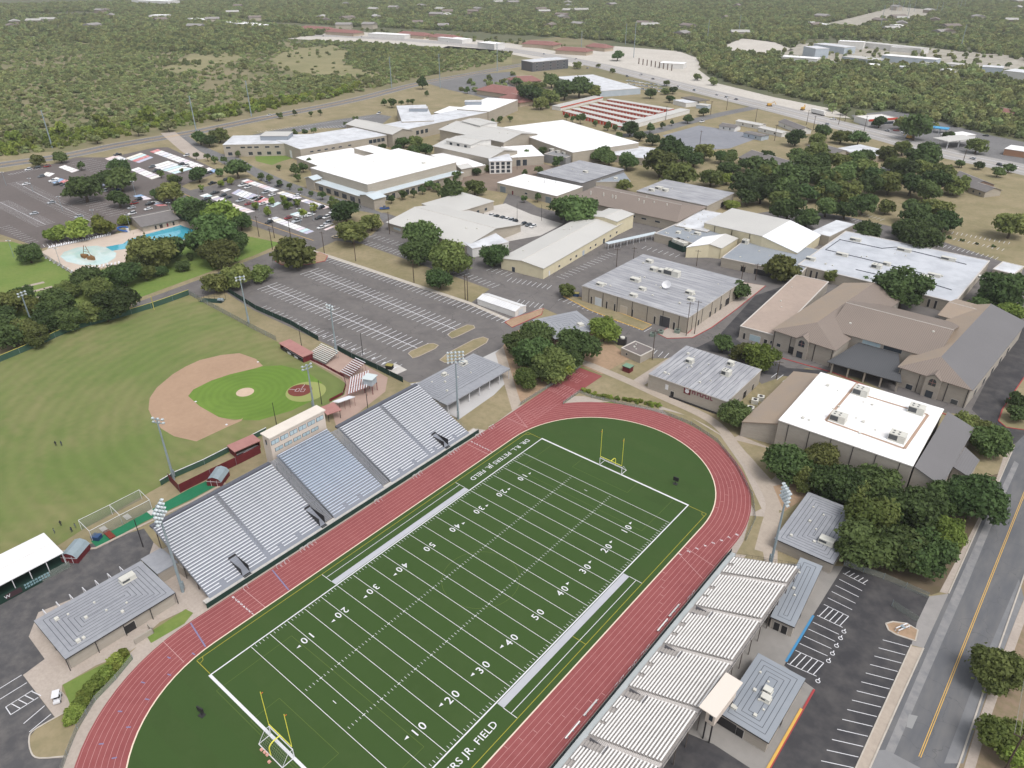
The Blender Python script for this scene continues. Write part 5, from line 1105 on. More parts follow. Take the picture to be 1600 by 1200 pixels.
for i, (a, b, d_, h, hr_, wl, rf, ttl) in enumerate((((1217,190),(1250,203),10,3.4,5.4,wallw,roofsh,'white portable house with dark shingle roof by the highway'),((1124,196),(1148,200),9,3,4.6,wallw,roofsh,'small grey roofed hut on dry grass near the blue cabin'),((1162,207),(1190,213),9,3.4,3.8,bluebl,roofsh,'pale blue portable cabin behind the empty lot'),((1185,199),(1222,208),8,3.2,4.,wallw,rooft,'long pale roofed portable cabin behind the blue one'),((1150,189),(1188,196),8,3.2,4.,wallw,rooft,'long grey portable cabin on yellow grass'),((1155,246),(1228,268),22,4.2,8,blockw,roofsh,'grey shingled chapel hall among the oaks'),((1262,228),(1305,240),14,4,6,blockw,roofsh,'grey shingled house behind the chapel hall'),((1480,275),(1515,290),16,3.6,6.4,M('house_brown', lin(150,126,112), rough=.9),roofsh,'grey shingled house at the edge of the grass field'),((1515,292),(1540,300),12,3.4,5.6,blockw,roofsh,'small shingled wing beside the field house lawn'),((1555,173),(1582,178),12,3.5,6,M('house_brown', lin(150,126,112), rough=.9),roofred,'brown roofed house alone in the woods behind the petrol station'))):
    gable('cabin' if i < 5 else 'hall_house', ttl, a, b, d_, h, hr_, 'x', wl, rf, .5, cat='house', wins=[('f',.3,1,1.2,1.2,GL),('f',.7,1,1.2,1.2,GL)])
boxb('stone_office', 'stone office with bright white roof among highway oaks', (1305,232), (1358,245), (1372,232), 4.5, M('stone_brown', lin(170,156,140), rough=.9), roofwd, wins=[('f',u,1,1.4,1.8,D) for u in (.2,.4,.6)])
# restaurant building site
t, lx, ly = boxb('building_site_hall', 'half built white block with blue roof patch at the roadworks', (1030,98), (1068,100), 18, 6, wallw, roofw)
for k in range(9):
    q = P(998+k*6.4, 100+k*1.3); tag(MB().box(-.5,-.5,0,.5,.5,7).build('site_column', M('site_column', lin(110,96,86), rough=.8)), 'dark bare column standing in a row at the building site', 'column', 'building site columns').location = q
# ================================================================== trees
def leafmat(name, cd, cl, hue=.03):
    m = bpy.data.materials.new(name); m.use_nodes = True; nt = m.node_tree; n = nt.nodes; l = nt.links; b = n['Principled BSDF']
    at = n.new('ShaderNodeAttribute'); at.attribute_name = 'tint'
    mx = n.new('ShaderNodeMix'); mx.data_type = 'RGBA'; mx.inputs[6].default_value = (*cd,1); mx.inputs[7].default_value = (*cl,1); l.new(at.outputs['Fac'], mx.inputs[0])
    oi = n.new('ShaderNodeObjectInfo'); hs = n.new('ShaderNodeHueSaturation')
    for nm, lo, hi in (('Hue', .5-hue, .5+hue), ('Value', .62, 1.32)):
        r = n.new('ShaderNodeMapRange'); r.inputs[3].default_value = lo; r.inputs[4].default_value = hi
        if nm == 'Value':
            ml = n.new('ShaderNodeMath'); ml.operation = 'MULTIPLY'; ml.inputs[1].default_value = 7.13; fr = n.new('ShaderNodeMath'); fr.operation = 'FRACT'
            l.new(oi.outputs['Random'], ml.inputs[0]); l.new(ml.outputs[0], fr.inputs[0]); l.new(fr.outputs[0], r.inputs[0])
        else: l.new(oi.outputs['Random'], r.inputs[0])
        l.new(r.outputs[0], hs.inputs[nm])
    l.new(mx.outputs[2], hs.inputs['Color']); l.new(hs.outputs[0], b.inputs['Base Color'])
    b.inputs['Roughness'].default_value = .75; b.inputs['Specular IOR Level'].default_value = .2
    tr = n.new('ShaderNodeBsdfTranslucent'); l.new(hs.outputs[0], tr.inputs['Color']); ms = n.new('ShaderNodeMixShader'); ms.inputs[0].default_value = .35
    l.new(b.outputs[0], ms.inputs[1]); l.new(tr.outputs[0], ms.inputs[2]); l.new(ms.outputs[0], n['Material Output'].inputs[0])
    return m
lf_oak = leafmat('leaf_oak', lin(72,92,54), lin(114,134,80), .018)
lf_oak2 = leafmat('leaf_oak_olive', lin(92,104,58), lin(138,146,86), .02)
lf_oak3 = leafmat('leaf_oak_deep', lin(62,80,48), lin(98,118,70), .015)
lf_light = leafmat('leaf_light', lin(112,130,62), lin(160,172,86), .02)
lf_olive = leafmat('leaf_olive', lin(96,112,58), lin(136,148,82), .015)
lf_mesq = leafmat('leaf_mesquite', lin(128,140,90), lin(170,178,124), .025)
lf_far = leafmat('leaf_forest', lin(112,122,80), lin(162,170,112), .03)
def crown(seed, leaves, size, flat_=.75, blobs=14, mat=lf_oak, name='crown', spread=.62):
    """unit crown: radius about 1, centre at origin; many small leaf clumps on uneven lobes"""
    r = np.random.RandomState(seed); B = []
    for i in range(blobs):
        a = r.uniform(0, 2*pi); q = spread*math.sqrt(r.uniform(.02,1)); z = r.uniform(-.6,.6)*(1-.35*q)
        B.append((q*cos(a), q*sin(a), z*flat_, r.uniform(.2,.5)*(1.15-.4*q)))
    B = np.array(B); per = r.choice(blobs, leaves, p=B[:,3]**2/np.sum(B[:,3]**2))
    d = r.normal(size=(leaves,3)); d /= np.linalg.norm(d, axis=1)[:,None]; d[:,2] = np.where(d[:,2] < -.6, -d[:,2]*.6, d[:,2])
    rad = B[per,3]*(r.uniform(.45,1,leaves)**.45)*(1+.16*r.normal(size=leaves))
    c = B[per,:3]+d*rad[:,None]*np.array([1,1,flat_])
    nrm = d+.75*r.normal(size=(leaves,3)); nrm[:,2] += .35; nrm /= np.linalg.norm(nrm, axis=1)[:,None]
    t = np.cross(nrm, r.normal(size=(leaves,3))); t /= np.linalg.norm(t, axis=1)[:,None]; bt = np.cross(nrm, t)
    s = (size*r.uniform(.5,1.6,leaves))[:,None]
    v = np.stack([c-t*s-bt*s*.55, c+t*s*.9-bt*s*.7, c+t*s*1.1+bt*s*.6+nrm*s*.3, c-t*s*.7+bt*s*.75], 1).reshape(-1,3)
    me = bpy.data.meshes.new(name); me.vertices.add(len(v)); me.vertices.foreach_set('co', v.ravel().astype('f'))
    me.loops.add(leaves*4); me.loops.foreach_set('vertex_index', np.arange(leaves*4, dtype='i')); me.polygons.add(leaves)
    me.polygons.foreach_set('loop_start', np.arange(0, leaves*4, 4, dtype='i')); me.update(); me.validate()
    bt_ = r.uniform(0,1,blobs); tint = np.clip(.5*bt_[per]+.5*r.uniform(0,1,leaves), 0, 1)
    a = me.attributes.new('tint', 'FLOAT', 'POINT'); a.data.foreach_set('value', np.repeat(tint, 4).astype('f'))
    me.materials.append(mat); return me
def trunkmesh(seed, low=False):
    r = random.Random(seed); mb = MB(); k = 4 if low else 6
    lean = (r.uniform(-.1,.1), r.uniform(-.1,.1)); mb.tube([(0,0,-1.0),(lean[0]*.4,lean[1]*.4,-.6),(lean[0],lean[1],-.25)], [.085,.065,.055], k)
    for i in range(2 if low else 5):
        a = r.uniform(0,2*pi); e = (lean[0]+.5*cos(a), lean[1]+.5*sin(a), r.uniform(0,.25)); mb.tube([(lean[0],lean[1],-.3),(lean[0]+.2*cos(a),lean[1]+.2*sin(a),-.12),e], [.05,.035,.015], k)
    return mb.mesh('trunk', bark)
KIND = {}
def kindset(key, n, leaves, size, mat, flat_=.75, blobs=14, low=False, spread=.62):
    KIND[key] = [(crown(hash(key) % 1000 if 0 else sum(map(ord,key))*7+i, leaves, size, flat_, blobs, mat, spread=spread), trunkmesh(i+3, low)) for i in range(n)]
kindset('oakbig', 6, 9000, .048, lf_oak, .72, 34, False, .7)
kindset('oak', 6, 3200, .072, lf_oak, .72, 22, False, .7)
for _i, _v in enumerate(KIND['oakbig']+KIND['oak']): _v[0].materials[0] = (lf_oak, lf_oak2, lf_oak3)[_i % 3]
kindset('light', 3, 3200, .075, lf_light, .8, 18)
kindset('lightbig', 2, 8000, .05, lf_light, .8, 24)
kindset('olive', 2, 8000, .05, lf_olive, .75, 22)
kindset('small', 4, 900, .12, lf_oak, .95, 9, True)
kindset('smalllight', 2, 900, .12, lf_light, .95, 9, True)
kindset('far', 5, 420, .17, lf_far, .8, 8, True)
kindset('mesq', 4, 420, .15, lf_mesq, .55, 9, True, .7)
trng = random.Random(11); NT = [0]
def tree(cx, cy, w, kind='oak', label='', group='', name='oak_tree', hk=None):
    d = dist(cx, cy)*.97; Wm = w*d/FPX; R = Wm/2; hk = hk or {'small':1.25,'smalllight':1.25}.get(kind, 1.0)
    zc = R*(.86 if R > 2.5 else 1.05)*hk
    q = P(cx, cy, zc)
    v = trng.choice(KIND[kind]); sc = R*1.05
    t = thing(name, label, 'tree', (q.x, q.y, 0), 0, group)
    c = link('crown', v[0], t, (0,0,zc)); c.scale = (sc*trng.uniform(.94,1.08), sc*trng.uniform(.94,1.08), sc*trng.uniform(.9,1.05)); c.rotation_euler = (0,0,trng.uniform(0,6.28))
    tr = link('trunk', v[1], t, (0,0,zc)); tr.scale = (sc*1.0, sc*1.0, zc); tr.rotation_euler = (0,0,trng.uniform(0,6.28)); NT[0] += 1
    return t
def trees(lst, kind, label, group, name='oak_tree'):
    for e in lst: tree(e[0], e[1], e[2], e[3] if len(e) > 3 else kind, label, group, name)
trees([(1232,722,68),(1282,718,64),(1305,752,74),(1370,755,72),(1337,772,56),(1425,790,82),(1525,777,92),(1478,782,66),(1360,808,84,'olive'),(1355,852,90),(1408,856,84),(1450,868,82),(1483,832,54,'lightbig'),(1437,806,56),(1262,746,50),(1395,800,60)], 'oakbig', 'broad live oak in the thick grove between the white gym and visitor car park', 'oaks between the gym and car park')
trees([(1510,664,50),(1545,688,62),(1528,676,50)], 'oakbig', 'dark oak at the street corner beside the grey gym foyer', 'oaks by the gym foyer')
tree(1558,1042,82,'oakbig','lone dark oak on the verge across the street','trees across the street'); tree(1566,1150,78,'olive','yellowing olive green oak under the power lines across the street','trees across the street'); tree(1592,1178,60,'lightbig','green oak behind the yellowing one under the power lines','trees across the street')
trees([(1590,625,34),(1592,645,36)], 'oak', 'small oak on the kerbed island by the school drive', 'oaks on the drive island')
trees([(808,534,50),(840,520,54),(838,550,64),(862,570,60),(905,538,64),(890,556,52),(945,515,46,'lightbig'),(820,590,42,'olive'),(850,578,46),(825,556,40,'lightbig'),(878,575,44,'lightbig')], 'oakbig', 'tall leafy tree in the grove at the end of the sprint chute', 'grove at the sprint chute')
trees([(1155,452,38),(1130,536,34)], 'oak', 'round oak standing alone beside the workshop drive', 'oaks by the workshop drive')
trees([(1190,556,56,'lightbig'),(1160,548,34)], 'oak', 'leafy green oak between the field house and taupe school', 'oaks behind the field house')
tree(1146,644,52,'oakbig','bushy oak at the near corner of the field house','oak at the field house')
trees([(1225,418,52),(1300,431,26),(1350,440,24)], 'oak', 'oak against the pale wall of the wide flat block', 'oaks by the wide block')
tree(1412,450,78,'oakbig','large oak wedged between the wide flat block and the taupe school','oak behind the taupe school'); tree(1565,450,74,'oakbig','large oak hiding the end of the wide flat block','oak at the block end'); tree(1530,478,36,'oak','round clipped shrub tree behind the gold gable','shrub tree'); tree(1580,488,46,'lightbig','bright green tree beside the end of the taupe school','bright tree')
trees([(1430,330,50),(1462,328,48),(1446,350,50),(1476,345,42),(1420,352,38),(1440,368,60,'oakbig'),(1412,362,32),(1355,360,38,'oak'),(1262,340,38),(1232,326,48),(1292,323,38),(1322,327,38),(1350,317,42),(1385,322,28),(1582,350,52)], 'oak', 'live oak shading the car park behind the wide flat block', 'oaks in the rear car park')
trees([(1101,236,34),(1127,244,26),(1142,244,28),(1167,255,28),(1139,264,32),(1112,277,34),(1136,279,22,'light'),(1161,285,46),(1190,262,52),(1199,270,42),(1199,244,30),(1191,298,47),(1169,306,36),(1236,274,52),(1225,292,38),(1245,242,26),(1262,260,48),(1281,255,42),(1275,234,36),(1292,279,42),(1264,300,38),(1240,300,34),(1289,300,38),(1260,340,36),(1144,317,24,'light'),(1287,277,44),(1320,270,44),(1350,265,44),(1370,275,44),(1390,285,44),(1362,287,44),(1325,297,44),(1295,297,44),(1415,267,44),(1425,287,44),(1450,297,44),(1462,282,44),(1475,270,42),(1495,287,40),(1340,250,36),(1310,252,36),(1400,255,34),(1440,262,34),(1218,310,36),(1206,284,40),(1180,278,36)], 'oak', 'live oak in the wooded park beside the shingled chapel', 'oaks in the wooded park')
trees([(1047,230,46),(1066,240,34),(1032,253,52),(1062,270,48),(1020,217,24),(1000,212,20),(985,200,28),(1085,248,30)], 'oak', 'broad oak beside the streaked block and side street', 'oaks by the side street')
trees([(1285,205,26),(1277,217,24),(1244,215,30),(1342,215,30),(1315,212,28),(1385,238,30),(1412,230,30),(1450,242,48),(1430,243,36),(1355,242,28),(1432,197,48),(1411,192,24),(1482,211,20),(1527,227,30),(1500,255,16),(1530,258,16),(1577,262,18),(1560,268,20),(1375,190,22)], 'oak', 'oak beside the shops along the highway', 'oaks along the highway')
trees([(461,393,60),(335,442,40),(370,430,46),(407,425,34),(352,434,30)], 'oak', 'spreading oak at the entrance of the large parking lot', 'oaks at the lot entrance')
trees([(550,360,50),(540,330,44),(580,347,34),(522,318,20)], 'oak', 'grey green oak at the corner of the school drive', 'oaks at the drive corner')
trees([(660,365,56),(650,392,50),(700,402,66),(687,435,42),(772,397,44)], 'oakbig', 'round dark oak in front of the tan roofed hall', 'oaks before the tan hall')
trees([(705,297,40),(742,292,30),(720,300,24)], 'oak', 'oak behind the tan hall wing', 'oaks behind the tan hall')
trees([(897,327,60),(877,326,40),(914,326,48)], 'oak', 'dense oak between the long classroom and taupe hall', 'oaks by the long classroom'); trees([(886,452,28),(975,288,24)], 'oak', 'small oak against a school wall', 'small wall oaks')
trees([(57,250,24),(94,245,22),(126,259,14,'small'),(164,277,36),(187,279,44),(185,261,32),(130,292,54),(185,310,34),(310,272,30),(267,299,40),(245,304,22),(267,277,15),(251,271,12,'small'),(275,281,18),(370,262,38)], 'oak', 'oak growing in the planting beds of the painted parking lot', 'oaks in the painted lot')
trees([(85,361,38,'light'),(122,359,38,'light'),(159,351,38,'light'),(195,342,22)], 'light', 'green tree in the row between the pool and its parking lot', 'trees along the pool lot')
trees([(44,394,40),(295,322,46),(310,332,50),(345,337,56,'light'),(375,345,36),(337,367,74),(340,395,54),(365,377,48),(315,377,48)], 'oakbig', 'large oak on the bank at the deep end of the pool', 'oaks at the pool end')
trees([(240,392,66),(260,388,48),(220,406,44),(192,427,48),(225,424,34),(250,422,22),(285,415,22),(297,400,12,'small')], 'oakbig', 'oak on the lawn beside the shallow pool', 'oaks on the pool lawn')
trees([(132,435,48),(152,450,42),(180,470,60),(90,472,56),(105,452,36),(140,487,44),(12,472,54),(33,462,38),(15,520,60),(40,517,52),(72,503,48),(107,496,48),(52,524,42),(-14,500,60),(62,478,40),(165,488,36)], 'oakbig', 'oak in the belt of trees behind the outfield fence', 'oaks behind the outfield fence')
trees([(312,215,26),(326,219,24),(342,210,28)], 'oak', 'oak in the group beside the classroom wing and boulevard', 'oaks by the boulevard')
trees([(306,243,10),(324,245,11),(335,250,12),(350,250,11),(407,275,12),(421,279,12),(437,286,11),(452,290,10),(469,297,8),(486,302,8),(503,305,14),(518,311,10),(461,265,18),(473,261,16),(483,255,15),(465,277,11),(436,261,9),(343,269,13),(372,240,9)], 'small', 'young tree planted along the school drive', 'young trees by the school drive', 'young_tree')
trees([(344,286,13),(315,293,11),(361,282,13),(398,321,14),(418,329,14),(448,319,16),(465,316,14),(473,331,14),(491,324,16),(425,313,12),(443,309,12),(283,266,8)], 'smalllight', 'young light green tree among the painted bays', 'young trees in the painted bays', 'young_tree')
trees([(630,222,22),(650,220,24),(665,232,26),(597,229,16),(647,235,22),(620,232,18),(757,262,15),(745,268,15)], 'oak', 'dark tree in the school courtyard', 'courtyard trees')
trees([(611,310,13),(629,304,16),(646,302,11),(682,292,15),(700,285,15),(712,275,17),(670,289,16),(660,296,12)], 'small', 'young tree along the glazed side of the gym', 'young trees by the gym', 'young_tree')
trees([(600,160,10),(612,160,15),(627,161,9),(637,158,8),(644,158,9),(667,146,8),(437,180,10),(486,177,8),(500,175,8),(460,176,9),(781,186,11),(770,190,9),(797,185,9),(730,141,10),(660,129,18),(555,186,10),(476,206,10),(490,204,10),(460,207,12),(540,194,8)], 'small', 'young tree on the dry bank between school and boulevard', 'young trees on the bank', 'young_tree')
trees([(828,147,36),(860,150,30),(882,140,36),(905,135,36),(925,140,26),(862,125,26),(845,160,24),(807,127,17),(815,140,24),(840,136,26)], 'oak', 'dense oak between the clinic and the storage rows', 'oaks by the clinic')
trees([(907,185,16),(950,197,13),(962,199,11),(931,192,10),(885,182,9),(895,185,9),(906,221,11),(919,221,13),(936,217,13),(951,215,12),(967,212,13),(822,242,15),(847,235,15),(871,252,18),(842,266,15),(820,270,10),(840,308,13),(819,310,11),(1035,196,10),(1016,200,14),(1050,191,8)], 'small', 'young street tree beside the storage rows and rear block', 'young trees by the storage rows', 'young_tree')
trees([(915,235,22),(940,240,30),(952,246,28),(980,251,34),(1017,145,20),(1040,142,13),(1052,140,15),(1047,154,14),(1042,129,11),(1100,174,17),(935,102,8),(957,110,9),(902,101,14),(965,86,19),(1075,185,18)], 'oak', 'oak near the dealership and side street corner', 'oaks near the dealership')
# ---- uncountable woods: instances of crowns scattered over the ground
def wood_mass(name, label, pts, src, cat):
    me = bpy.data.meshes.new(name); n = len(pts); me.vertices.add(n)
    me.vertices.foreach_set('co', np.array([p[:3] for p in pts], 'f').ravel())
    for an, i in (('siz', 3), ('rot', 4), ('pick', 5)):
        a = me.attributes.new(an, 'FLOAT', 'POINT'); a.data.foreach_set('value', np.array([p[i] for p in pts], 'f'))
    ob = link(name, me); tag(ob, label, cat, kind='stuff')
    ng = bpy.data.node_groups.new(name+'_scatter', 'GeometryNodeTree'); ng.interface.new_socket('Geometry', in_out='INPUT', socket_type='NodeSocketGeometry'); ng.interface.new_socket('Geometry', in_out='OUTPUT', socket_type='NodeSocketGeometry')
    N = ng.nodes; Lk = ng.links; gi = N.new('NodeGroupInput'); go = N.new('NodeGroupOutput'); jn = N.new('GeometryNodeJoinGeometry')
    def at(nm):
        a = N.new('GeometryNodeInputNamedAttribute'); a.data_type = 'FLOAT'; a.inputs[0].default_value = nm; return a.outputs[0]
    for k, s_ in enumerate(src):
        oi = N.new('GeometryNodeObjectInfo'); oi.inputs[0].default_value = s_; oi.transform_space = 'ORIGINAL'; oi.inputs[1].default_value = True
        cp = N.new('FunctionNodeCompare'); cp.data_type = 'FLOAT'; cp.operation = 'EQUAL'; Lk.new(at('pick'), cp.inputs[0]); cp.inputs[1].default_value = k; cp.inputs['Epsilon'].default_value = .1
        ip = N.new('GeometryNodeInstanceOnPoints'); Lk.new(gi.outputs[0], ip.inputs['Points']); Lk.new(cp.outputs[0], ip.inputs['Selection']); Lk.new(oi.outputs['Geometry'], ip.inputs['Instance'])
        cx_ = N.new('ShaderNodeCombineXYZ'); Lk.new(at('rot'), cx_.inputs[2]); Lk.new(cx_.outputs[0], ip.inputs['Rotation'])
        Lk.new(at('siz'), ip.inputs['Scale']); Lk.new(ip.outputs[0], jn.inputs[0])
    Lk.new(jn.outputs[0], go.inputs[0]); md = ob.modifiers.new('scatter', 'NODES'); md.node_group = ng
    return ob
wr = np.random.RandomState(5)
def scatter(regions, cell, rmin, rmax, nk, clear=(), thin=None, zk=.55, far=2700):
    """regions, clearings: pixel polygons; candidates are a jittered world grid"""
    allx = [P(*p) for pg in regions for p in pg]; x0, x1 = min(p.x for p in allx), max(p.x for p in allx); y0, y1 = min(p.y for p in allx), max(p.y for p in allx)
    out = []; regs = [[(P(*p).x, P(*p).y) for p in pg] for pg in regions]; cl = [[(P(*p).x, P(*p).y) for p in pg] for pg in clear]
    gx = np.arange(x0, x1, cell); gy = np.arange(y0, y1, cell)
    for a in gx:
        for b in gy:
            x, y = a+wr.uniform(-.5,.5)*cell, b+wr.uniform(-.5,.5)*cell
            if hypot(x-CX, y-CY) > far: continue
            if thin and wr.rand() > thin(x, y): continue
            if not any(inpoly(x, y, g_) for g_ in regs) or any(inpoly(x, y, g_) for g_ in cl): continue
            r_ = wr.uniform(rmin, rmax); out.append((x, y, r_*zk, r_, wr.uniform(0,6.28), wr.randint(nk)))
    return out
def blobfield(seed, s):
    r = np.random.RandomState(seed); k = r.normal(size=(6,2))/s; ph = r.uniform(0,6.28,6)
    return lambda x, y: .5+.22*sum(sin(k[i,0]*x+k[i,1]*y+ph[i]) for i in range(6))
fsrc = [tree(x, y, w, 'far', 'forest tree at the edge of the roadside woods by the highway', 'forest edge trees', 'forest_tree') for x, y, w in ((1300,166,16),(1322,172,18),(1345,178,18),(1090,118,16),(1115,126,16))]
for i, t in enumerate(fsrc): KIDS[t.name][0].data = KIND['far'][i][0]
msrc = [tree(x, y, w, 'mesq', 'low pale green mesquite bush at the boulevard edge', 'mesquite bushes at the boulevard', 'mesquite_bush') for x, y, w in ((150,215,22),(215,203,22),(262,196,22),(340,180,20))]
for i, t in enumerate(msrc): KIDS[t.name][0].data = KIND['mesq'][i][0]
fc = [KIDS[t.name][0] for t in fsrc]; mc = [KIDS[t.name][0] for t in msrc]
forest = [[(-500,62),(0,34),(200,40),(330,22),(420,34),(560,42),(700,48),(820,56),(960,64),(1080,84),(1100,110),(1130,126),(1230,150),(1330,172),(1420,178),(1480,196),(1560,212),(1700,240),(2200,330),(2200,20),(1600,-28),(1200,-38),(800,-42),(300,-38),(-500,-25)],
          [(-300,66),(0,36),(330,26),(430,42),(520,52),(440,62)],[(-300,85),(0,54),(120,45),(215,52),(330,56),(430,62),(440,76),(380,84),(230,80),(120,66),(0,80)]]
clears = [[(1215,86),(1250,64),(1290,60),(1370,62),(1470,76),(1600,94),(1640,100),(1640,118),(1530,112),(1460,106),(1380,102),(1290,96),(1225,96)],[(1270,40),(1330,28),(1400,10),(1460,16),(1445,30),(1380,30),(1340,44)],[(1130,72),(1160,60),(1210,66),(1240,78),(1190,88),(1140,84)],[(1340,190),(1358,172),(1402,172),(1412,190),(1480,196),(1545,215),(1400,210)],[(0,22),(90,20),(130,18),(200,24),(60,25)],[(1545,178),(1590,172),(1590,184)],[(640,46),(800,64),(800,70),(640,58)],[(195,4),(290,6),(290,-2),(195,-3)]]
bf = blobfield(3, 60)
pts = scatter(forest, 8.2, 2.8, 7.2, 5, clears, lambda x, y: .55+.6*bf(x, y))
print('forest', len(pts)); wood_mass('forest', 'dense woods spreading to the horizon beyond the highway', pts, fc, 'woods')
scrub = [[(-420,300),(-200,278),(0,246),(100,232),(190,214),(300,196),(400,177),(550,147),(650,122),(730,108),(790,96),(800,82),(690,76),(560,66),(430,62),(330,56),(120,60),(0,70),(-420,110)]]
mclear = [[(425,92),(450,78),(520,70),(545,80),(535,98),(560,108),(590,112),(585,122),(520,118),(470,116),(440,108)],[(250,110),(300,85),(370,80),(380,92),(330,105),(290,116)],[(110,60),(150,52),(215,56),(200,66),(130,70)]]
b2 = blobfield(9, 45); b3 = blobfield(21, 30)
def edge(x, y):
    px_, py_ = pix((x, y, 0)); return px_, py_
mp = scatter(scrub, 5.6, 1.7, 3.6, 4, (), lambda x, y: (.12 if any(inpoly(*edge(x,y), m_) for m_ in mclear) else 1)*max(.1, min(1, .22+.8*b2(x, y)))*(.7 if edge(x,y)[1] < 120 else 1.), .35)
print('scrub', len(mp)); wood_mass('scrub', 'pale green mesquite scrub across the boulevard', mp, mc, 'scrub')
ce = scatter(scrub, 9, 1.6, 4.4, 5, mclear[:1], lambda x, y: max(0, 1.4*(b3(x, y)-.74))+(.85 if inpoly(*edge(x,y), [(520,98),(560,66),(620,60),(700,80),(720,100),(650,122),(580,136),(470,165),(470,125),(560,116)]) else 0)+(.25 if inpoly(*edge(x,y), [(-300,290),(0,245),(200,212),(400,175),(400,160),(200,190),(0,215),(-300,250)]) else 0), .5)
print('cedar', len(ce)); wood_mass('thicket', 'darker cedar and oak thicket dotted through the scrub', ce, fc, 'thicket')
st2 = scatter([clears[0], [(430,42),(560,46),(800,62),(960,78),(900,74),(800,70),(560,54),(440,58)], [(690,130),(745,120),(860,112),(860,170),(780,165)], [(1340,176),(1480,196),(1545,215),(1400,206)]], 13, 2.2, 4.6, 5, (), lambda x, y: .34, .5)
wood_mass('estate_trees', 'scattered trees between the far sheds and shops', st2, fc, 'trees')
ev = scatter([[(-420,300),(0,246),(190,214),(400,177),(560,144),(560,134),(400,162),(190,196),(0,228),(-420,270)]], 9, 2.6, 5, 4, (), None, .5)
wood_mass('roadside_trees', 'yellow green trees lining the far side of the boulevard', ev, [KIDS[tree(20+70*i,214-12*i,26,'smalllight','yellow green tree at the boulevard edge','yellow green boulevard trees','roadside_tree').name][0] for i in range(4)], 'trees')

# houses hidden in the far woods
hr_ = random.Random(8); hw_m = [M('house_wall_a', lin(190,180,166), rough=.9), M('house_wall_b', lin(160,146,132), rough=.9)]; hr_m = [M('house_roof_a', lin(150,146,144), rough=.9), M('house_roof_b', lin(178,176,172), rough=.9), M('house_roof_c', lin(128,118,112), rough=.9)]
for i in range(70):
    x = hr_.uniform(430,1590) if i < 56 else hr_.uniform(20,420); y = hr_.uniform(6,46) if x < 1000 else hr_.uniform(4,60)
    q = P(x, y); d_ = (q-CAM).length; L2, W2, h2 = hr_.uniform(9,16), hr_.uniform(7,10), 3.4+hr_.uniform(0,2.5)
    t = thing('wood_house', ('pale roofed' if i % 3 == 1 else 'grey roofed' if i % 3 == 0 else 'brown roofed')+' house half hidden in the far woods', 'house', (q.x,q.y,0), hr_.uniform(0,3.1), 'houses in the far woods')
    mb = MB().box(-L2,-W2,0,L2,W2,h2+2.5).build('wall', hw_m[i % 2], t); e2 = h2+2.5; rg_ = e2+3.2
    MB().poly([(-L2-1,-W2-1,e2),(L2+1,-W2-1,e2),(L2+1,0,rg_),(-L2-1,0,rg_)]).poly([(L2+1,W2+1,e2),(-L2-1,W2+1,e2),(-L2-1,0,rg_),(L2+1,0,rg_)]).poly([(L2+1,-W2-1,e2),(L2+1,W2+1,e2),(L2+1,0,rg_)]).poly([(-L2-1,W2+1,e2),(-L2-1,-W2-1,e2),(-L2-1,0,rg_)]).build('roof', hr_m[i % 3], t)
# ================================================================== baseball field
outf = ringmat('outfield_grass', lin(106,122,66), lin(142,132,96), 4.5, lin(94,116,56))
outf.node_tree.nodes
infg = ringmat('infield_grass', lin(102,132,52), lin(114,140,62), 2.2, lin(92,120,48), .6)
dirtm = M('infield_dirt', lin(172,144,121), lin(158,131,110), .1, c3=lin(184,156,132), scale3=.6, rough=1)
lsheet('baseball_outfield', [(-60,592),(0,566),(62,540),(112,517),(175,500),(237,482),(296,461),(325,477),(400,517),(435,535),(472,558),(530,592),(541,600),(540,617),(515,630),(417,678),(365,705),(272,748),(130,827),(95,850),(0,895),(-80,940)], .06, outf, (469,610))
lsheet('infield_grass', [(294,618),(300,609),(350,586),(405,573),(440,571),(478,580),(503,598),(497,622),(455,642),(405,657),(377,656),(342,653),(310,636)], .068, infg, (383,613))
idrt = sheet('infield_dirt', [(374,552),(400,561),(411,572),(398,576),(360,585),(330,595),(302,609),(294,619),(312,635),(342,652),(366,657),(377,655),(380,653),(377,658),(354,668),(307,690),(272,682),(252,670),(239,655),(232,640),(234,622),(245,606),(270,585),(290,573),(312,563),(345,555)], .076, dirtm)
def disc(name, c, r, z, m, parent=None, n=28):
    q = P(*c); o = MB().poly([(q.x+r*cos(2*pi*i/n), q.y+r*sin(2*pi*i/n), z) for i in range(n)]).build(name, m, parent)
    if not parent: o['kind'] = 'structure'
    return o
disc('pitchers_mound', (383,613), 2.9, .08, M('mound_clay', lin(206,182,162), lin(190,166,146), .5, rough=1)); disc('home_plate_circle', (469,610), 4.0, .08, M('home_clay', lin(122,66,58), lin(110,58,52), .5, rough=1))
disc('plate_surround', (478,612), 6.6, .073, M('worn_grass', lin(150,156,96), rough=1))
mk = MB(); q = P(469,610)
for a0 in (2.1, 2.1+pi/2*1.0): mk.line((q.x+1.2*cos(a0),q.y+1.2*sin(a0)),(q.x+4*cos(a0),q.y+4*sin(a0)), .12, .092)
for s_ in (-1,1):
    cx_, cy_ = q.x+s_*.9*cos(.6), q.y+s_*.9*sin(.6)
    for dx, dy, hx, hy in ((.6,0,.05,.9),(-.6,0,.05,.9),(0,.9,.6,.05),(0,-.9,.6,.05)):
        ca, sa = cos(.6), sin(.6); mk.obox((cx_+ca*dx-sa*dy, cy_+sa*dx+ca*dy), .6, hx, hy, .085, .094+.001*s_)
mk.build('batters_boxes', white, bpy.data.objects['home_plate_circle'])
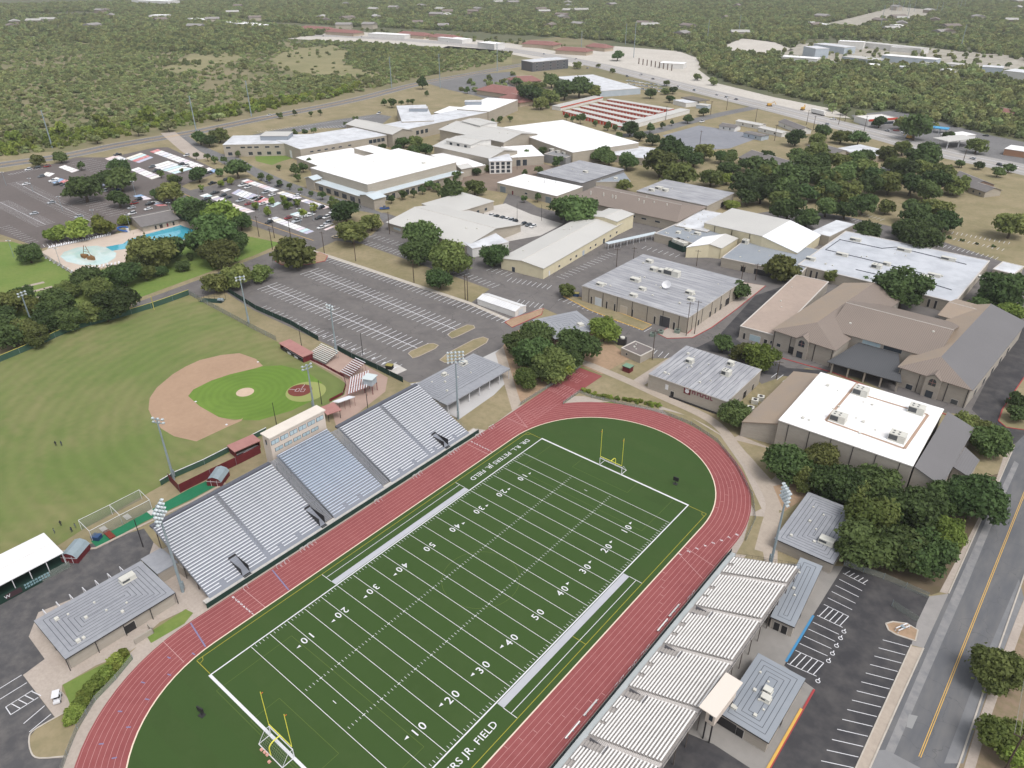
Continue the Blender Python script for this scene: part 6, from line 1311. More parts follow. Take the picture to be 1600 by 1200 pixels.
for x, y, l_ in ((354,664,'first'),(403,566,'third'),(306,628,'second')):
    q = P(x,y); tag(MB().box(-.3,-.3,0,.3,.3,.12).build('base', white), 'white square '+l_+' base bag on the infield dirt', 'base', 'base bags').location = (q.x,q.y,.078)
def screen_fence(name, label, px, h, m, gap=4.0, cat='fence', thick=.05, n=1, cap=None):
    pts = pxline(px, n) if n > 1 else [tuple(P(*p).xy) for p in px]; t = thing(name, label, cat, (pts[0][0],pts[0][1],0)); o = Vector((pts[0][0],pts[0][1]))
    for a, b in zip(pts, pts[1:]):
        d = Vector(b)-Vector(a); L = d.length; k = max(1, round(L/gap)); u = d.normalized(); ang = atan2(u.y,u.x)
        for i in range(k):
            c = Vector(a)+d*((i+.5)/k)-o; MB().obox((c.x,c.y), ang, L/k/2-.02, thick/2, .1, h).build('panel', m, t); c2 = Vector(a)+d*(i/k)-o
            MB().tube([(c2.x,c2.y,0),(c2.x,c2.y,h+.15)], .05, 5).build('post', galv, t)
            if cap: MB().obox((c.x,c.y), ang, L/k/2, .09, h, h+.14).build('cap', cap, t)
    return t
meshm = bpy.data.materials.new('chain_link'); meshm.use_nodes = True
_n = meshm.node_tree.nodes; _l = meshm.node_tree.links; _t = _n.new('ShaderNodeBsdfTransparent'); _m = _n.new('ShaderNodeMixShader'); _m.inputs[0].default_value = .4
_n['Principled BSDF'].inputs['Base Color'].default_value = (*lin(150,156,150),1); _l.new(_t.outputs[0], _m.inputs[1]); _l.new(_n['Principled BSDF'].outputs[0], _m.inputs[2]); _l.new(_m.outputs[0], _n['Material Output'].inputs[0])
ycap = M('yellow_cap', lin(206,196,110), rough=.7); gs2 = M('green_windscreen', lin(64,92,78), lin(54,82,70), .4, rough=.9)
screen_fence('outfield_fence', 'green windscreen outfield fence with yellow top under the tree belt', [(-60,592),(0,566),(62,540),(112,517),(175,500),(237,482),(296,461)], 2.4, gs2, 9, n=2, cap=ycap)
screen_fence('side_fence', 'grey chain link fence between third base foul line and pitching cages', [(296,461),(325,477),(400,517),(432,533)], 2.2, meshm, 6)
screen_fence('lot_fence', 'dark green screen fence along the parking lot edge behind the small bleachers', [(357,457),(400,484),(455,508),(498,533)], 2.2, green_s, 6); screen_fence('lot_fence', 'short dark green screen fence by the dumpster pad', [(528,548),(550,560),(590,578),(630,598)], 2.2, green_s, 6)
screen_fence('backstop_wall', 'low maroon padded backstop wall curving behind home plate', [(472,557),(505,572),(538,590),(541,603),(536,617),(515,628)], 1.1, maroon, 4)
screen_fence('bullpen_fence', 'green windscreen fence between the outfield and the maroon wall', [(417,676),(365,703),(320,726),(272,747),(252,759)], 1.8, gs2, 7, cap=white)
screen_fence('bullpen_wall', 'long maroon board wall behind the home grandstand', [(282,770),(330,746),(370,727),(408,708)], 2.8, maroon, 8); screen_fence('bullpen_wall', 'short maroon board end wall beside a tall light pole', [(265,752),(283,771)], 2.8, maroon, 8)
# foul pole
q = P(241,484); t = thing('foul_pole', 'pale yellow foul pole at the outfield fence corner', 'pole', q); MB().tube([(0,0,0),(0,0,6)], .12, 6).build('mast', ycap, t); MB().box(.1,-.02,2,.5,.02,6).build('wing_screen', ycap, t)
# dugouts
def dugout(label, A, B, d_, h, wall):
    a, rz, Lx, Ly = frame(A, B, d_, h); t = thing('dugout', label, 'dugout', (a.x,a.y,0), rz)
    MB().box(-.3,-.3,h-.25,Lx+.3,Ly+.4,h).build('roof', maroonl, t); MB().box(0,Ly-.2,0,Lx,Ly,h-.25).build('back_wall', wall, t)
    for x in (0, Lx-.2): MB().box(x,0,0,x+.2,Ly-.2,h-.25).build('end_wall', wall, t)
    MB().box(.2,.9,.4,Lx-.2,1.3,.5).build('bench', white, t); MB().box(.2,0,0,Lx-.2,.1,1.).build('front_rail', dark, t)
    for k in (.3,.6): MB().box(Lx*k,-.02,.1,Lx*k+2.4,-.0,.9).build('banner', M('banner_white', lin(214,214,218), rough=.8), t)
dugout('maroon roofed dugout beside the third base line', (437,536), (473,557), 4, 2.6, maroon); dugout('red tiled dugout near the press box end of first base line', (367,705), (405,688), 4, 2.6, maroon)
# small bleachers
def bleacher(label, A, B, rows, rise, run, seat, deck, z0=.6, rails=None, group='small baseball bleachers'):
    a, rz, Lx, _ = frame(A, B, 3, z0); t = thing('bleacher', label, 'bleacher', (a.x,a.y,0), rz, group); sm = boxmesh('bench', Lx, .3, .05, seat); fm = boxmesh('foot_board', Lx, .42, .03, deck)
    for i in range(rows): link('bench', sm, t, (Lx/2, i*run, z0+i*rise+.4)); link('foot_board', fm, t, (Lx/2, i*run-.36, z0+i*rise))
    for k in range(4): x = Lx*(.05+.3*k); MB().tube([(x,0,0),(x,0,z0+.3),(x,(rows-1)*run,z0+(rows-1)*rise+.3),(x,(rows-1)*run,0)], .05, 5).build('frame', rails or galv, t)
    return t, Lx
cream = M('cream_bench', lin(232,232,222), rough=.5); mdeck = M('maroon_deck', lin(92,50,50), lin(110,62,60), .5, rough=.8); gdk = M('deck_dark', lin(98,100,98), rough=.8)
bleacher('cream five metre bleacher beside the third base dugout', (482,555), (510,568), 9, .25, .75, cream, gdk)
bleacher('maroon and white angled bleacher facing the third base side', (532,581), (548,589), 9, .3, .85, white, mdeck, 1.2, maroon); bleacher('maroon and white angled bleacher straight behind home plate', (549,590), (545,617), 8, .3, .85, white, maroonl, 1.2, maroon)
t, lx = bleacher('white bleacher with maroon end rail turned toward first base', (518,626), (545,612), 7, .3, .6, white, whdeck, 1.6, maroon) if 0 else bleacher('white bleacher with maroon end rail turned toward first base', (546,620), (520,629), 7, .3, .75, white, M('deck_cream', lin(214,206,196), rough=.7), 1.2, maroon)
t = thing('scorers_booth', 'pale blue raised scorer booth on dark stilts behind home plate', 'booth', P(580,612), .35)
MB().box(-1.6,-1.6,3.2,1.6,1.6,5.6).build('cabin', bluebl, t); MB().box(-2,-2,5.6,2,2,5.8).build('roof', M('booth_roof', lin(206,216,218), rough=.6), t)
for x in (-1.5,1.5):
    for y in (-1.5,1.5): MB().tube([(x,y,0),(x,y,3.2)], .12, 5).build('stilt', maroon, t)
sheet('backstop_paving', [(472,557),(500,540),(530,549),(560,565),(606,590),(602,612),(560,645),(525,665),(515,630),(538,617),(541,602),(534,590)], .066, M('red_paving', lin(178,154,142), lin(164,140,130), .3, rough=.9))
a, rz, Lx, Ly = frame((512,648), (532,641), 5, 3); t = thing('picnic_shelter', 'rust red roofed open shelter at the end of the beige press box', 'shelter', (a.x,a.y,0), rz)
MB().box(-.3,-.3,3,Lx+.3,Ly+.3,3.2).build('roof', maroonl, t)
for x in (.2,Lx-.2):
    for y in (.2,Ly-.2): MB().tube([(x,y,0),(x,y,3)], .1, 5).build('post', dark, t)
q = P(490,609); 
# pitching machines near the left corner
t = thing('batting_cage', 'dark netted batting cage frame beside the outfield corner', 'cage', P(332,470), .55)
for x in (-5,0,5):
    for y in (-2,2): MB().tube([(x,y,0),(x,y,3)], .06, 5).build('post', dark, t)
for y in (-2,2): MB().tube([(-5,y,3),(5,y,3)], .06, 5).build('top_rail', dark, t)
MB().box(-5,-2,.05,5,2,.1).build('mat', green_s, t); MB().tube([(3,-.6,1),(5.4,-.6,1)], .7, 10).build('tank', galv, t)
# ---- green bullpen behind the grandstand
bp = sheet('bullpen_turf', [(142,846),(190,822),(300,762),(340,744),(352,752),(300,780),(225,816),(152,856)], .075, greenf); kerbline('bullpen_kerb', [(0,905),(95,862),(150,857),(225,820),(300,784),(352,755)], .6, .2, conct)
for i, (x, y) in enumerate(((162,827),(199,808),(237,801))):
    q = P(x,y); tag(MB().box(-1.2,-.7,0,1.2,.7,.06).build('pitching_mat', concl), 'pale square mat lying '+('by the blue bin' if i == 0 else 'mid way in the cage' if i == 1 else 'under the tall lamp head')+' on green bullpen turf', 'mat').location = (q.x,q.y,.09)
q = P(152,842); t = thing('storage_bin', 'blue storage bin on green bullpen turf beside the red board', 'bin', q, .5); MB().box(-1,-.8,0,1,.8,1.1).build('body', M('bin_blue', lin(44,70,110), rough=.6), t); MB().box(-1.05,-.85,1.1,1.05,.85,1.2).build('lid', M('bin_lid', lin(56,82,124), rough=.5), t)
q = P(171,836); tag(MB().box(-2,-.7,0,2,.7,.35).build('portable_mound', M('rust_board', lin(122,56,44), rough=.9)), 'rust red portable mound board on green bullpen turf', 'mound').location = (q.x,q.y,.08)
t = thing('practice_cage', 'long white framed practice net beside the outfield', 'cage', P(140,846)); o = P(140,846)
cg = MB(); prow = [(128,828),(176,804),(222,780)]; prow2 = [(145,845),(192,820),(238,796)]
for r_ in (prow, prow2):
    p3 = [P(*p)-o for p in r_]
    for p in p3: MB().tube([(p.x,p.y,0),(p.x,p.y,3.2)], .06, 5).build('post', white, t)
    MB().tube([(p.x,p.y,3.2) for p in p3], .06, 5).build('top_rail', white, t)
    MB().poly([(p3[0].x,p3[0].y,0),(p3[2].x,p3[2].y,0),(p3[2].x,p3[2].y,3.2),(p3[0].x,p3[0].y,3.2)]).build('net', meshm, t)
for a_, b_ in zip(prow, prow2): a_, b_ = P(*a_)-o, P(*b_)-o; MB().tube([(a_.x,a_.y,3.2),(b_.x,b_.y,3.2)], .06, 5).build('cross_bar', white, t)
# canopy and barn sheds
a, rz, Lx, Ly = frame((-70,951), (99,863), (69,832), 3.8); t = thing('batting_canopy', 'long white flat canopy over dark green practice cages', 'canopy', (a.x,a.y,0), rz)
MB().box(0,0,3.6,Lx,Ly,3.8).build('roof', M('canopy_white', lin(240,240,242), lin(230,230,234), .2, rough=.5), t); MB().box(0,Ly/2-.05,3.8,Lx,Ly/2+.05,3.86).build('ridge', fascial, t)
for k in range(7):
    x = .3+k*(Lx-.6)/6
    for y in (.3,Ly-.3): MB().box(x-.08,y-.08,0,x+.08,y+.08,3.6).build('post', white, t)
MB().box(.4,Ly*.6,.1,Lx-.4,Ly*.6+.06,3.2).build('rear_screen', green_s, t); MB().box(0,-1.2,.06,Lx,Ly,.1).build('mat_floor', green_s, t); fs_ = MB().box(.4,-1.6,.1,Lx*.72,-1.54,2.2).build('front_screen', green_s, t)
MB().box(Lx*.72,-1.6,.1,Lx,-1.56,2.).build('front_fence', meshm, t)
for s_, xx, zz, sz in (('W',.40,1.2,1.2),):
    if s_ == 'W':
        me = text_mesh('W', sz); me.materials.append(white); o_ = link('banner_lettering', me, t, (Lx*xx,-1.63,zz)); o_.rotation_euler = (pi/2,0,0)
mb = MB()
for row, z0_ in ((0,1.5),(1,.75)):
    x = Lx*.56
    for k in range(9): w = .5 if k % 3 else .38; mb.box(x,-1.635,z0_,x+w,-1.61,z0_+.5); x += w+.16
mb.build('banner_lettering', M('banner_cyan', lin(150,180,190), lin(60,90,92), 2.5, rough=.8), t); MB().box(Lx*.385,-1.625,.5,Lx*.53,-1.605,1.9).build('banner', M('banner_maroon', lin(70,50,56), rough=.8), t)
def barn(label, px, rz, w=4.2, l=5.2):
    q = P(*px); t = thing('barn_shed', label, 'shed', q, rz, 'maroon barn sheds'); pr = [(-w/2,0),(-w/2,1.6),(-w*.33,2.6),(0,3.1),(w*.33,2.6),(w/2,1.6),(w/2,0)]
    r_ = MB()
    for (x0_,z0_),(x1_,z1_) in list(zip(pr,pr[1:]))[1:-1]: r_.poly([(x1_*1.05,-l/2-.15,z1_+.05),(x0_*1.05,-l/2-.15,z0_+.05),(x0_*1.05,l/2+.15,z0_+.05),(x1_*1.05,l/2+.15,z1_+.05)])
    r_.build('roof', galv, t); MB().poly([(x,-l/2,z_) for x, z_ in pr]).poly([(x,l/2,z_) for x, z_ in pr][::-1]).box(-w/2,-l/2+.01,0,w/2,l/2-.01,1.6).build('wall', maroon, t)
    tr = MB().box(-.9,-l/2-.06,0,-.82,-l/2-.01,2.1).box(.82,-l/2-.06,0,.9,-l/2-.01,2.1).box(-w/2,-l/2-.05,1.55,w/2,-l/2-.01,1.65); tr.build('trim', white, t)
barn('maroon gambrel shed with grey roof beside the white canopy', (120,868), .6); barn('maroon gambrel shed with grey roof behind the grandstand back row', (342,751), .6)
# ================================================================== pool
sheet('pool_deck', [(60,396),(75,389),(175,367),(210,359),(275,342),(318,354),(300,376),(262,398),(210,398),(190,413),(114,428)], .06, M('pool_paving', lin(206,190,176), lin(192,176,164), .2, rough=.9))
wat = sheet('pool_water', [(282,352),(307,361),(293,373),(262,381),(232,386),(222,382),(205,388),(175,392),(165,386),(192,381),(201,375),(225,367)], .09, watr)
q = P(137,400); e1 = P(181,402)-P(94,400); mb = MB().poly([(q.x+20.5*cos(2*pi*i/32)*1.0, q.y+11.5*sin(2*pi*i/32)+ (0), .085) for i in range(32)]) if 0 else None
sheet('splash_pool', [(94,401),(100,394),(120,387),(150,384),(172,388),(182,396),(180,403),(168,411),(150,415),(125,414),(104,409)], .086, M('splash_water', lin(214,226,222), lin(150,206,206), .08, rough=.04, spec=1., c3=lin(236,238,236), scale3=.2))
t = thing('pirate_ship', 'brown wooden play ship with two masts in the round splash pool', 'play ship', P(138,404), .2); br = M('ship_wood', lin(140,104,66), lin(120,88,56), 1, rough=.8)
for s_ in (-1,1):
    MB().prism([(s_*1.2,-1.3),(s_*4.6,-.6),(s_*4.9,0),(s_*4.6,.6),(s_*1.2,1.3)], 0, 1.6).build('hull', br, t); MB().tube([(s_*3,0,1.5),(s_*.6,0,6.5)], .14, 5).build('mast', br, t)
MB().tube([(-2.2,0,3.4),(2.2,0,3.4)], .1, 5).build('yard', br, t); MB().tube([(-1.2,0,4.6),(1.2,0,4.6)], .08, 5).build('upper_yard', br, t)
t = thing('water_slide', 'bright blue coiled water slide beside the bath house', 'slide', P(193,362), .3); sl_ = []
for k in range(15): a0 = k*.55; sl_.append((3.4*cos(a0), 1.6*sin(a0), 2.6-k*.16))
MB().tube(sl_, .42, 6).build('flume', M('slide_blue', lin(40,96,170), rough=.4), t); MB().box(2.8,-.5,0,3.8,.5,2.4).build('tower', white, t)
t = thing('pool_slide_frame', 'grey arched spray frame at the side of the lap pool', 'spray frame', P(272,382), .2); MB().tube([(-3,0,0),(-2.4,0,2.2),(0,0,3),(2.4,0,2.2),(3,0,0)], .12, 6).build('arch', galv, t); MB().box(-.3,-.3,0,.3,.3,3).build('post', galv, t)
lounge = None
def loungers(line, n, grp):
    global lounge
    for i in range(n):
        a0 = i/(n-1); x = line[0][0]+(line[1][0]-line[0][0])*a0; y = line[0][1]+(line[1][1]-line[0][1])*a0; q = P(x, y)
        if lounge is None:
            t = thing('sun_lounger', 'white sun lounger in the row on the pool deck', 'lounger', (q.x,q.y,.06), .8, 'sun loungers on the pool deck'); MB().box(-.35,-.95,.25,.35,.5,.33).build('seat', white, t); MB().poly([(-.35,.5,.33),(.35,.5,.33),(.35,1.0,.85),(-.35,1.0,.85)]).poly([(-.35,.52,.3),(-.35,1.02,.82),(.35,1.02,.82),(.35,.52,.3)]).build('backrest', white, t)
            for xx in (-.3,.3):
                for yy in (-.85,.4): MB().box(xx-.03,yy-.03,0,xx+.03,yy+.03,.25).build('leg', white, t)
            lounge = t
        else: copy_tree(lounge, (q.x,q.y,.06), .8+.1*(i % 3))
loungers(((77,388),(172,368)), 26, 0); loungers(((66,400),(112,426)), 8, 0); loungers(((120,424),(186,412)), 12, 0)
screen_fence('pool_fence', 'dark chain link fence along the lawn side of the pool', [(60,396),(115,430),(120,440)], 2., meshm, 6); screen_fence('pool_fence', 'blue green screen fence at the deep end of the pool', [(275,340),(300,348),(328,356)], 2.2, M('teal_screen', lin(70,104,104), rough=.9), 6)
for i, (a0, b0) in enumerate((((35,449),(69,441)),((46,457),(82,448)),((58,465),(89,455)))): mb = MB(); mb.line(P(*a0).xy, P(*b0).xy, 2.4, .06); o = mb.build('shuffle_court', conct); o['kind'] = 'structure'
# ================================================================== lamps and poles
def flood(name, label, top, base, arms, group, big=True, head=1.6, rows=2):
    b = P(*base); h = min((abs(pix((b.x,b.y,z_))[1]-top[1]), z_) for z_ in np.arange(6,50,.25))[1]
    t = thing(name, label, 'light pole', (b.x,b.y,0), atan2(54.9-b.y, 24.4-b.x)+pi/2 if arms == 'field' else atan2(P(430,600).y-b.y, P(430,600).x-b.x)+pi/2, group)
    MB().tube([(0,0,0),(0,0,h*.5),(0,0,h)], [.36,.27,.18], 8).build('mast', galv, t); MB().box(-.35,-.55,1.2,.35,-.3,3.2).build('control_box', galv, t)
    for r_ in range(rows):
        z_ = h-.4-r_*1.1; MB().box(-head*1.15,-.1,z_-.1,head*1.15,.1,z_+.1).build('cross_arm', galv, t); n = 5 if big else 3
        for k in range(n):
            x = -head+2*head*k/(n-1)
            ll = MB(); pr = [(x,.1,z_+.15),(x,-.15,z_+.1),(x,-.55,z_-.15)]; ll.tube(pr, [.12,.32,.36], 8); lamp = ll.build('floodlight', M('lamp_shell', lin(206,214,218), rough=.35, metal=.3), t); MB().tube([(x,-.56,z_-.16),(x,-.57,z_-.165)], .3, 8).build('lens', M('lamp_lens', lin(236,238,240), rough=.15), lamp)
    return t
flood('stadium_light', 'very tall stadium light mast at the service yard end of home stand', (252,790), (286,925), 'field', 'stadium light masts', head=2.3, rows=4); flood('stadium_light', 'very tall stadium light mast at the concession end of home stand', (712,548), (716,655), 'field', 'stadium light masts', head=2.3, rows=4); flood('stadium_light', 'tall stadium light mast behind the visitor seats', (1226,762), (1204,882), 'field', 'stadium light masts', head=1.9, rows=4)
for i, (tp, bs, lb) in enumerate((((240,654),(272,750),'baseball light mast at the maroon bullpen wall'),((481,570),(491,641),'baseball light mast beside the beige press box'),((515,476),(526,553),'baseball light mast behind the cream bleacher'),((376,431),(389,506),'baseball light mast at the third base foul line'),((34,456),(50,506),'baseball light mast among the outfield oaks'))):
    flood('ballpark_light', lb, tp, bs, 'base', 'baseball light masts', False, 1.5, 2)
def pole(name, label, base, h, m, group, arm=0, r=.16, rz=0, lamp=False, cat='pole'):
    b = P(*base); t = thing(name, label, cat, (b.x,b.y,0), rz, group); MB().tube([(0,0,0),(0,0,h)], [r,r*.65], 6).build('shaft', m, t)
    if arm:
        for k in range(arm): z_ = h-.6-k*2.2; MB().box(-1.3 if not lamp else -.9,-.07,z_-.07,1.3 if not lamp else .9,.07,z_+.07).build('cross_arm', m, t)
    if lamp:
        for s_ in (-.9,.9): MB().box(s_-.3,-.16,h-.72,s_+.3,.16,h-.5).build('lamp_head', white, t)
    return t
for x, y, top in ((82,231,27),(307,206,28),(393,182,30),(612,137,31),(688,138,34),(777,112,32),(990,90,44),(1375,46,40),(1416,36,34),(1500,78,34),(1105,62,30),(1154,52,30),(977,70,30),(908,82,28)):
    pole('transmission_pole', 'tall grey steel transmission pole rising over the boulevard and woods', (x,y), top, galv, 'steel transmission poles', 3, .5, .9)
for x, y in ((1393,18),(1402,18),(1410,17),(1418,17),(1428,18),(1462,22),(1470,22),(1495,14),(1500,14),(1506,14)): pole('substation_mast', 'slim steel mast in the distant substation', (x,y), 26, galv, 'substation masts', 0, .45)
for x, y, h in ((507,396,11),(556,408,11),(647,442,11),(609,366,12),(731,470,11),(727,468,11),(426,390,11),(455,376,11),(405,370,11),(429,372,11),(700,428,9)): pole('utility_pole', 'dark wooden utility pole around the large parking lot', (x,y), h, wood, 'wooden poles by the lot', 1, .2, .4)
for x, y, h in ((1072,525,14),(1085,522,14),(1019,562,12),(1213,592,7),(989,415,9),(1088,416,8),(1158,440,8),(1180,438,8),(963,417,9)): pole('utility_pole', 'dark wooden utility pole between the workshop and field house', (x,y), h, wood, 'wooden poles by the workshop', 1, .18, .5)
for x, y in ((250,850),(433,668),(575,640),(567,555),(472,545),(503,632)): pole('net_pole', 'slim dark net pole around the ball field', (x,y) if (x,y) != (250,850) else (224,855), 9, dark, 'dark net poles', 0, .14)
for x, y in ((10,290),(52,300),(98,330),(150,352),(22,402),(204,360),(268,340),(212,305),(95,415),(318,350),(405,312),(490,345),(470,350),(405,330)): pole('car_park_lamp', 'twin headed white lamp post in the pool and student lots', (x,y), 9, galv, 'lot lamp posts', 1, .12, .7, True, 'lamp')
for x, y in ((1040,188),(1110,180),(1135,172),(1180,192),(1260,195),(1310,195),(1330,150),(1270,205),(1350,205),(1300,178),(1320,190),(1093,230),(1210,220),(1502,262)): pole('utility_pole', 'thin wooden utility pole along the highway and side street', (x,y), 12, wood, 'wooden poles by the highway', 1, .25, .5)
for x, y in ((808,265),(846,345),(850,300),(868,300),(808,342)): pole('courtyard_pole', 'thin dark lamp pole in the concrete court behind long classroom', (x,y), 9, dark, 'court lamp poles', 0, .12)
# power lines across the street
t = thing('street_power_pole', 'wooden power pole with cross arm standing over the yellowing oak', 'pole', P(1563,1215)); MB().tube([(0,0,0),(0,0,12)], [.18,.14], 8).build('shaft', wood, t); MB().box(-1.3,-.08,11.2,1.3,.08,11.4).build('cross_arm', wood, t)
o = P(1563,1215); e = (P(1640,820)-o); cab = [tag(MB().tube([(o.x+k*.9, o.y, 11.5)]+[(o.x+k*.9+e.x*u*1.6, o.y+e.y*u*1.6, 11.5-8*u*(1-u)*.5) for u in (.1,.2,.35,.5,.65,.8,.9)]+[(o.x+k*.9+e.x*1.6, o.y+e.y*1.6, 11.5)], .035, 4).build('power_cable', M('cable', lin(150,150,146), rough=.5)), 'thin grey overhead cable running along the street', 'cable', 'overhead cables') for k in (-1.3,-.4,.4,1.3)]
# ================================================================== vehicles
def car_proto(col, kind):
    t = thing('parked_car', 'x', 'car'); L, Wd = (4.6,1.85) if kind != 'truck' else (5.6,2.0); hb = .85 if kind != 'truck' else 1.05
    pr = [(-L/2,.35),(-L/2+.05,hb-.1),(-L/2+.9,hb),(L/2-.15,hb),(L/2,.6),(L/2,.35)]
    mb = MB(); n = len(pr); w = Wd/2
    for s_, o_ in ((-1,0),(1,1)): mb.poly([(x, s_*w, z_) for x, z_ in (pr if s_ > 0 else pr[::-1])])
    for (x0,z0_),(x1,z1_) in zip(pr, pr[1:]+pr[:1]): mb.poly([(x0,-w,z0_),(x1,-w,z1_),(x1,w,z1_),(x0,w,z0_)][::-1])
    mb.build('body', col, t)
    c0, c1, hr = {'sedan':(-1.0,1.9,1.42),'suv':(-1.0,2.15,1.75),'truck':(-1.1,.75,1.85)}[kind]
    b0 = [(c0,-w+.08,hb),(c1,-w+.08,hb),(c1,w-.08,hb),(c0,w-.08,hb)]; tp = [(c0+.65,-w+.28,hr),(c1-.45 if kind != 'truck' else c1-.15,-w+.28,hr),(c1-.45 if kind != 'truck' else c1-.15,w-.28,hr),(c0+.65,w-.28,hr)]
    cb = MB()
    for i in range(4): j = (i+1)%4; cb.poly([b0[i],b0[j],tp[j],tp[i]])
    cb.build('windows', glass, t); MB().poly([(x,y,z_+.01) for x, y, z_ in tp]).box(tp[0][0],tp[0][1],hr-.06,tp[1][0],tp[2][1],hr).build('cabin_roof', col, t)
    for x in (-L/2+.85, L/2-.85):
        for s_ in (-1,1):
            wh = MB().tube([(x,s_*(w-.12),.33),(x,s_*(w+.03),.33)], .33, 10).build('wheel', blackm, t); MB().tube([(x,s_*(w+.031),.33),(x,s_*(w+.04),.33)], .18, 8).build('rim', galv, wh)
    for s_ in (-.62,.62): MB().box(-L/2-.01,s_-.2,.58,-L/2+.08,s_+.2,.72).build('headlight', glassl, t); MB().box(L/2-.06,s_-.18,.62,L/2+.01,s_+.18,.76).build('tail_light', redm, t)
    if kind == 'truck': MB().box(c1+.05,-w+.15,.9,L/2-.1,w-.15,1.07).build('load_bed', dark, t)
    return t
def paint(n, *c): return M('car_paint_'+n, lin(*c), rough=.25, spec=.6)
CARS = {}
def car(px, ang, colour, kind, where, group, wob=.0):
    key = (colour, kind); cc = {'white':(236,236,238),'silver':(190,194,200),'black':(40,42,46),'grey':(104,108,114),'red':(150,44,44),'blue':(60,90,150),'tan':(186,170,146)}[colour]
    q = P(*px); lab = {'sedan':colour+' sedan ','suv':colour+' sport utility vehicle ','truck':colour+' pickup truck '}[kind]+where
    if key not in CARS: CARS[key] = t = car_proto(paint(colour, *cc), kind); t.location = (q.x,q.y,.08); t.rotation_euler = (0,0,ang); tag(t, lab, 'car', group)
    else: t = copy_tree(CARS[key], (q.x,q.y,.08), ang, lab, group)
    return t
def dirang(a, b): a, b = P(*a), P(*b); return atan2(b.y-a.y, b.x-a.x)
cr = random.Random(3); g1 = 'cars in the pool parking lot'; w1 = 'parked in the pool parking lot'; da = dirang((25,285),(140,345)); pa = da+pi/2
for x, y, c_, k_ in ((41,289,'white','sedan'),(81,318,'silver','sedan'),(54,335,'silver','sedan'),(124,340,'silver','sedan'),(45,266,'white','suv'),(59,263,'black','suv'),(74,261,'red','suv'),(65,277,'grey','suv'),(84,284,'white','truck'),(91,289,'black','truck'),(100,290,'black','sedan'),(163,300,'silver','suv'),(182,298,'blue','sedan'),(217,313,'black','suv'),(210,319,'red','suv'),(206,326,'silver','sedan'),(232,328,'white','sedan'),(235,320,'black','truck'),(207,335,'white','suv')): car((x,y), pa+cr.uniform(-.08,.08), c_, k_, w1, g1)
g2 = 'cars among painted bays'; w2 = 'parked beside the painted student bays'; pb_ = dirang((371,281),(523,325))+pi/2
for x, y, c_, k_ in ((284,258,'black','suv'),(291,260,'white','suv'),(238,262,'grey','suv'),(245,268,'black','truck'),(327,271,'black','sedan'),(184,243,'black','truck'),(292,244,'white','suv'),(332,288,'black','truck'),(352,283,'black','suv'),(379,291,'white','truck'),(387,294,'white','suv'),(415,302,'silver','suv'),(425,306,'white','sedan'),(336,303,'black','truck'),(349,307,'black','suv'),(357,310,'black','sedan'),(376,315,'silver','truck'),(388,320,'red','sedan'),(410,320,'white','sedan'),(422,322,'silver','suv'),(462,320,'black','suv'),(450,314,'black','truck'),(464,307,'white','sedan'),(450,342,'red','sedan'),(464,347,'silver','truck'),(421,349,'black','suv'),(484,338,'white','sedan'),(500,342,'black','truck'),(510,341,'white','suv'),(512,350,'silver','suv'),(520,333,'white','suv'),(502,357,'white','sedan'),(323,313,'black','truck'),(436,291,'black','truck'),(419,283,'grey','suv'),(502,326,'black','suv')): car((x,y), pb_+cr.uniform(-.08,.08), c_, k_, w2, g2)
g3 = 'cars in the concrete court'; w3 = 'parked in the concrete court behind the long classroom'
for x, y, c_, k_ in ((767,338,'white','sedan'),(775,340,'black','sedan'),(784,342,'grey','sedan'),(791,344,'white','sedan'),(798,346,'silver','suv'),(804,348,'black','suv'),(818,351,'black','sedan'),(826,353,'grey','sedan'),(833,355,'white','sedan')): car((x,y), dirang((767,338),(833,355))+pi/2, c_, k_, w3, g3)
g4 = 'cars on the roads'; ba = dirang((300,208),(400,187)); ha = dirang((1200,168),(1400,218))
for x, y, a0, c_, k_, l_ in ((421,181,ba,'white','sedan','driving on the boulevard past the school'),(592,178,ba,'white','suv','at the turning circle behind the school'),(1097,191,dirang((1010,208),(1120,180)),'white','truck','driving on the side street by the empty lot'),(525,372,0.3,'tan','sedan','waiting near the lot entrance island'),(601,327,.9,'blue','truck','parked at the gym corner drive'),(1165,378,.4,'tan','suv','parked by the service drive chillers')): car((x,y), a0, c_, k_, l_, g4)
w5 = 'travelling on the wide highway'; g5 = 'cars on the highway'
for x, y, c_, k_ in ((918,107,'silver','sedan'),(980,120,'grey','suv'),(1002,118,'white','truck'),(1020,124,'black','sedan'),(1060,136,'white','sedan'),(1085,142,'silver','suv'),(1120,149,'white','sedan'),(1150,156,'grey','sedan'),(1135,153,'white','suv'),(1293,195,'silver','sedan'),(1387,205,'silver','sedan'),(1415,209,'white','sedan'),(1520,249,'silver','sedan'),(1562,259,'black','suv'),(1585,262,'white','sedan'),(900,93,'white','suv'),(850,85,'silver','sedan'),(960,112,'black','suv'),(700,66,'white','truck'),(565,58,'silver','sedan'),(505,57,'black','suv'),(625,60,'grey','sedan')): car((x,y), ha+cr.choice((0,pi)), c_, k_, w5, g5)
w6 = 'in the crowded dealership yard'; g6 = 'dealership cars'
for i in range(26): car((982+(i%9)*7+cr.uniform(-1,1), 127+(i//9)*5+(i%9)*1.0), ha+1.2, cr.choice(('white','white','silver','grey')), cr.choice(('suv','sedan','truck')), w6, g6)
w7 = 'outside the highway shops'; g7 = 'cars at the highway shops'
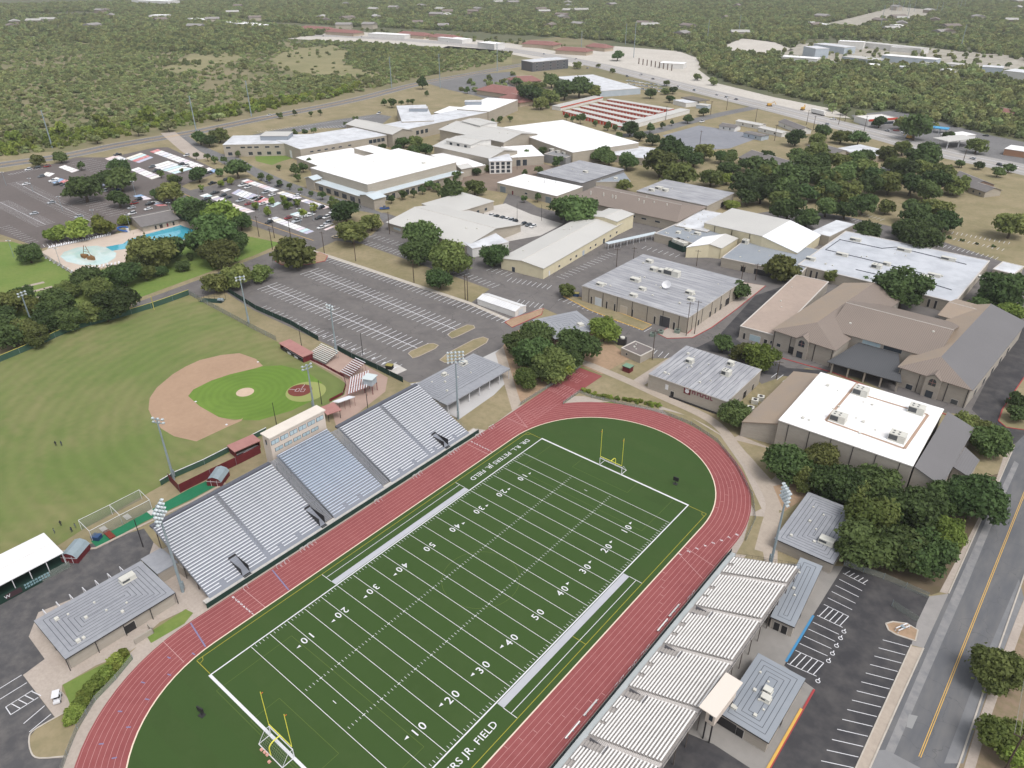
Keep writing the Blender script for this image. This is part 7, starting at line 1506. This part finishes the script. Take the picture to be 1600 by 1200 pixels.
for x, y, c_, k_ in ((1345,183,'white','suv'),(1350,186,'black','suv'),(1400,205,'red','sedan'),(1412,208,'white','suv'),(1540,213,'black','sedan'),(1590,243,'white','sedan'),(1302,187,'white','truck')): car((x,y), ha+.6, c_, k_, w7, g7)
t = thing('semi_trailer', 'long white box trailer parked at the roadworks', 'trailer', P(1278,179), ha); MB().box(-8,-1.4,1.1,8,1.4,4.1).build('box_body', wallw, t); MB().box(-7,-1.2,.6,7,1.2,1.1).build('chassis', dark, t)
for x in (-6,-4.6,5,6.2):
    for y in (-1.3,1.3): MB().tube([(x,y-.15,.5),(x,y+.15,.5)], .5, 10).build('wheel', blackm, t)
for i, (x, y) in enumerate(((1202,166),(1254,172),(1420,217))):
    t = thing('excavator', 'yellow construction machine '+('beside the road spoil heap','next to the white trailer','on the roadworks near the petrol station')[i], 'excavator', P(x,y), .6+i); MB().box(-2.4,-1.4,.0,2.4,1.4,.9).build('tracks', dark, t); MB().box(-2,-1.3,.9,1.6,1.3,2.6).build('body', M('plant_yellow', lin(206,160,70), rough=.6), t); MB().tube([(1.4,0,2.2),(4.2,0,4.2),(6,0,1.6)], .3, 6).build('boom', M('plant_yellow', lin(206,160,70), rough=.6), t)
# golf cart
q = P(91,1094); t = thing('golf_cart', 'white roofed golf cart parked on the forecourt', 'golf cart', (q.x,q.y,.06), -.5); MB().box(-1.2,-.6,.3,1.2,.6,.75).build('body', white, t); MB().box(-.3,-.55,.75,.3,.55,1.1).build('seat', dark, t); MB().box(-.9,-.65,1.85,1.,.65,1.95).build('canopy', white, t)
for x in (-.8,.8):
    for y in (-.55,.55): MB().tube([(x,y-.1,.25),(x,y+.1,.25)], .25, 10).build('wheel', blackm, t); MB().tube([(x,y,.7),(x,y,1.85)], .03, 4).build('canopy_post', dark, t)
# dumpsters, hurdles and small things
for px_, l_ in (((609,576),'black dumpster on the concrete pad by the lot fence'),((900,463),'blue dumpster beside the workshop corner')):
    t = thing('dumpster', l_, 'dumpster', P(*px_), .4); c_ = blackm if px_[0] < 700 else M('bin_blue', lin(44,70,110), rough=.6); MB().prism([(-1.2,-.9),(1.2,-.9),(1.2,.9),(-1.2,.9)], 0, 1.5).build('bin', c_, t); MB().box(-1.25,-.95,1.5,1.25,.95,1.62).build('lid', M('lid_olive', lin(150,140,80), rough=.7), t)
sheet('dumpster_pad', [(596,576),(618,568),(636,578),(614,588)], .067, concl)
for i, (x, y, n_) in enumerate(((-15.9,86,4),(-15.9,72,3),(-15.9,58,2),(-15.9,34,4),(-15.6,27,3),(-15.6,18,1),(-15.9,98,3),(-15.8,104,2),(65.0,60,3),(65.0,55,3),(65.,50,3),(65.,80,3))):
    for k in range(n_):
        t = thing('hurdle', 'white barred track hurdle '+('beside the green screen of home stand' if x < 0 else 'along the visitor stand fence'), 'hurdle', (x+.15*(k%2),y+k*1.15,.1), 0, 'hurdles by the '+('home' if x < 0 else 'visitor')+' stand')
        MB().box(-.02,-.5,.85,.02,.5,.98).build('top_bar', white, t); MB().box(-.02,-.5,0,.02,-.45,.85).box(-.02,.45,0,.02,.5,.85).box(0,-.5,0,.6,-.45,.05).box(0,.45,0,.6,.5,.05).build('frame', white, t)
for i, (x, y) in enumerate(((1020,525),(1032,521),(1058,520))): ac = thing('ground_condenser', 'green grey condenser unit on dry ground outside the workshop', 'machine', P(x,y), .3, 'condensers by the workshop'); MB().box(-1.,-1,0,1,1,1.3).build('cabinet', M('cond_green', lin(120,134,124), rough=.6), ac); MB().tube([(0,0,1.3),(0,0,1.4)], .6, 10).build('fan', dark, ac)
for i, (x, y) in enumerate(((1172,642),(1188,625),(1179,630))): ac = thing('ground_condenser', 'pale condenser unit beside the tan lean to roof', 'machine', P(x,y), .3, 'condensers by the gym'); MB().box(-1.1,-1,0,1.1,1,1.5).build('cabinet', acm, ac); MB().tube([(0,0,1.5),(0,0,1.6)], .6, 10).build('fan', dark, ac)
# fences round the track
screen_fence('track_fence', 'grey chain link fence along the sprint chute', [(813,633),(845,613),(880,592),(907,574)], 1.2, meshm, 3); screen_fence('track_fence', 'grey chain link fence curving along the hedge behind the track bend by the field house', [(880,632),(905,614),(925,622),(960,630),(1010,640),(1035,646),(1080,664),(1120,690),(1150,728),(1175,775),(1180,812),(1165,846)], 1.2, meshm, 4); screen_fence('track_fence', 'grey chain link fence along the yellow shrubs of the restroom block bend', [(208,1030),(182,1062),(150,1095),(122,1140),(106,1180),(92,1220)], 1.4, meshm, 4); screen_fence('car_park_fence', 'grey chain link fence under the oak grove by the car park', [(1318,884),(1380,905),(1450,935)], 1.8, meshm, 5); screen_fence('car_park_gate', 'open grey chain link gate leaf standing in the car park', [(1393,947),(1433,973)], 1.8, meshm, 5, 'gate')
# shrubs and hedge
def shrubs(label, group, line, n, r0, r1, kind='smalllight'):
    pts = pxline(line, 4)
    for i in range(n):
        f = i/(n-1)*(len(pts)-1); k = min(int(f), len(pts)-2); u = f-k; x = pts[k][0]*(1-u)+pts[k+1][0]*u; y = pts[k][1]*(1-u)+pts[k+1][1]*u; r_ = trng.uniform(r0,r1)
        t = thing('shrub', label, 'shrub', (x+trng.uniform(-.5,.5), y+trng.uniform(-.5,.5), .05), 0, group); c = link('foliage', trng.choice(KIND[kind])[0], t, (0,0,r_*.6)); c.scale = (r_*1.1,r_*1.1,r_); c.rotation_euler = (0,0,trng.uniform(0,6))
shrubs('yellow green shrub in the bank along the fence by the restroom block', 'shrubs by the restroom block', [(196,1022),(172,1050),(150,1076),(122,1110),(116,1124)], 16, 1.2, 1.8, 'light'); shrubs('yellow green shrub in the hedge behind the track bend by the field house', 'hedge at the field house bend', [(912,611),(935,620),(965,624),(1000,630),(1030,637)], 26, .7, 1.1)
for x, y in ((1480,372),(1525,382),(1550,386),(1502,376)): shrubs('small round shrub in a dry planting island of the rear car park', 'island shrubs', [(x,y),(x+3,y+1)], 2, .6, .9, 'small')
# people on the outfield
def person(label, px, rz, shirt):
    q = P(*px); t = thing('person', label, 'person', (q.x,q.y,.06), rz, 'people on the outfield')
    V = [(0,0,.95),(0,0,1.2),(0,0,1.42),(0,0,1.55),(0,.02,1.68),(-.1,0,.9),(-.12,.05,.5),(-.12,0,.08),(.1,0,.9),(.13,-.1,.5),(.13,-.05,.08),(-.2,0,1.4),(-.28,.05,1.12),(-.24,.2,.95),(.2,0,1.4),(.3,.05,1.14),(.28,.15,.9)]
    E_ = [(0,1),(1,2),(2,3),(3,4),(0,5),(5,6),(6,7),(0,8),(8,9),(9,10),(2,11),(11,12),(12,13),(2,14),(14,15),(15,16)]
    R_ = [.15,.14,.16,.06,.11,.1,.065,.05,.1,.065,.05,.07,.05,.04,.07,.05,.04]
    me = bpy.data.meshes.new('body'); me.from_pydata(V, E_, []); o = link('body', me, t); me.materials.append(shirt); sk = o.modifiers.new('skin', 'SKIN')
    for i, r_ in enumerate(R_): me.skin_vertices[0].data[i].radius = (r_, r_)
    me.skin_vertices[0].data[0].use_root = True; s2 = o.modifiers.new('sub', 'SUBSURF'); s2.levels = 1; s2.render_levels = 1
    MB().tube([(0,.02,1.6),(0,.02,1.74),(0,.02,1.8)], [.12,.125,.06], 8).build('hair', dark, t)
if True:
    sk_ = [M('sports_shirt_grey', lin(110,116,120), rough=.9), M('sports_shirt_black', lin(50,52,56), rough=.9), M('sports_shirt_navy', lin(60,66,84), rough=.9)]
    for i, (x, y, lb) in enumerate(((86,834,'person in black clothes standing near the white canopy'),(96,822,'person in grey clothes standing on the outfield'),(113,832,'person in navy clothes standing beside the practice cage'),(119,826,'person in black clothes beside the practice cage'),(88,697,'person in black standing in the outfield'),(97,697,'person in grey standing beside another in the outfield'))): 
        o_bef = None
        if lb.startswith('person'): person(lb, (x,y), i*1.1, sk_[i % 3])

# covered walkway between classrooms and kitchen, vent pipes on the car park island
a_, b_ = P(948,380,3.2), P(1026,363,3.2); t = thing('covered_walkway', 'pale flat covered walkway between the long classroom and kitchen block', 'walkway roof', (a_.x,a_.y,0), atan2(b_.y-a_.y,b_.x-a_.x)); L = (b_-a_).length
MB().box(0,-1.4,3.0,L,1.4,3.2).build('roof', rooflb, t)
for k in range(9):
    for y in (-1.2,1.2): MB().box(L*k/8-.06+(.1 if k == 0 else -.1 if k == 8 else 0),y-.06,0,L*k/8+.06+(.1 if k == 0 else -.1 if k == 8 else 0),y+.06,3.0).build('post', white, t)
q = P(1409,984); t = thing('standpipe', 'white valve pipework on the kerbed island of the visitor car park', 'pipe', (q.x,q.y,.19), 1.1)
for y in (-.35,.35): MB().tube([(-1.6,y,.0),(-1.6,y,.7),(1.6,y,.7),(1.6,y,0)], .13, 6).build('pipe', white, t)
MB().box(-.3,-.5,.55,.3,.5,.9).build('valve', galv, t)
# ================================================================== haze
hz = MB().box(-3600,-1500,-1,2600,3600,142).build('haze'); tag(hz, 'thin pale summer haze over the far woods', 'haze', kind='stuff')
hm = bpy.data.materials.new('haze'); hm.use_nodes = True; hn = hm.node_tree.nodes; hn.remove(hn['Principled BSDF'])
pv = hn.new('ShaderNodeVolumePrincipled'); pv.inputs['Color'].default_value = (.93,.95,1,1); pv.inputs['Density'].default_value = .00009; pv.inputs['Anisotropy'].default_value = .2
hm.node_tree.links.new(pv.outputs[0], hn['Material Output'].inputs['Volume']); hz.data.materials.clear(); hz.data.materials.append(hm)
